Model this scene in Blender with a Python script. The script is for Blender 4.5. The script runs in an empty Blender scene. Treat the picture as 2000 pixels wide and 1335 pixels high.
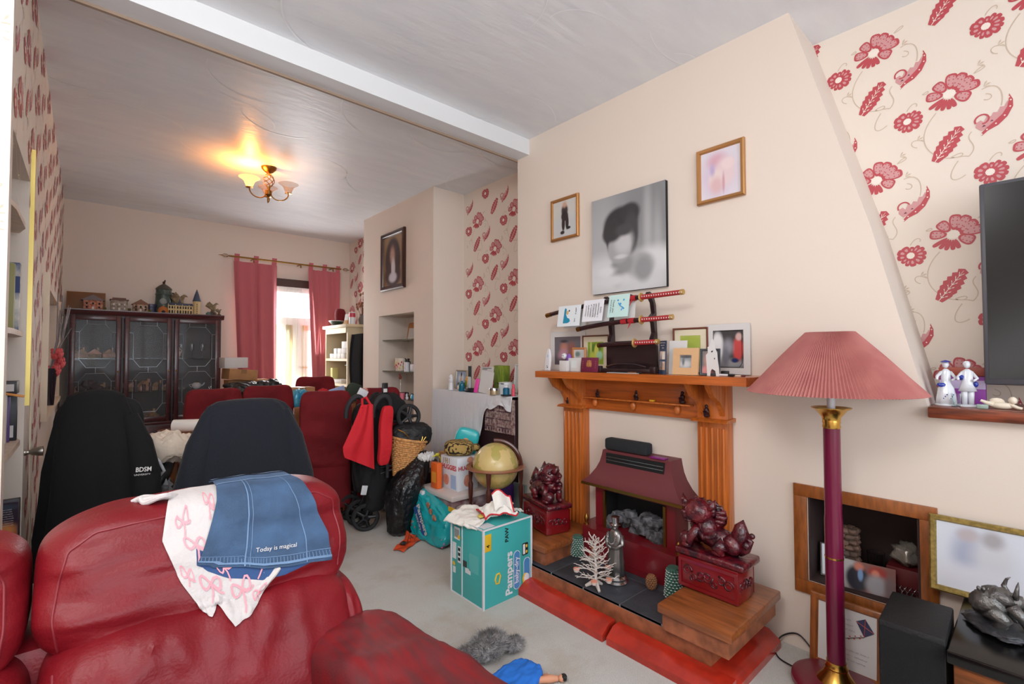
import bpy, bmesh, math, random
from mathutils import Vector, Matrix, noise, Euler
PI=math.pi
S=bpy.context.scene; COL=S.collection
# ---------------------------------------------------------------- camera, sky, lights, exposure
def cam():
    y,p,r=[math.radians(a) for a in (41.7908,1.6046,-0.1178)]
    f=Vector((math.sin(y)*math.cos(p),math.cos(y)*math.cos(p),math.sin(p)))
    r0=Vector((math.cos(y),-math.sin(y),0)); u0=r0.cross(f)
    rt=r0*math.cos(r)+u0*math.sin(r); up=-r0*math.sin(r)+u0*math.cos(r)
    m=Matrix((rt,up,-f)).transposed().to_4x4(); m.translation=Vector((0,0,1.19))
    c=bpy.data.cameras.new('camera'); c.lens=929.35/2000*36; c.sensor_width=36; c.clip_start=.02
    o=bpy.data.objects.new('camera',c); o.matrix_world=m; COL.objects.link(o); S.camera=o
cam()
S.view_settings.view_transform='Standard'; S.view_settings.look='None'; S.view_settings.gamma=1
S.view_settings.use_curve_mapping=False; S.view_settings.exposure=0.5
W=bpy.data.worlds.new('world'); S.world=W; W.use_nodes=True
W.node_tree.nodes['Background'].inputs[0].default_value=(.80,.90,1,1)
W.node_tree.nodes['Background'].inputs[1].default_value=3.5
def area(name,loc,tgt,sx,sy,e,col=(1,1,1),spread=180):
    l=bpy.data.lights.new(name,'AREA'); l.shape='RECTANGLE'; l.size=sx; l.size_y=sy; l.energy=e; l.color=col; l.spread=math.radians(spread)
    o=bpy.data.objects.new(name,l); o.location=loc; o.rotation_euler=(Vector(tgt)-Vector(loc)).to_track_quat('-Z','Y').to_euler(); COL.objects.link(o)
def point(name,loc,e,col,r=.03):
    l=bpy.data.lights.new(name,'POINT'); l.energy=e; l.color=col; l.shadow_soft_size=r
    o=bpy.data.objects.new(name,l); o.location=loc; COL.objects.link(o)
area('front_window_daylight',(-.2,-1.95,1.5),(.7,3.2,1.5),2.6,1.7,18,(.97,.99,1))
area('overhead_bounce_fill',(-.45,.6,2.6),(.9,2.2,0),1.1,1.0,32,(1,.99,.97))  # added overhead fill imitating flash bounced off the ceiling, no fitting here
area('upward_fill',(-.6,-.3,1.3),(-.3,.4,2.63),1.4,1.4,17,(.99,.99,1))  # added unseen fill aimed upward to brighten the ceiling, not a room lamp
area('garden_door_daylight',(1.8,5.88,1.1),(1.2,3,.9),.7,1.7,32,(.97,.985,1))
# ---------------------------------------------------------------- helpers
def lin(c): return tuple(((v/255)/12.92 if v/255<=.04045 else ((v/255+.055)/1.055)**2.4) for v in c)+(1,)
MC={}
def M(name,rgb,rough=.6,metal=0,bump=0,bs=60,var=0,vs=6,coat=0,spec=None,emit=0,trans=0,alpha=1,rgb2=None,stretch=None,sheen=0,bd=.01,soft=0):
    if name in MC: return MC[name]
    m=bpy.data.materials.new(name); m.use_nodes=True; nt=m.node_tree; N=nt.nodes; L=nt.links; b=N['Principled BSDF']; MC[name]=m
    if soft: m['soft']=1
    b.inputs['Base Color'].default_value=lin(rgb); b.inputs['Roughness'].default_value=rough; b.inputs['Metallic'].default_value=metal
    if coat: b.inputs['Coat Weight'].default_value=coat; b.inputs['Coat Roughness'].default_value=.12
    if spec is not None: b.inputs['Specular IOR Level'].default_value=spec
    if emit: b.inputs['Emission Color'].default_value=lin(rgb); b.inputs['Emission Strength'].default_value=emit
    if trans: b.inputs['Transmission Weight'].default_value=trans
    if sheen: b.inputs['Sheen Weight'].default_value=sheen
    b.inputs['Alpha'].default_value=alpha
    if var or bump or rgb2:
        tc=N.new('ShaderNodeTexCoord'); mp=N.new('ShaderNodeMapping'); L.new(tc.outputs['Object'],mp.inputs[0])
        if stretch: mp.inputs['Scale'].default_value=stretch
    if var or rgb2:
        n=N.new('ShaderNodeTexNoise'); n.inputs['Scale'].default_value=vs; n.inputs['Detail'].default_value=5; L.new(mp.outputs[0],n.inputs[0])
        r=N.new('ShaderNodeValToRGB'); L.new(n.outputs[0],r.inputs[0])
        if rgb2: a,c=lin(rgb),lin(rgb2)
        else: a=lin([max(0,v*(1-var)) for v in rgb]); c=lin([min(255,v*(1+var)) for v in rgb])
        r.color_ramp.elements[0].position=.36; r.color_ramp.elements[1].position=.64
        r.color_ramp.elements[0].color=a; r.color_ramp.elements[1].color=c; L.new(r.outputs[0],b.inputs['Base Color'])
    if bump:
        n2=N.new('ShaderNodeTexNoise'); n2.inputs['Scale'].default_value=bs; n2.inputs['Detail'].default_value=4; L.new(mp.outputs[0],n2.inputs[0])
        bp=N.new('ShaderNodeBump'); bp.inputs['Strength'].default_value=min(1,bump); bp.inputs['Distance'].default_value=bd; L.new(n2.outputs[0],bp.inputs['Height']); L.new(bp.outputs[0],b.inputs['Normal'])
    return m
def PIC(name,bg,blobs,rough=.35,ax=(0,2)):
    """soft-edged picture: blobs (cx,cy,rx,ry,rgb,soft) in 0..1 of the picture"""
    m=bpy.data.materials.new(name); m.use_nodes=True; nt=m.node_tree; N=nt.nodes; L=nt.links; b=N['Principled BSDF']; b.inputs['Roughness'].default_value=rough
    tc=N.new('ShaderNodeTexCoord'); sp=N.new('ShaderNodeSeparateXYZ'); L.new(tc.outputs['Generated'],sp.inputs[0])
    def mth(op,a,v):
        n=N.new('ShaderNodeMath'); n.operation=op
        for i,x in enumerate((a,v)):
            if x is None: continue
            if isinstance(x,(int,float)): n.inputs[i].default_value=x
            else: L.new(x,n.inputs[i])
        return n.outputs[0]
    cur=None
    for cx,cy,rx,ry,c,soft in blobs:
        dx=mth('MULTIPLY',mth('SUBTRACT',sp.outputs[ax[0]],cx),1/rx); dy=mth('MULTIPLY',mth('SUBTRACT',sp.outputs[ax[1]],cy),1/ry)
        d=mth('SQRT',mth('ADD',mth('MULTIPLY',dx,dx),mth('MULTIPLY',dy,dy)),0)
        mr=N.new('ShaderNodeMapRange'); mr.interpolation_type='SMOOTHSTEP'; L.new(d,mr.inputs[0]); mr.inputs[1].default_value=1+soft; mr.inputs[2].default_value=max(0,1-soft); mr.inputs[3].default_value=0; mr.inputs[4].default_value=1
        mx=N.new('ShaderNodeMix'); mx.data_type='RGBA'; L.new(mr.outputs[0],mx.inputs[0])
        if cur is None: mx.inputs[6].default_value=lin(bg)
        else: L.new(cur,mx.inputs[6])
        mx.inputs[7].default_value=lin(c); cur=mx.outputs[2]
    if cur is not None: L.new(cur,b.inputs['Base Color'])
    else: b.inputs['Base Color'].default_value=lin(bg)
    return m
def fb(x,y,z,o=3,seed=0): return noise.fractal(Vector((x+seed*7.3,y-seed*3.1,z+seed)),1.0,2.0,o)
class MB:
    def __init__(s): s.v=[]; s.f=[]; s.m=[]; s.sm=[]
    def add(s,vs,fs,m=0,sm=True):
        o=len(s.v); s.v+= [tuple(v) for v in vs]; s.f+=[tuple(i+o for i in f) for f in fs]; s.m+=[m]*len(fs); s.sm+=[sm]*len(fs); return s
    def box(s,x0,x1,y0,y1,z0,z1,m=0,T=None):
        if x0>x1:x0,x1=x1,x0
        if y0>y1:y0,y1=y1,y0
        if z0>z1:z0,z1=z1,z0
        v=[Vector((x,y,z)) for z in(z0,z1) for y in(y0,y1) for x in(x0,x1)]
        if T: v=[T@p for p in v]
        return s.add(v,[(0,2,3,1),(4,5,7,6),(0,1,5,4),(2,6,7,3),(0,4,6,2),(1,3,7,5)],m,False)
    def ob(s,c,sz,rot=(0,0,0),m=0):
        T=Matrix.Translation(c)@Euler(rot).to_matrix().to_4x4(); a,b,d=[q/2 for q in sz]
        return s.box(-a,a,-b,b,-d,d,m,T)
    def rb(s,x0,x1,y0,y1,z0,z1,r=.01,m=0,T=None,seg=2):
        bm=bmesh.new(); bmesh.ops.create_cube(bm,size=1)
        for v in bm.verts: v.co=Vector((x0+(v.co.x+.5)*(x1-x0),y0+(v.co.y+.5)*(y1-y0),z0+(v.co.z+.5)*(z1-z0)))
        bmesh.ops.bevel(bm,geom=bm.edges[:],offset=r,segments=seg,affect='EDGES',profile=.5)
        return s.bm(bm,m,T)
    def bm(s,bm,m=0,T=None,sm=True):
        bm.verts.index_update(); s.add([(T@v.co if T else v.co) for v in bm.verts],[tuple(v.index for v in f.verts) for f in bm.faces],m,sm); bm.free(); return s
    def tube(s,pts,r,seg=8,m=0,cap=True,closed=False):
        pts=[Vector(p) for p in pts]; n=len(pts); rs=r if isinstance(r,(list,tuple)) else [r]*n
        vs=[]; fs=[]; up=None
        for i,p in enumerate(pts):
            a=pts[(i-1)%n] if (closed or i>0) else p; b=pts[(i+1)%n] if (closed or i<n-1) else p
            t=(b-a); t=t.normalized() if t.length>1e-9 else Vector((0,0,1))
            if up is None: up=t.orthogonal().normalized()
            u=(up-t*up.dot(t)); u=u.normalized() if u.length>1e-6 else t.orthogonal().normalized(); up=u; w=t.cross(u)
            for k in range(seg): q=2*PI*k/seg; vs.append(p+(u*math.cos(q)+w*math.sin(q))*rs[i])
        for i in range(n if closed else n-1):
            for k in range(seg):
                a=i*seg+k; b=i*seg+(k+1)%seg; j=(i+1)%n; c=j*seg+(k+1)%seg; d=j*seg+k; fs.append((a,b,c,d))
        if cap and not closed: fs.append(tuple(reversed(range(seg)))); fs.append(tuple((n-1)*seg+k for k in range(seg)))
        return s.add(vs,fs,m)
    def cyl(s,a,b,r,r2=None,seg=16,m=0): return s.tube([a,b],[r,r if r2 is None else r2],seg,m)
    def lathe(s,prof,c=(0,0,0),seg=24,m=0,flute=None,T=None,cap=True):
        vs=[];fs=[];n=len(prof)
        for r,z in prof:
            for k in range(seg):
                q=2*PI*k/seg; rr=r*(1+(flute[0]*math.cos(flute[1]*q) if flute else 0)); p=Vector((c[0]+rr*math.cos(q),c[1]+rr*math.sin(q),c[2]+z)); vs.append(T@p if T else p)
        for i in range(n-1):
            for k in range(seg): fs.append((i*seg+k,i*seg+(k+1)%seg,(i+1)*seg+(k+1)%seg,(i+1)*seg+k))
        if cap:
            if prof[0][0]>1e-4: fs.append(tuple(reversed(range(seg))))
            if prof[-1][0]>1e-4: fs.append(tuple((n-1)*seg+k for k in range(seg)))
        return s.add(vs,fs,m)
    def stube(s,P,r,seg=10,m=0,n=6): return s.tube(spl(P,n),rsp(r,n) if isinstance(r,(list,tuple)) else r,seg,m)
    def blob(s,c,r,nz=0,fr=4,seg=16,m=0,seed=0,T=None,e=2):
        """super-ellipsoid with noise; r=(rx,ry,rz)"""
        if not isinstance(r,(list,tuple)): r=(r,r,r)
        vs=[];fs=[];h=max(4,seg//2)
        for i in range(h+1):
            ph=PI*i/h
            for k in range(seg):
                q=2*PI*k/seg; d=Vector((math.sin(ph)*math.cos(q),math.sin(ph)*math.sin(q),math.cos(ph)))
                if e!=2: d=d/((abs(d.x)**e+abs(d.y)**e+abs(d.z)**e)**(1/e))
                g=1+nz*fb(d.x*fr,d.y*fr,d.z*fr,2,seed) if nz else 1
                p=Vector((d.x*r[0]*g,d.y*r[1]*g,d.z*r[2]*g)); p=(T@p if T else p)+Vector(c); vs.append(p)
        for i in range(h):
            for k in range(seg): fs.append((i*seg+k,(i+1)*seg+k,(i+1)*seg+(k+1)%seg,i*seg+(k+1)%seg))
        return s.add(vs,fs,m)
    def cush(s,c,sz,e=4,n=20,disp=None,m=0,T=None):
        """puffy rounded block from a subdivided cube"""
        bm=bmesh.new(); bmesh.ops.create_cube(bm,size=2); bmesh.ops.subdivide_edges(bm,edges=bm.edges[:],cuts=n,use_grid_fill=True)
        for v in bm.verts:
            p=v.co; q=p/((abs(p.x)**e+abs(p.y)**e+abs(p.z)**e)**(1/e)); w=Vector((q.x*sz[0]/2,q.y*sz[1]/2,q.z*sz[2]/2))
            if disp: w=disp(q,w)
            w=w+Vector(c); v.co=T@w if T else w
        return s.bm(bm,m)
    def loft(s,secs,seg=32,m=0,cap=True,fn=None,T=None):
        """secs: (cx,cy,z,rx,ry,e)"""
        vs=[];fs=[];n=len(secs)
        for i,(cx,cy,z,rx,ry,e) in enumerate(secs):
            for k in range(seg):
                q=2*PI*k/seg; a,b=math.cos(q),math.sin(q); d=(abs(a)**e+abs(b)**e)**(-1/e)
                g=fn(i/(n-1),q) if fn else 1
                p=Vector((cx+a*d*rx*g,cy+b*d*ry*g,z)); vs.append(T@p if T else p)
        for i in range(n-1):
            for k in range(seg): fs.append((i*seg+k,i*seg+(k+1)%seg,(i+1)*seg+(k+1)%seg,(i+1)*seg+k))
        if cap: fs.append(tuple(reversed(range(seg)))); fs.append(tuple((n-1)*seg+k for k in range(seg)))
        return s.add(vs,fs,m)
    def grid(s,f,nu=10,nv=10,m=0,th=0):
        vs=[Vector(f(i/nu,j/nv)) for j in range(nv+1) for i in range(nu+1)]; w=nu+1
        fs=[(j*w+i,j*w+i+1,(j+1)*w+i+1,(j+1)*w+i) for j in range(nv) for i in range(nu)]
        if th:
            ns=[Vector() for _ in vs]
            for a,b,c,d in fs:
                k=(vs[c]-vs[a]).cross(vs[d]-vs[b])
                for i in (a,b,c,d): ns[i]+=k
            o=len(vs); vs+= [vs[i]-(ns[i].normalized() if ns[i].length>0 else Vector((0,0,1)))*th for i in range(o)]
            fs+= [tuple(i+o for i in reversed(f)) for f in fs]
            bd=list(range(w))+[j*w+nu for j in range(1,nv+1)]+[nv*w+i for i in range(nu-1,-1,-1)]+[j*w for j in range(nv-1,0,-1)]
            for q in range(len(bd)): a,b=bd[q],bd[(q+1)%len(bd)]; fs.append((b,a,a+o,b+o))
        return s.add(vs,fs,m)
    def poly(s,pts,m=0): return s.add(pts,[tuple(range(len(pts)))],m,False)
    def flat(s,pts2,o,u,v,m=0):
        o,u,v=Vector(o),Vector(u),Vector(v); return s.poly([o+u*a+v*b for a,b in pts2],m)
    def extr(s,pts2,o,u,v,d,m=0):
        o,u,v,d=Vector(o),Vector(u),Vector(v),Vector(d); n=len(pts2); a=[o+u*x+v*y for x,y in pts2]; b=[p+d for p in a]
        return s.add(a+b,[tuple(range(n)),tuple(reversed(range(n,2*n)))]+[(i,i+n,(i+1)%n+n,(i+1)%n) for i in range(n)],m,False)
    def text(s,t,o,u,v,size,m=0,off=.0006,bold=0,align='CENTER',sx=1):
        cu=bpy.data.curves.new('t','FONT'); cu.body=t; cu.size=1; cu.align_x=align; cu.align_y='CENTER'; cu.offset=bold; cu.resolution_u=3
        ob=bpy.data.objects.new('t',cu); me=ob.to_mesh()
        o,u,v=Vector(o),Vector(u).normalized(),Vector(v).normalized(); n=u.cross(v)
        if me and len(me.polygons): s.add([o+n*off+u*(w.co.x*size*sx)+v*(w.co.y*size) for w in me.vertices],[tuple(p.vertices) for p in me.polygons],m,False)
        ob.to_mesh_clear(); bpy.data.objects.remove(ob); bpy.data.curves.remove(cu); return s
    def scrib(s,o,u,v,l,h,m=0,off=.0006,seed=1,w=.12):
        o,u,v=Vector(o),Vector(u).normalized(),Vector(v).normalized(); n=u.cross(v)*off; r=random.Random(seed); x=-l/2; P=[]; k=0
        while x<l/2: P.append(Vector((x,(h*.5 if k%2 else -h*.5)*r.uniform(.4,1),0))); x+=h*r.uniform(.25,.5); k+=1
        for a,b in zip(P,P[1:]):
            if r.random()<.12: continue
            q=Vector((h*w,0,0)); s.poly([o+n+u*c.x+v*c.y for c in (a-q,a+q,b+q,b-q)],m)
        return s
    def xf(s,T):
        s.v=[tuple(T@Vector(v)) for v in s.v]; return s
    def build(s,name,mats,parent=None,loc=(0,0,0),rot=(0,0,0),ang=40,world=False):
        if isinstance(mats,bpy.types.Material) and mats.get('soft'): ang=180
        if not isinstance(mats,(list,tuple)): mats=[mats]
        me=bpy.data.meshes.new(name); vs=s.v
        if world and parent is not None:
            q=parent.matrix_basis.inverted(); p=parent.parent
            if p is not None: q=q@p.matrix_basis.inverted()
            vs=[tuple(q@Vector(v)) for v in vs]
        me.from_pydata(vs,[],s.f)
        for k in mats: me.materials.append(k)
        me.polygons.foreach_set('material_index',s.m); me.polygons.foreach_set('use_smooth',s.sm); me.update()
        try: me.set_sharp_from_angle(angle=math.radians(ang))
        except Exception: pass
        o=bpy.data.objects.new(name,me); COL.objects.link(o); o.location=loc; o.rotation_euler=rot
        if parent is not None: o.parent=parent
        return o
def spl(P,n=6):
    P=[Vector(p) for p in P]; Q=[P[0]]+P+[P[-1]]; R=[]
    for i in range(1,len(Q)-2):
        a,b,c,d=Q[i-1:i+3]
        for k in range(n): t=k/n; R.append(.5*((2*b)+(c-a)*t+(2*a-5*b+4*c-d)*t*t+(3*b-a-3*c+d)*t**3))
    R.append(P[-1]); return R
def rsp(L,n=6): return [L[i]+(L[i+1]-L[i])*k/n for i in range(len(L)-1) for k in range(n)]+[L[-1]]
def tag(o,label,cat,group=None,kind=None):
    o['label']=label; o['category']=cat
    if group: o['group']=group
    if kind: o['kind']=kind
    return o
def thing(name,label,cat,loc=(0,0,0),rot=(0,0,0),group=None,sc=1):
    o=bpy.data.objects.new(name,None); o.empty_display_size=.05; COL.objects.link(o); o.location=loc
    o.rotation_euler=rot if isinstance(rot,(tuple,list)) else (0,0,rot); o.scale=(sc,sc,sc)
    bpy.context.view_layer  # keep
    o.matrix_basis=Matrix.LocRotScale(Vector(loc),Euler(o.rotation_euler),Vector((sc,sc,sc)))
    return tag(o,label,cat,group)
def struct(o): o['kind']='structure'; return o
def dup(root,label=None,loc=None,rot=None,group=None):
    def cp(o,p):
        c=o.copy(); COL.objects.link(c); c.parent=p
        for ch in list(o.children): cp(ch,c)
        return c
    r=cp(root,None)
    if loc is not None: r.location=loc
    if rot is not None: r.rotation_euler=rot if isinstance(rot,(tuple,list)) else (0,0,rot)
    if label: r['label']=label
    if group: r['group']=group
    return r
def sub(o,name,mb,mats,**k): return mb.build(name,mats,o,**k)
# ---------------------------------------------------------------- shell
m_wall=M('peach_paint',(227,212,199),.75,bump=.05,bs=240)
m_paper=M('wallpaper_ground',(230,217,204),.6,bump=.04,bs=300)
m_ceil=M('ceiling_plaster',(224,226,231),.42,bump=.3,bs=7,stretch=(1,4,1),rgb2=(230,232,235),vs=3)
m_ridge=M('plaster_ridge',(240,241,243),.3)
m_beam=M('beam_paint',(218,219,221),.55)
m_white=M('white_gloss',(232,228,220),.35)
m_cream=M('cream_paint',(232,214,190),.55)
R3=MB().box(-2.05,2.65,-2.1,6.1,-.1,0)
m_carpet=M('carpet',(228,221,211),.95,bump=.9,bs=420,rgb2=(240,236,230),vs=1.6,sheen=.2)
def carpet_stains():
    nt=m_carpet.node_tree;N=nt.nodes;L=nt.links;b=N['Principled BSDF'];cur=b.inputs['Base Color'].links[0].from_socket
    tc=N.new('ShaderNodeTexCoord')
    n=N.new('ShaderNodeTexNoise');n.inputs['Scale'].default_value=2.6;n.inputs['Detail'].default_value=6;n.inputs['Roughness'].default_value=.65;L.new(tc.outputs['Object'],n.inputs[0])
    r=N.new('ShaderNodeMapRange');L.new(n.outputs[0],r.inputs[0]);r.inputs[1].default_value=.5;r.inputs[2].default_value=.72;r.inputs[4].default_value=.5
    mx=N.new('ShaderNodeMix');mx.data_type='RGBA';L.new(r.outputs[0],mx.inputs[0]);L.new(cur,mx.inputs[6]);mx.inputs[7].default_value=lin((196,174,140))
    n3=N.new('ShaderNodeTexNoise');n3.inputs['Scale'].default_value=260;L.new(tc.outputs['Object'],n3.inputs[0])
    r3=N.new('ShaderNodeMapRange');L.new(n3.outputs[0],r3.inputs[0]);r3.inputs[1].default_value=.3;r3.inputs[2].default_value=.7;r3.inputs[3].default_value=.88;r3.inputs[4].default_value=1.1
    m2=N.new('ShaderNodeMix');m2.data_type='RGBA';m2.blend_type='MULTIPLY';m2.inputs[0].default_value=1;L.new(mx.outputs[2],m2.inputs[6]);L.new(r3.outputs[0],m2.inputs[7]);L.new(m2.outputs[2],b.inputs['Base Color'])
carpet_stains()
struct(R3.build('floor',m_carpet))
# ceiling with trowelled arcs
rnd=random.Random(5); c=MB().box(-2.05,2.65,-2.1,6.1,2.63,2.75)
def arc(mb,cx,cy,r,a0,a1,w=.0035,zz=2.6285,sq=1,th=0):
    n=22; P=[]; Q=[]
    for i in range(n+1):
        a=a0+(a1-a0)*i/n; ww=w*math.sin(PI*i/n)**.5+.0004
        for (L_,rr) in ((P,r-ww),(Q,r+ww)):
            x,y=rr*math.cos(a),rr*sq*math.sin(a); L_.append(Vector((cx+x*math.cos(th)-y*math.sin(th),cy+x*math.sin(th)+y*math.cos(th),zz)))
    mb.add(P+Q,[(i,i+1,n+2+i,n+1+i) for i in range(n)],1)
for gy in range(14):
    for gx in range(9):
        x=-1.9+gx*.52+rnd.uniform(-.1,.1)+(.25 if gy%2 else 0); y=-1.9+gy*.56+rnd.uniform(-.12,.12); a=rnd.uniform(-.3,.9)+(PI if rnd.random()<.35 else 0)
        arc(c,x,y,rnd.uniform(.24,.42),a,a+rnd.uniform(1.3,2.6),rnd.uniform(.002,.0045),sq=rnd.uniform(.5,1),th=rnd.uniform(0,1))
struct(c.build('ceiling',[m_ceil,m_ridge]))
struct(MB().box(-.2,2.2,2.263,2.377,2.526,2.64).build('trim_1',m_beam))
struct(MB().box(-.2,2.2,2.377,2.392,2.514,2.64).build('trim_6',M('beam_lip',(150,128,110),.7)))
# back-room side of the beam casing
# right wall plane X=2.5 (alcoves) with floral paper
CN=[0]
def motif_big(mb,o,k=1,sc=1,B=1):
    # o: (y,z) ; u=-Y
    def P(pts,m,dx): CN[0]=(CN[0]+1)%24; mb.poly([(X0-dx-CN[0]*1.5e-5,o[0]-k*sc*a,o[1]+sc*b) for a,b in pts],m)
    def petal(ang,l0,l1,w,inner=True):
        ca,sa=math.cos(ang),math.sin(ang); out=[]
        for t in range(13):
            q=t/12; a=l0+(l1-l0)*(.5-.5*math.cos(PI*q)); wd=w*math.sin(PI*min(1,q*1.0))**.7*(.45+.75*q); out.append((a,wd))
        pl=[(a,wd) for a,wd in out]+[(a,-wd) for a,wd in reversed(out[1:-1])]
        P([(a*ca-b*sa,a*sa+b*ca) for a,b in pl],1,.0010)
        if inner:
            mid=(l0+l1)/2+.003; pi=[(mid+(a-mid)*.72,b*.72) for a,b in pl]; P([(a*ca-b*sa,a*sa+b*ca) for a,b in pi],2,.0014)
            for q in (.35,.6,.8):
                a=l0+(l1-l0)*q; z=.0028
                for s_ in (-1,1): P([(x*ca-y*sa,x*sa+y*ca) for x,y in ((a-z,s_*w*.3),(a,s_*w*.3-z),(a+z,s_*w*.3),(a,s_*w*.3+z))],1,.0018)
    for a,l,w in ((PI*.95,.07,.021),(PI*.70,.068,.022),(PI*.46,.078,.021),(PI*.31,.08,.020),(PI*.17,.080,.019),(0.04*PI,.088,.021),(-PI*.17,.068,.023)): petal(a,.018,l,w)
    for a,l in ((-PI*.82,.072),(-PI*.72,.064),(-PI*.62,.062),(-PI*.51,.06),(-PI*.41,.058)): petal(a,.02,l,.0085,False)
    P([(.019*math.cos(2*PI*i/14),.017*math.sin(2*PI*i/14)) for i in range(14)],4,.0014)
def motif_small(mb,o,k=1,sc=1):
    def P(pts,m,dx): CN[0]=(CN[0]+1)%24; mb.poly([(X0-dx-CN[0]*1.5e-5,o[0]-k*sc*a,o[1]+sc*b) for a,b in pts],m)
    for i,(a,l,w) in enumerate(((.1,.05,.012),(.55,.05,.011),(.95,.046,.009),(1.4,.036,.009),(2.1,.042,.016),(2.7,.046,.016),(3.3,.044,.014),(3.9,.04,.009),(4.4,.044,.009),(4.9,.046,.013),(5.5,.05,.014),(5.95,.05,.011))):
        ca,sa=math.cos(a),math.sin(a); pl=[]
        for t in range(11):
            q=t/10; pl.append((.012+(l-.012)*(.5-.5*math.cos(PI*q)),w*math.sin(PI*q)**.7*(.5+.6*q)))
        pl=pl+[(x,-y) for x,y in reversed(pl[1:-1])]
        P([(x*ca-y*sa,x*sa+y*ca) for x,y in pl],1,.0010)
        P([(x*ca-y*sa,x*sa+y*ca) for x,y in [(.6*l+(q[0]-.6*l)*.4,q[1]*.4) for q in pl]],2,.0014)
    P([(.013*math.cos(2*PI*i/12),.013*math.sin(2*PI*i/12)) for i in range(12)],4,.0014)
def motif_leaf(mb,o,k=1,sc=1):
    def P(pts,m,dx): CN[0]=(CN[0]+1)%24; mb.poly([(X0-dx-CN[0]*1.5e-5,o[0]-k*sc*a,o[1]+sc*b) for a,b in pts],m)
    an=.98; ca,sa=math.cos(an),math.sin(an); L_=.14
    def R(x,y): x-=L_/2; return (x*ca-y*sa,x*sa+y*ca)
    n=7; pl=[]
    for i in range(n+1):
        q=i/n; w=.028*math.sin(PI*(.12+.88*q))**.7
        pl.append((q*L_,w*.88)); 
        if i<n: pl.append((q*L_+.012,w+.003))
    P([R(x,y) for x,y in pl]+[R(x,-y) for x,y in reversed(pl)],1,.0010)
    P([R(0,.0012),R(L_*.95,.0005),R(L_*.95,-.0005),R(0,-.0012)],4,.0014)
    for i in range(6):
        a=.012+i*.019
        for s_ in (-1,1):
            P([R(a,0),R(a+.014,s_*.013*(1-i*.08)),R(a+.018,s_*.013*(1-i*.08)),R(a+.0035,0)],4,.0014)
            P([R(a+.007,s_*.004),R(a+.011,s_*.007),R(a+.009,s_*.009)],3,.0016)
def motif_pais(mb,o,k=1,sc=1):
    def P(pts,m,dx): CN[0]=(CN[0]+1)%24; mb.poly([(X0-dx-CN[0]*1.5e-5,o[0]-k*sc*a,o[1]+sc*b) for a,b in pts],m)
    C_=[(-.042,-.052),(-.012,-.034),(.022,-.008),(.038,.024),(.036,.055)]; I_=[(-.046,-.046),(-.02,-.018),(.004,.004),(.022,.026),(.034,.054)]
    # crescent outer band and inner lace
    out=[(-.036,-.066),(-.02,-.052),(.008,-.04),(.032,-.016),(.047,.016),(.047,.042),(.038,.066)]; inn=[(.036,.04),(.032,.02),(.018,-.004),(-.004,-.024),(-.024,-.04),(-.036,-.054)]
    P(out+inn,1,.0010)
    for i in range(7):
        q=i/6; a=out[min(6,i)]; b=inn[max(0,5-i)] if i<6 else inn[0]; x=(a[0]+b[0])/2; y=(a[1]+b[1])/2; z=.003
        P([(x-z,y),(x,y-z),(x+z,y),(x,y+z)],4,.0014)
    lace=[(-.036,-.048),(-.052,-.03),(-.05,-.012),(-.038,-.006),(-.03,-.016),(-.022,.002),(-.01,.0),(-.004,.012),(.008,.008),(.014,.026),(.024,.024),(.034,.042),(.034,.022),(.016,-.006),(-.006,-.026)]
    P(lace,2,.0012); P([(-.036,-.034),(-.03,-.026),(-.024,-.032)],3,.0015); P([(-.014,-.02),(-.008,-.014),(-.004,-.02)],3,.0015)
    for r,w in ((.02,.0028),):
        n=16; A=[];B=[]
        for i in range(n+1):
            t=i/n; a=PI*1.15-t*PI*1.9; rr=r*(1-.55*max(0,t-.4)); A.append((-.034+(rr+w)*math.cos(a),-.006+(rr+w)*math.sin(a))); B.append((-.034+(rr-w)*math.cos(a),-.006+(rr-w)*math.sin(a)))
        for i in range(n): P([A[i],A[i+1],B[i+1],B[i]],1,.0012)
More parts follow.
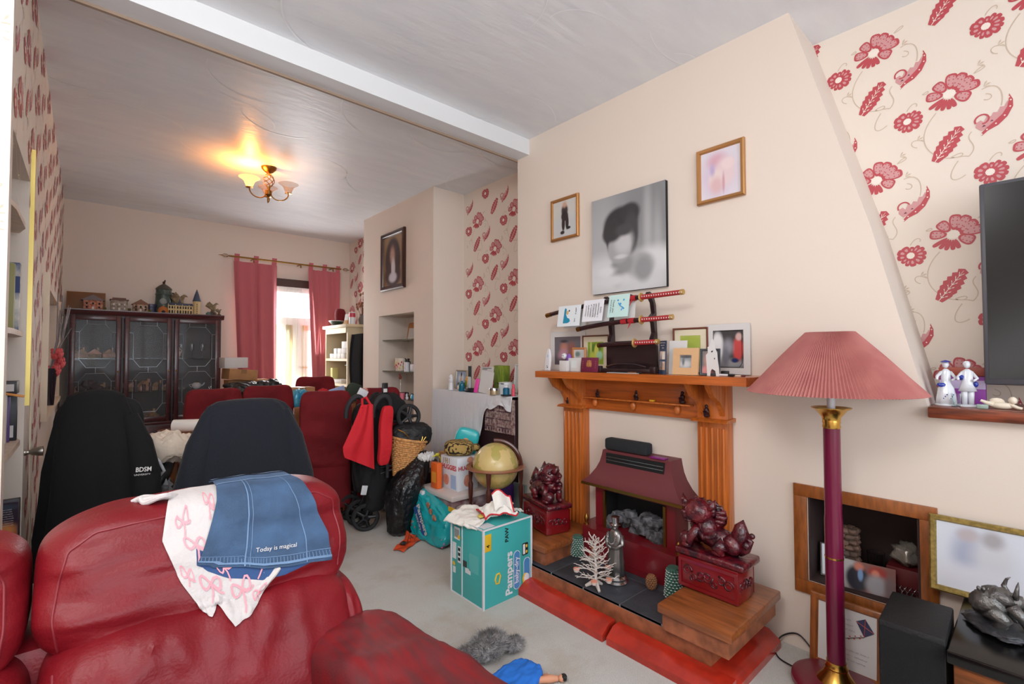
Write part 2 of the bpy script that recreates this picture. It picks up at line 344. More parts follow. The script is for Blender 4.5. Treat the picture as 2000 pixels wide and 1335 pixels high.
def vines(mb,o,k=1,sc=1):
    def P(pts,m,dx): CN[0]=(CN[0]+1)%24; mb.poly([(X0-dx-CN[0]*1.5e-5,o[0]-k*sc*a,o[1]+sc*b) for a,b in pts],m)
    def cv(p0,p1,p2,p3,w=.0017,n=14):
        pr=None
        for i in range(n+1):
            t=i/n; x=(1-t)**3*p0[0]+3*(1-t)**2*t*p1[0]+3*(1-t)*t*t*p2[0]+t**3*p3[0]; y=(1-t)**3*p0[1]+3*(1-t)**2*t*p1[1]+3*(1-t)*t*t*p2[1]+t**3*p3[1]
            if pr:
                dx,dy=x-pr[0],y-pr[1]; l=math.hypot(dx,dy) or 1; nx,ny=-dy/l*w,dx/l*w
                P([(pr[0]+nx,pr[1]+ny),(x+nx,y+ny),(x-nx,y-ny),(pr[0]-nx,pr[1]-ny)],5,.0006)
            pr=(x,y)
    cv((-.04,-.06),(-.10,-.13),(-.085,-.2),(-.03,-.24)); cv((-.03,-.24),(0,-.262),(.03,-.25),(.05,-.262))
    cv((.05,-.262),(.09,-.22),(.03,-.2),(.06,-.17)); cv((.09,-.02),(.14,.0),(.15,-.06),(.14,-.1)); cv((.10,-.04),(.13,-.05),(.11,-.075),(.095,-.06))
    cv((-.13,-.02),(-.11,.02),(-.09,.0),(-.1,-.01)); cv((.07,.05),(.1,.085),(.12,.06),(.07,.05)); cv((-.08,.03),(-.05,.05),(-.06,.02),(-.08,.03)); cv((-.08,-.16),(-.12,-.13),(-.13,-.17),(-.1,-.18))
    cv((.0,-.25),(.05,-.225),(.04,-.27),(.0,-.25)); cv((.02,-.27),(-.02,-.33),(.0,-.36),(.04,-.33))
    for (cx,cy) in ((.095,-.01),(-.1,-.15),(-.155,-.2)):
        for a in (-.3,.4,1.1): P([(cx,cy),(cx+.014*math.cos(a)-.003*math.sin(a),cy+.014*math.sin(a)+.003*math.cos(a)),(cx+.022*math.cos(a),cy+.022*math.sin(a)),(cx+.014*math.cos(a)+.003*math.sin(a),cy+.014*math.sin(a)-.003*math.cos(a))],5,.0006)
m_r1=M('paper_red',(186,72,80),.5); m_r2=M('paper_pink',(206,150,150),.5); m_r3=M('paper_maroon',(110,40,62),.5); m_r4=M('paper_cream',(240,228,216),.5); m_r5=M('paper_vine',(204,184,164),.55)
PM=[m_paper,m_r1,m_r2,m_r3,m_r4,m_r5]
def paper(mb,y0,y1,z0,z1,py,pz,k=1):
    for i in range(-30,31):
        for j in range(-14,15):
            y=py+.235*i; z=pz+.2765*i+.553*j
            if not(y0-.2<y<y1+.2 and z0-.3<z<z1+.4): continue
            for f,du,dv in ((vines,0,0),(motif_big,0,0),(motif_small,-.129,-.062),(motif_leaf,-.008,-.196),(motif_pais,.123,-.13)):
                yy=y-k*du; zz=z+dv
                if y0<yy<y1 and z0<zz<z1: f(mb,(yy,zz),k)
X0=2.5
w=MB().box(2.5,2.62,-2.1,6.05,0,2.64)
paper(w,-.5,.85,.95,2.62,.461,2.484)
paper(w,2.25,3.44,.9,2.6,3.239,2.347)
paper(w,4.85,5.93,1.3,2.58,4.9,2.3)
struct(w.build('wall_right',PM))
# chimney breasts
c=MB()
c.extr([(2.377,.99),(2.377,2.64),(.69,2.64),(.424,1.673),(.27,.99)],(2.18,0,0),(0,1,0),(0,0,1),(.321,0,0))
c.box(2.18,2.501,-2.1,.305,0,.99); c.box(2.18,2.501,.65,2.377,0,.99); c.box(2.18,2.501,.305,.65,0,.285); c.box(2.18,2.501,.305,.65,.625,.99)
struct(c.build('wall_fireside',m_wall))
c=MB().box(2.18,2.501,3.44,3.757,0,2.64).box(2.18,2.501,4.443,4.80,0,2.64).box(2.18,2.501,3.757,4.443,0,.62).box(2.18,2.501,3.757,4.443,1.583,2.64)
struct(c.build('wall_dining_chimney',m_wall))
# back wall with door opening
c=MB().box(-.4,1.42,5.93,6.05,0,2.64).box(2.3,2.62,5.93,6.05,0,2.64).box(1.42,2.3,5.93,6.05,2.09,2.64)
struct(c.build('wall_back',m_wall))
# left wall of the dining half with two built-in niches, papered
X0=-.175
w=MB(); D=-.5
w.box(D,-.175,1.98,2.04,0,2.64); w.box(D,-.175,2.04,2.62,1.87,2.64); w.box(D,-.175,2.62,3.5,0,2.64)
w.box(D,-.175,3.5,5.3,1.6,2.64); w.box(D,-.175,5.3,5.94,0,2.64); w.box(D,-.175,3.5,5.3,0,.87); w.box(D,-.175,2.04,2.62,0,.44)
w.box(D-.05,D,1.98,5.94,0,2.64)
def lp(mb,o,k,f): f(mb,o,k)
class Neg(MB):
    def poly(s,pts,m=0): return super().poly([(2*(-.175)-p[0],p[1],p[2]) for p in pts],m)
w2=Neg(); paper(w2,2.64,5.9,1.62,2.6,2.9,2.3,-1); paper(w2,2.68,3.48,.2,1.7,2.9,2.3,-1); paper(w2,2.0,2.6,1.9,2.6,2.9,2.3,-1)
w.add(w2.v,w2.f,0,False); w.m[-len(w2.f):]=w2.m
struct(w.build('wall_left',PM))
# nib wall facing the sitting room (papered), wall ends and the room around the camera
c=MB().box(-2.02,-.5,1.98,2.377,0,2.64)
t=MB(); X0=0; tp=MB(); 
class Face(MB):
    def poly(s,pts,m=0):
        if min(p[1] for p in pts)<.18: return s
        return super().poly([(-p[1],1.98+p[0],p[2]) for p in pts],m)
tf=Face(); paper(tf,.2,1.95,.4,2.6,.29,2.17)
c.add(tf.v,tf.f,0,False); c.m[-len(tf.f):]=tf.m
struct(c.build('wall_nib',PM))
struct(MB().box(-2.12,-2.0,-2.1,2.0,0,2.64).build('wall_sitting_left',m_wall))
struct(MB().box(-2.05,2.6,-2.2,-2.05,0,.75).box(-2.05,2.6,-2.2,-2.05,2.45,2.64).box(-2.05,-.75,-2.2,-2.05,.75,2.45).box(1.75,2.6,-2.2,-2.05,.75,2.45).build('wall_front',m_wall))
def winframe(x0,x1,z0,z1,y,n,name):
    f=MB(); 
    for a,b,c_,d in ((x0,x1,z0,z0+.06),(x0,x1,z1-.06,z1),(x0,x0+.06,z0+.06,z1-.06),(x1-.06,x1,z0+.06,z1-.06)): f.box(a,b,y-.03,y+.03,c_,d)
    for i in range(1,n): xx=x0+(x1-x0)*i/n; f.box(xx-.03,xx+.03,y-.03,y+.03,z0+.06,z1-.06)
    return struct(f.build(name,m_white))
winframe(-.75,1.75,.75,2.45,-2.12,3,'window_1')
# skirting
struct(MB().box(-.17,1.4,5.915,5.93,0,.12).build('baseboard_back',m_white))
struct(MB().box(-.175,-.16,2.7,3.45,0,.12).build('baseboard_left',m_white))
# TV ledge board
struct(MB().rb(2.14,2.49,-2.0,.27,.975,1.012,.004).build('trim_2',M('ledge_wood',(122,58,34),.4,var=.25,vs=8,stretch=(8,1,8),coat=.3)))
# recess shelves in the left niches
m_bd=M('shelf_board',(222,200,182),.5,var=.04,vs=30)
for i,z in enumerate((1.68,1.28,.885)):
    s_=MB().extr([(-.49,2.045),(-.19,2.045),(-.176,2.2),(-.176,2.5),(-.2,2.61),(-.49,2.61)],(0,0,z-.018),(1,0,0),(0,1,0),(0,0,.018))
    tag(s_.build('wall_shelf',m_bd),'cream board shelf in the left niche, '+('topmost of the three near the top','middle of the three just above the books','lowest of the three under the dark paperback')[i],'shelf','shelves in the near left niche')
struct(MB().box(-.176,-.162,2.625,2.65,1.0,2.0).build('trim_3',M('gold_edge',(214,190,110),.3,.6)))
struct(MB().box(-.176,-.15,3.47,3.5,.87,1.63).box(-.176,-.15,3.47,5.3,.85,.87).box(-.176,-.16,5.3,5.33,.87,1.63).build('trim_4',m_cream))
# french door and lintel
m_upvc=M('white_upvc',(238,238,236),.3); m_glass=M('window_glass',(235,245,245),.02,trans=1,alpha=.25)
t=MB().box(1.42,2.3,5.9,6.0,2.0,2.09); struct(t.build('trim_5',M('dark_lintel',(70,52,44),.5)))
d=MB()
for a,b,c_,e in ((1.42,2.3,1.94,2.0),(1.42,1.48,0.06,1.94),(2.24,2.3,0.06,1.94),(1.42,2.3,0,.06),(1.48,2.24,1.56,1.64)): d.box(a,b,5.93,5.99,c_,e)
for x0,x1 in ((1.48,1.86),(1.86,2.24)):
    for a,b,c_,e in ((x0,x0+.07,.06,1.56),(x1-.07,x1,.06,1.56),(x0+.07,x1-.07,.06,.2),(x0+.07,x1-.07,1.49,1.56),(x0+.07,x1-.07,.75,.82)): d.box(a,b,5.94,5.985,c_,e)
dr=d.build('door_1',m_upvc); struct(dr)
MB().box(1.48,2.24,5.962,5.966,.1,1.95).build('glass',m_glass,dr)
MB().tube([(1.9,5.94,1.05),(1.9,5.9,1.05),(1.99,5.9,1.05)],.009).build('handle',M('chrome',(200,200,200),.15,1),dr)
# ---------------------------------------------------------------- common materials
m_pine=M('pine_varnish',(186,100,38),.35,var=.09,vs=4,stretch=(22,22,1.2),coat=.3)
m_pineh=M('pine_varnish_shelf',(180,92,34),.32,var=.09,vs=4,stretch=(22,1.2,22),coat=.3)
m_oak=M('oak_frame',(146,82,34),.4,var=.1,vs=5,stretch=(14,14,3),coat=.2)
m_gold=M('brass',(212,168,84),.25,1); m_goldd=M('aged_brass',(150,112,56),.35,1); m_gframe=M('gilt_frame',(186,136,84),.35,.7)
m_blk=M('black_plastic',(24,24,27),.4); m_blkm=M('black_matte',(14,14,17),.85); m_wp=M('white_plastic',(220,220,224),.35); m_card=M('white_card',(214,211,209),.7)
m_ox=M('oxblood_enamel',(120,22,32),.3,coat=.3); m_resin=M('oxblood_resin',(104,14,26),.25,rgb2=(48,12,26),vs=26,coat=.5,bump=.6,bs=70,soft=1)
m_resinp=M('oxblood_resin_smooth',(122,12,22),.25,coat=.6)
m_slate=M('slate_tile',(62,64,70),.55,bump=.2,bs=60,var=.12,vs=12); m_grout=M('grout',(120,120,120),.8)
m_redtile=M('red_glazed_tile',(176,44,28),.22,var=.08,vs=14,coat=.5); m_brick=M('brown_brick_tile',(150,88,58),.45,var=.15,vs=18)
m_wood=M('brown_wood',(140,78,40),.3,var=.12,vs=4,stretch=(20,1.5,20),coat=.35)
m_glas=M('clear_glass',(250,255,255),.02,trans=1); m_silver=M('silver',(190,190,190),.2,1); m_dark=M('dark_void',(10,10,12),.7)
m_ceram=M('white_ceramic',(216,218,224),.2,coat=.4,soft=1); m_blue=M('cobalt_glaze',(30,52,150),.2,coat=.4); m_ink=M('black_ink',(20,20,22),.6)
FW=-PI/2   # hung on / facing away from the right-hand wall
def framed(name,label,cat,loc,rot,w,h,b,d,fm,pm,group=None,mount=0,mm=None,canvas=False,stand=False,extra=None,bev=True):
    t=thing(name,label,cat,loc,rot,group)
    f=MB(); hw=w/2
    prof=[(0,0),(0,-d*.75),(b*.25,-d),(b*.75,-d*.9),(b,-d*.45),(b,0)] if bev else [(0,0),(0,-d),(b,-d),(b,0)]
    cs=[(-hw,0,1,1),(hw,0,-1,1),(hw,h,-1,-1),(-hw,h,1,-1)]; vs=[];fs=[];n=len(prof)
    for cx,cz,sx,sz in cs:
        for a,y in prof: vs.append((cx+sx*a,y,cz+sz*a))
    for i in range(4):
        j=(i+1)%4
        for k in range(n): fs.append((i*n+k,j*n+k,j*n+(k+1)%n,i*n+(k+1)%n))
    f.add(vs,fs,0,False); f.build('frame',fm,t)
    y=-d*.4
    if mount:
        m=mount; g=MB()
        for a,c,e,q in ((-hw+b,hw-b,b,b+m),(-hw+b,hw-b,h-b-m,h-b),(-hw+b,-hw+b+m,b+m,h-b-m),(hw-b-m,hw-b,b+m,h-b-m)): g.box(a,c,y-.002,y+.001,e,q)
        g.build('mount',mm or m_card,t); b2=b+m
    else: b2=b-.001
    MB().box(-hw+b2,hw-b2,y,y+.002,b2,h-b2).build('picture',pm,t)
    MB().box(-hw+.004,hw-.004,-d*.3,0,.004,h-.004).build('backing',m_dark,t)
    if stand: MB().box(-.012,.012,0,.003,0,h*.6,0,Matrix.Translation((0,0,h*.2))@Matrix.Rotation(.35,4,'X')@Matrix.Translation((0,0,-h*.05))).build('strut',m_blkm,t)
    return t
# wall pictures
framed('picture_frame','small gold framed picture of a standing figure in black, left of the big canvas','picture frame',(2.178,1.942,1.899),FW,.225,.259,.019,.018,m_gframe,
  PIC('pic_boy',(205,202,196),[(.5,.25,.6,.35,(196,198,200),.6),(.5,.72,.14,.16,(60,52,56),.3),(.5,.56,.15,.14,(48,42,46),.2),(.44,.36,.07,.2,(58,46,48),.2),(.60,.38,.07,.2,(52,42,44),.2),(.40,.12,.09,.05,(40,34,38),.3),(.66,.22,.09,.04,(40,34,38),.3),(.5,.88,.09,.08,(200,160,140),.7)]))
framed('picture_frame','gold framed pastel drawing of a mother and baby, right of the big canvas','picture frame',(2.178,.981,1.902),FW,.222,.259,.02,.02,m_gframe,
  PIC('pic_pastel',(222,216,224),[(.45,.45,.42,.42,(214,196,214),.7),(.42,.78,.22,.14,(214,168,182),.7),(.62,.5,.24,.3,(228,204,206),.4),(.38,.38,.17,.2,(232,212,208),.4),(.4,.25,.16,.17,(220,184,188),.6),(.7,.66,.16,.12,(232,210,210),.3),(.3,.6,.06,.12,(190,170,205),.8),(.58,.28,.03,.2,(206,160,170),.6)]))
t=thing('canvas_print','large black and white portrait canvas above the swords','canvas print',(2.178,1.4855,1.534),FW)
MB().rb(-.234,.234,-.022,0,0,.538,.002).build('canvas',m_blkm,t)
MB().box(-.2335,.2335,-.0235,-.022,.0005,.5375).build('print',PIC('pic_portrait',(150,150,152),[(.15,.45,.35,.5,(176,176,178),.8),(.85,.85,.4,.4,(134,134,136),.7),(.78,.55,.05,.4,(176,176,177),.9),(.9,.45,.05,.3,(170,170,171),.9),(.2,.18,.35,.2,(212,212,214),.5),(.85,.26,.3,.14,(214,214,215),.5),(.5,.08,.6,.16,(208,208,210),.5),
 (.66,.24,.2,.13,(172,172,174),.25),(.72,.2,.11,.12,(150,150,152),.4),(.37,.2,.1,.12,(110,110,113),.5),(.46,.28,.13,.1,(150,150,152),.4),(.42,.70,.235,.165,(54,52,55),.18),(.55,.78,.13,.1,(58,56,59),.25),(.3,.62,.13,.14,(58,56,59),.2),(.56,.58,.1,.2,(70,68,71),.25),(.27,.52,.05,.1,(60,58,61),.3),(.40,.44,.165,.15,(168,167,169),.16),(.46,.50,.12,.12,(196,195,197),.5),(.30,.60,.13,.08,(60,58,61),.35),(.47,.62,.12,.06,(74,72,75),.4),(.42,.355,.08,.022,(206,206,208),.6),(.3,.12,.25,.06,(216,216,218),.6),(.22,.22,.12,.05,(222,222,224),.6)],.5),t)
framed('picture_frame','dark framed portrait print of a veiled figure over the dining recess','picture frame',(2.178,4.13,1.817),FW,.46,.56,.045,.03,M('dark_frame',(58,30,24),.35,.2,coat=.3),
  PIC('pic_icon',(150,116,80),[(.5,.5,.4,.46,(40,30,36),.15),(.5,.2,.42,.24,(60,42,40),.2),(.5,.62,.26,.26,(74,44,40),.5),(.48,.6,.12,.17,(180,140,124),.6),(.52,.34,.1,.2,(206,198,202),.4),(.5,.16,.2,.1,(206,200,208),.35)]),mount=.0)
# ---------------------------------------------------------------- mantelpiece
t=thing('fireplace_surround','pine mantelpiece surround with corbels and fluted pilasters','fireplace surround',(2.18,1.39,0))
def L(mb): return mb
MB().extr([(-.23,-.6),(-.23,.59),(-.02,.7),(0,.7),(0,-.625),(-.02,-.625)],(0,.0,1.063),(1,0,0),(0,1,0),(0,0,.036)).build('mantel_shelf',m_pineh,t)
MB().rb(-.035,-.001,-.43,.52,.885,1.063,.003).build('frieze',m_pineh,t)
for y0,y1 in ((.375,.53),(-.448,-.305)):
    z0=.134
    p=MB().rb(-.055,-.001,y0,y1,z0,1.063,.004)
    for i in range(5):
        yy=y0+.02+(y1-y0-.04)*i/4; p.cyl((-.056,yy,z0+.03),(-.056,yy,.86),.0085,seg=8)
    p.build('pilaster',m_pine,t)
    cp=MB().extr([(0,0),(-.10,0),(-.085,.012),(0,.018)],(0,y0-.012,.888),(1,0,0),(0,0,1),(0,y1-y0+.024,0)); cp.build('capital',m_pine,t)
    for a in (y0+.012,y1-.037):
        MB().extr([(-.03,.91),(-.055,.915),(-.075,.95),(-.1,.98),(-.16,1.01),(-.2,1.063),(-.03,1.063)],(0,a,0),(1,0,0),(0,0,1),(0,.025,0)).build('corbel',m_pine,t)
MB().rb(-.075,-.03,-.28,.37,.948,.956,.002).build('ledge',m_pine,t)
for y in (-.2,.05,.3): MB().blob((-.045,y,.925),(.012,.016,.024)).build('knob',m_pine,t)
# little ornaments on the surround ledges
m_bronze=M('dark_bronze',(58,34,36),.35,.4)
def mini(x,y,z,s,lab,k):
    t=thing('figurine',lab,'figurine',(x,y,z)); b=MB()
    b.blob((0,0,.012*s),(.014*s,.016*s,.012*s),.2,6,10,seed=k); b.blob((0,0,.032*s),(.010*s,.012*s,.016*s),.3,6,10,seed=k+1); b.blob((0,0,.053*s),(.008*s,.008*s,.009*s),.1,6,10); b.tube([(-.006*s,.012*s,.03*s),(-.012*s,.006*s,.02*s),(-.012*s,-.008*s,.022*s)],.004*s,6)
    b.build('body',m_bronze,t)
mini(2.12,1.66,.956,.75,'tiny dark figurine at the left end of the mantel ledge',1); mini(2.12,1.41,.956,.85,'tiny dark figurine in the middle of the mantel ledge',5); mini(2.12,1.155,.956,1,'tiny dark figurine at the right end of the mantel ledge',9)
mini(2.105,1.87,.9065,.6,'tiny dark figurine on the left pilaster cap',3); mini(2.105,1.03,.9065,.95,'tiny dark figurine on the right pilaster cap',7)
tag(MB().rb(-.01,.01,-.012,.012,0,.01,.002).build('eraser',M('yellow_rubber',(224,170,40),.6),None,(2.125,1.32,.9565)),'small yellow block on the mantel ledge','eraser')
# ---------------------------------------------------------------- hearth
t=thing('hearth','raised hearth of slate tiles edged with red glazed kerb tiles','hearth',(1.95,1.3,0))
h=MB().box(-.24,.228,-.47,.72,.001,.118,0)
h.build('base',m_brick,t)
h=MB()
for iy in range(6):
    for ix in range(2):
        a=-.24+ix*.235; y=-.47+iy*.2; h.rb(a+.002,a+.233,y+.002,y+.198,.118,.131,.002)
h.build('slate_tile',m_slate,t); MB().box(-.238,.226,-.468,.718,.1175,.1285).build('grout',m_grout,t)
def kerb(y0,y1): return MB().extr([(-.245,.0),(-.245,.062),(-.29,.06),(-.335,.028),(-.335,.0)],(0,y0,0),(1,0,0),(0,0,1),(0,y1-y0,0))
o_=1.95-1.95
kerb(-.055,.72).xf(Matrix.Translation((0,0,0))@Matrix.Rotation(-.012,4,'Z')@Matrix.Translation((.0,0,0))).build('kerb_tile',m_redtile,t)
kerb(-.56,-.072).build('kerb_tile',m_redtile,t)
MB().extr([(-.47,.0),(-.47,.062),(-.515,.06),(-.56,.028),(-.56,0)],(-.245,0,0),(0,1,0),(0,0,1),(.42,0,0)).build('kerb_tile',m_redtile,t)
MB().extr([(-.335,-.56),(-.245,-.47),(-.245,-.5),(-.3,-.58)],(0,0,.0),(1,0,0),(0,1,0),(0,0,.05)).build('corner_trim',m_gold,t)
# brick plinths under the guardian lions
def plinth(x0,x1,y0,y1,lab,zt=.232):
    t=thing('plinth',lab,'plinth',((x0+x1)/2,(y0+y1)/2,.0)); a=(x1-x0)/2; b=(y1-y0)/2
    MB().rb(-a,a,-b,b,zt-.035,zt,.006).build('top_board',m_wood,t)
    q=MB().box(-a+.018,a-.012,-b+.018,b-.012,.132,zt-.035)
    q.build('brick_base',m_brick,t); return t
plinth(1.66,2.12,.735,1.02,'low wooden-topped brick plinth at the right end of the hearth')
plinth(1.72,2.12,1.68,2.03,'low wooden-topped brick plinth at the left end of the hearth, behind the nappy box')
# ---------------------------------------------------------------- gas fire
t=thing('gas_fire','burgundy gas fire with canopy hood and coal bed','gas fire',(2.18,1.395,.132))
def hood(zs): pass
P=[(-.07,.20,.20,.685),(-.10,.20,.20,.684),(-.104,.205,.205,.655),(-.112,.213,.213,.62),(-.125,.228,.228,.585),(-.145,.255,.255,.545),(-.168,.29,.29,.512),(-.168,.29,.29,.505)]
# shell: rows (x front, half width left, half width right, z)
vs=[];fs=[]
for x,wl,wr,z in P: vs+= [(0,wl,z-.132+.0),(x,wl,z-.132),(x,-wr,z-.132),(0,-wr,z-.132)]
for i in range(len(P)-1):
    for k in range(3): fs.append((i*4+k,i*4+k+1,(i+1)*4+k+1,(i+1)*4+k))
fs.append((0,3,2,1)); fs.append(tuple(len(vs)-4+k for k in range(4)))
hd=MB().add(vs,fs,0,False).build('canopy',M('burgundy_canopy',(112,52,56),.5,.15),t)
MB().box(-.172,-.155,-.293,.293,.366,.38).box(-.155,0,.281,.293,.366,.38).box(-.155,0,-.293,-.281,.366,.38).build('brass_lip',m_goldd,t)
g=MB().box(-.113,-.10,-.17,.17,.487,.54); g.build('grille',m_dark,t)
g=MB()
for z in (.505,.522): g.cyl((-.115,-.168,z),(-.115,.168,z),.0018,seg=6)
g.build('grille_bar',m_silver,t)
# body: front panels around the opening
b=MB().box(-.12,0,.175,.235,.14,.36).box(-.12,0,-.23,-.18,.14,.36).box(-.12,0,-.18,.175,.345,.36)
b.build('side_panel',m_ox,t)
b=MB().extr([(-.19,-.27),(-.19,.27),(-.12,.31),(0,.31),(0,-.27)],(0,0,0),(1,0,0),(0,1,0),(0,0,.15)); b.box(-.192,-.188,-.18,.18,.03,.033).box(-.192,-.188,-.22,.22,.12,.123)
b.build('fender',m_ox,t)
MB().box(-.13,-.118,.165,.178,.14,.34).box(-.13,-.118,-.185,-.172,.14,.34).box(-.135,-.12,-.19,.19,.138,.146).build('brass_surround',m_goldd,t)
MB().box(-.01,-.001,-.17,.17,.14,.34).box(-.12,-.01,-.18,-.178,.14,.34).box(-.12,-.01,.17,.175,.14,.34).build('firebox',m_dark,t)
co=MB(); rr=random.Random(3)
for i in range(34): co.blob((-.03-rr.random()*.075,-.15+rr.random()*.3,.15+rr.random()*.09),(.022+rr.random()*.012,.026+rr.random()*.014,.02+rr.random()*.01),.5,2.2,8,seed=i,e=3)
co.build('coal',M('ash_coal',(88,88,92),.9,var=.4,vs=30,bump=.5,bs=60),t)['kind']='stuff'
for y in (.275,-.262): MB().lathe([(.013,0),(.013,.006),(.006,.01),(.011,.02),(.013,.032),(.008,.046),(.0005,.056)],(-.15,y,.15),12).build('finial',m_goldd,t)
t=thing('soundbar','short black speaker bar lying on the gas fire hood','speaker',(2.12,1.46,.686)); MB().rb(-.035,.025,-.13,.13,0,.06,.012).build('body',M('speaker_cloth',(34,36,40),.9,bump=.3,bs=300),t)
tag(MB().rb(-.02,.02,-.04,.04,0,.006,.002).build('lighter',M('purple_plastic',(130,20,120),.4),None,(2.09,1.265,.686)),'flat purple lighter on the gas fire hood','lighter')
# ---------------------------------------------------------------- guardian lions
def lion(loc,lab,flip,sc=1):
    t=thing('guardian_lion',lab,'statue',loc,group='pair of guardian lion statues',sc=sc)
    s=flip
    b=MB().rb(-.075,.075,-.125,.125,0,.135,.006)
    b.build('pedestal',m_resinp,t)
    for f,ln in ((-1,.105),(1,.105)):
        c=MB()
        for i in range(7):
            y=-.088+i*.029; z0=.066+.014*math.sin(i*2.3); r0=.020+.004*math.cos(i*1.9); d_=1 if i%2 else -1
            c.tube([(f*(.0755+.002*math.sin(k*.9)),y+d_*r0*(1-k/22)*math.cos(k*.55+i),z0+r0*(1-k/22)*math.sin(k*.55+i)) for k in range(17)],[.0045*(1-k/26) for k in range(17)],6)
        c.build('carving',m_resin,t)
    c=MB()
    for i in range(4):
        x=-.045+i*.03; r0=.02
        c.tube([(x+r0*(1-k/22)*math.cos(k*.55+i),-.1255-.002*math.sin(k*.9),.066+r0*(1-k/22)*math.sin(k*.55+i)) for k in range(17)],[.0045*(1-k/26) for k in range(17)],6)
    c.build('carving',m_resin,t)
    for x in (-.0775,.0775):
        f_=MB()
        f_.box(x-.002,x+.002,-.1245,.1245,.008,.02).box(x-.002,x+.002,-.1245,.1245,.112,.124).box(x-.002,x+.002,-.1245,-.112,.02,.112).box(x-.002,x+.002,.112,.1245,.02,.112)
        f_.build('border',m_resinp,t)
    MB().rb(-.083,.083,-.15*1,.14,.135,.165,.01).build('cap',m_resin,t)
    b=MB(); z=.165
    F=s # head side: +y if s>0
    def q(x,y,zz): return (x,F*y,z+zz)
    b.blob(q(0,-.015,.05),(.048,.075,.045),.15,4,20,seed=1); b.blob(q(0,.04,.085),(.05,.05,.06),.2,4,20,seed=2); b.blob(q(0,-.075,.045),(.05,.045,.045),.15,4,18,seed=3)
    b.blob(q(-.018,.062,.152),(.06,.06,.054),.18,5,26,seed=4)
    for sx in (-1,1):
        b.tube([q(sx*.038,.05,.09),q(sx*.045-.01,.08,.05),q(sx*.045-.014,.085,.012)],[.024,.018,.017],10); b.blob(q(sx*.045-.016,.095,.012),(.018,.026,.013),.1,5,12)
        b.tube([q(sx*.045,-.06,.05),q(sx*.056,-.03,.03),q(sx*.05,-.055,.01)],[.03,.022,.016],10); b.blob(q(sx*.052,-.035,.01),(.017,.03,.012),.1,5,12)
    b.blob(q(-.045,.105,.035),(.03,.03,.03),.03,5,16)
    b.blob(q(-.045,.095,.135),(.028,.028,.02),.1,5,14); b.blob(q(-.04,.09,.115),(.03,.026,.009),.1,5,12); b.blob(q(-.062,.105,.148),(.011,.013,.01),0,5,10)
    for sx in (-1,1):
        b.blob(q(-.045+.0,.085+sx*.024,.168),(.012,.012,.01),0,4,10); b.tube([q(-.02,.066+sx*.045,.17),q(-.012,.066+sx*.064,.186),q(-.006,.066+sx*.072,.21)],[.02,.015,.002],8)
        b.blob(q(-.03,.075+sx*.022,.182),(.016,.012,.006),.2,6,10)
    for i in range(22):
        a=i*.62; b.blob(q(.012+.02*math.sin(i*1.3),.05+.052*math.cos(a),.12+.045*math.sin(a*.8)),(.017,.017,.014),.15,5,9,seed=i)
    for i in range(9):
        b.tube([q(.0+.03*math.sin(i*2),.0,.06+.01*i/3),q(.02,-.03,.075),q(.0,-.06+.004*i,.09-.004*i)],[.008,.01,.002],6)
    b.tube([q(-.045,.06,.1),q(-.062,.02,.06),q(-.05,-.02,.07),q(-.055,-.03,.09)],[.009,.01,.008,.002],8)
    for i in range(16):
        a=i*.39-1.2; b.tube([q(.012+.03*math.cos(a)*.4,.05+.052*math.cos(a),.135+.048*math.sin(a)),q(.03,.03+.066*math.cos(a),.13+.056*math.sin(a)),q(.028,.02+.058*math.cos(a+.3),.13+.05*math.sin(a+.3))],[.009,.011,.003],8)
    b.build('body',m_resin,t)
    tl=MB(); tl.tube([q(0,-.1,.02),q(0,-.13,.04),q(0,-.145,.075),q(0,-.128,.09)],[.018,.016,.012,.008],10)
    tl.tube([q(0,-.115,.05),q(0,-.105,.09),q(0,-.108,.125),q(0,-.118,.155)],[.02,.036,.024,.001],12); tl.blob(q(.02,-.142,.09),(.012,.012,.012)); tl.blob(q(-.02,-.135,.06),(.012,.014,.016))
    tl.build('tail',m_resin,t)
    return t
lion((1.93,.915,.234),'oxblood guardian lion statue on the right plinth of the hearth',1,.97)
lion((1.93,1.875,.234),'oxblood guardian lion statue on the left plinth of the hearth, partly behind the nappy box',-1,.97).rotation_euler=(0,0,-.25)
# ---------------------------------------------------------------- hearth ornaments
def scaly(loc,lab,h,r,cols):
    t=thing('ornamental_tree',lab,'ornament',loc,group='green snowy fir ornaments on the hearth'); b=MB().lathe([(r*.9,0),(r,.01),(r*.72,h)],seg=20); n=10
    b.build('trunk',cols[0],t); sc=MB(); tip=MB()
    for i in range(n):
        z=.008+i*(h-.012)/n; rr=r*(1-.3*i/n)+.002
        for k in range(14):
            a=2*PI*(k+.5*(i%2))/14; c=(rr*math.cos(a),rr*math.sin(a),z+.004)
            sc.blob(c,(.006,.006,.006),0,4,6); tip.blob((c[0]*1.1,c[1]*1.1,z-.0015),(.005,.005,.002),0,4,6)
    sc.build('scale',cols[0],t)['kind']='stuff'; tip.build('snow_tip',cols[1],t)['kind']='stuff'
m_fir=M('grey_green_glaze',(70,112,98),.4); m_snow=M('frosted_tip',(214,224,218),.5)
scaly((1.957,1.672,.132),'green snowy fir ornament near the left lion',.105,.03,(m_fir,m_snow)); scaly((1.935,1.105,.132),'green snowy fir ornament beside the right lion',.13,.034,(m_fir,m_snow))
t=thing('pine_cone','brown pine cone standing on the slate hearth','pine cone',(1.925,1.21,.132)); b=MB(); b.blob((0,0,.032),(.02,.02,.032)); m_cone=M('cone_brown',(140,92,58),.6)
b.build('core',m_cone,t); b=MB()
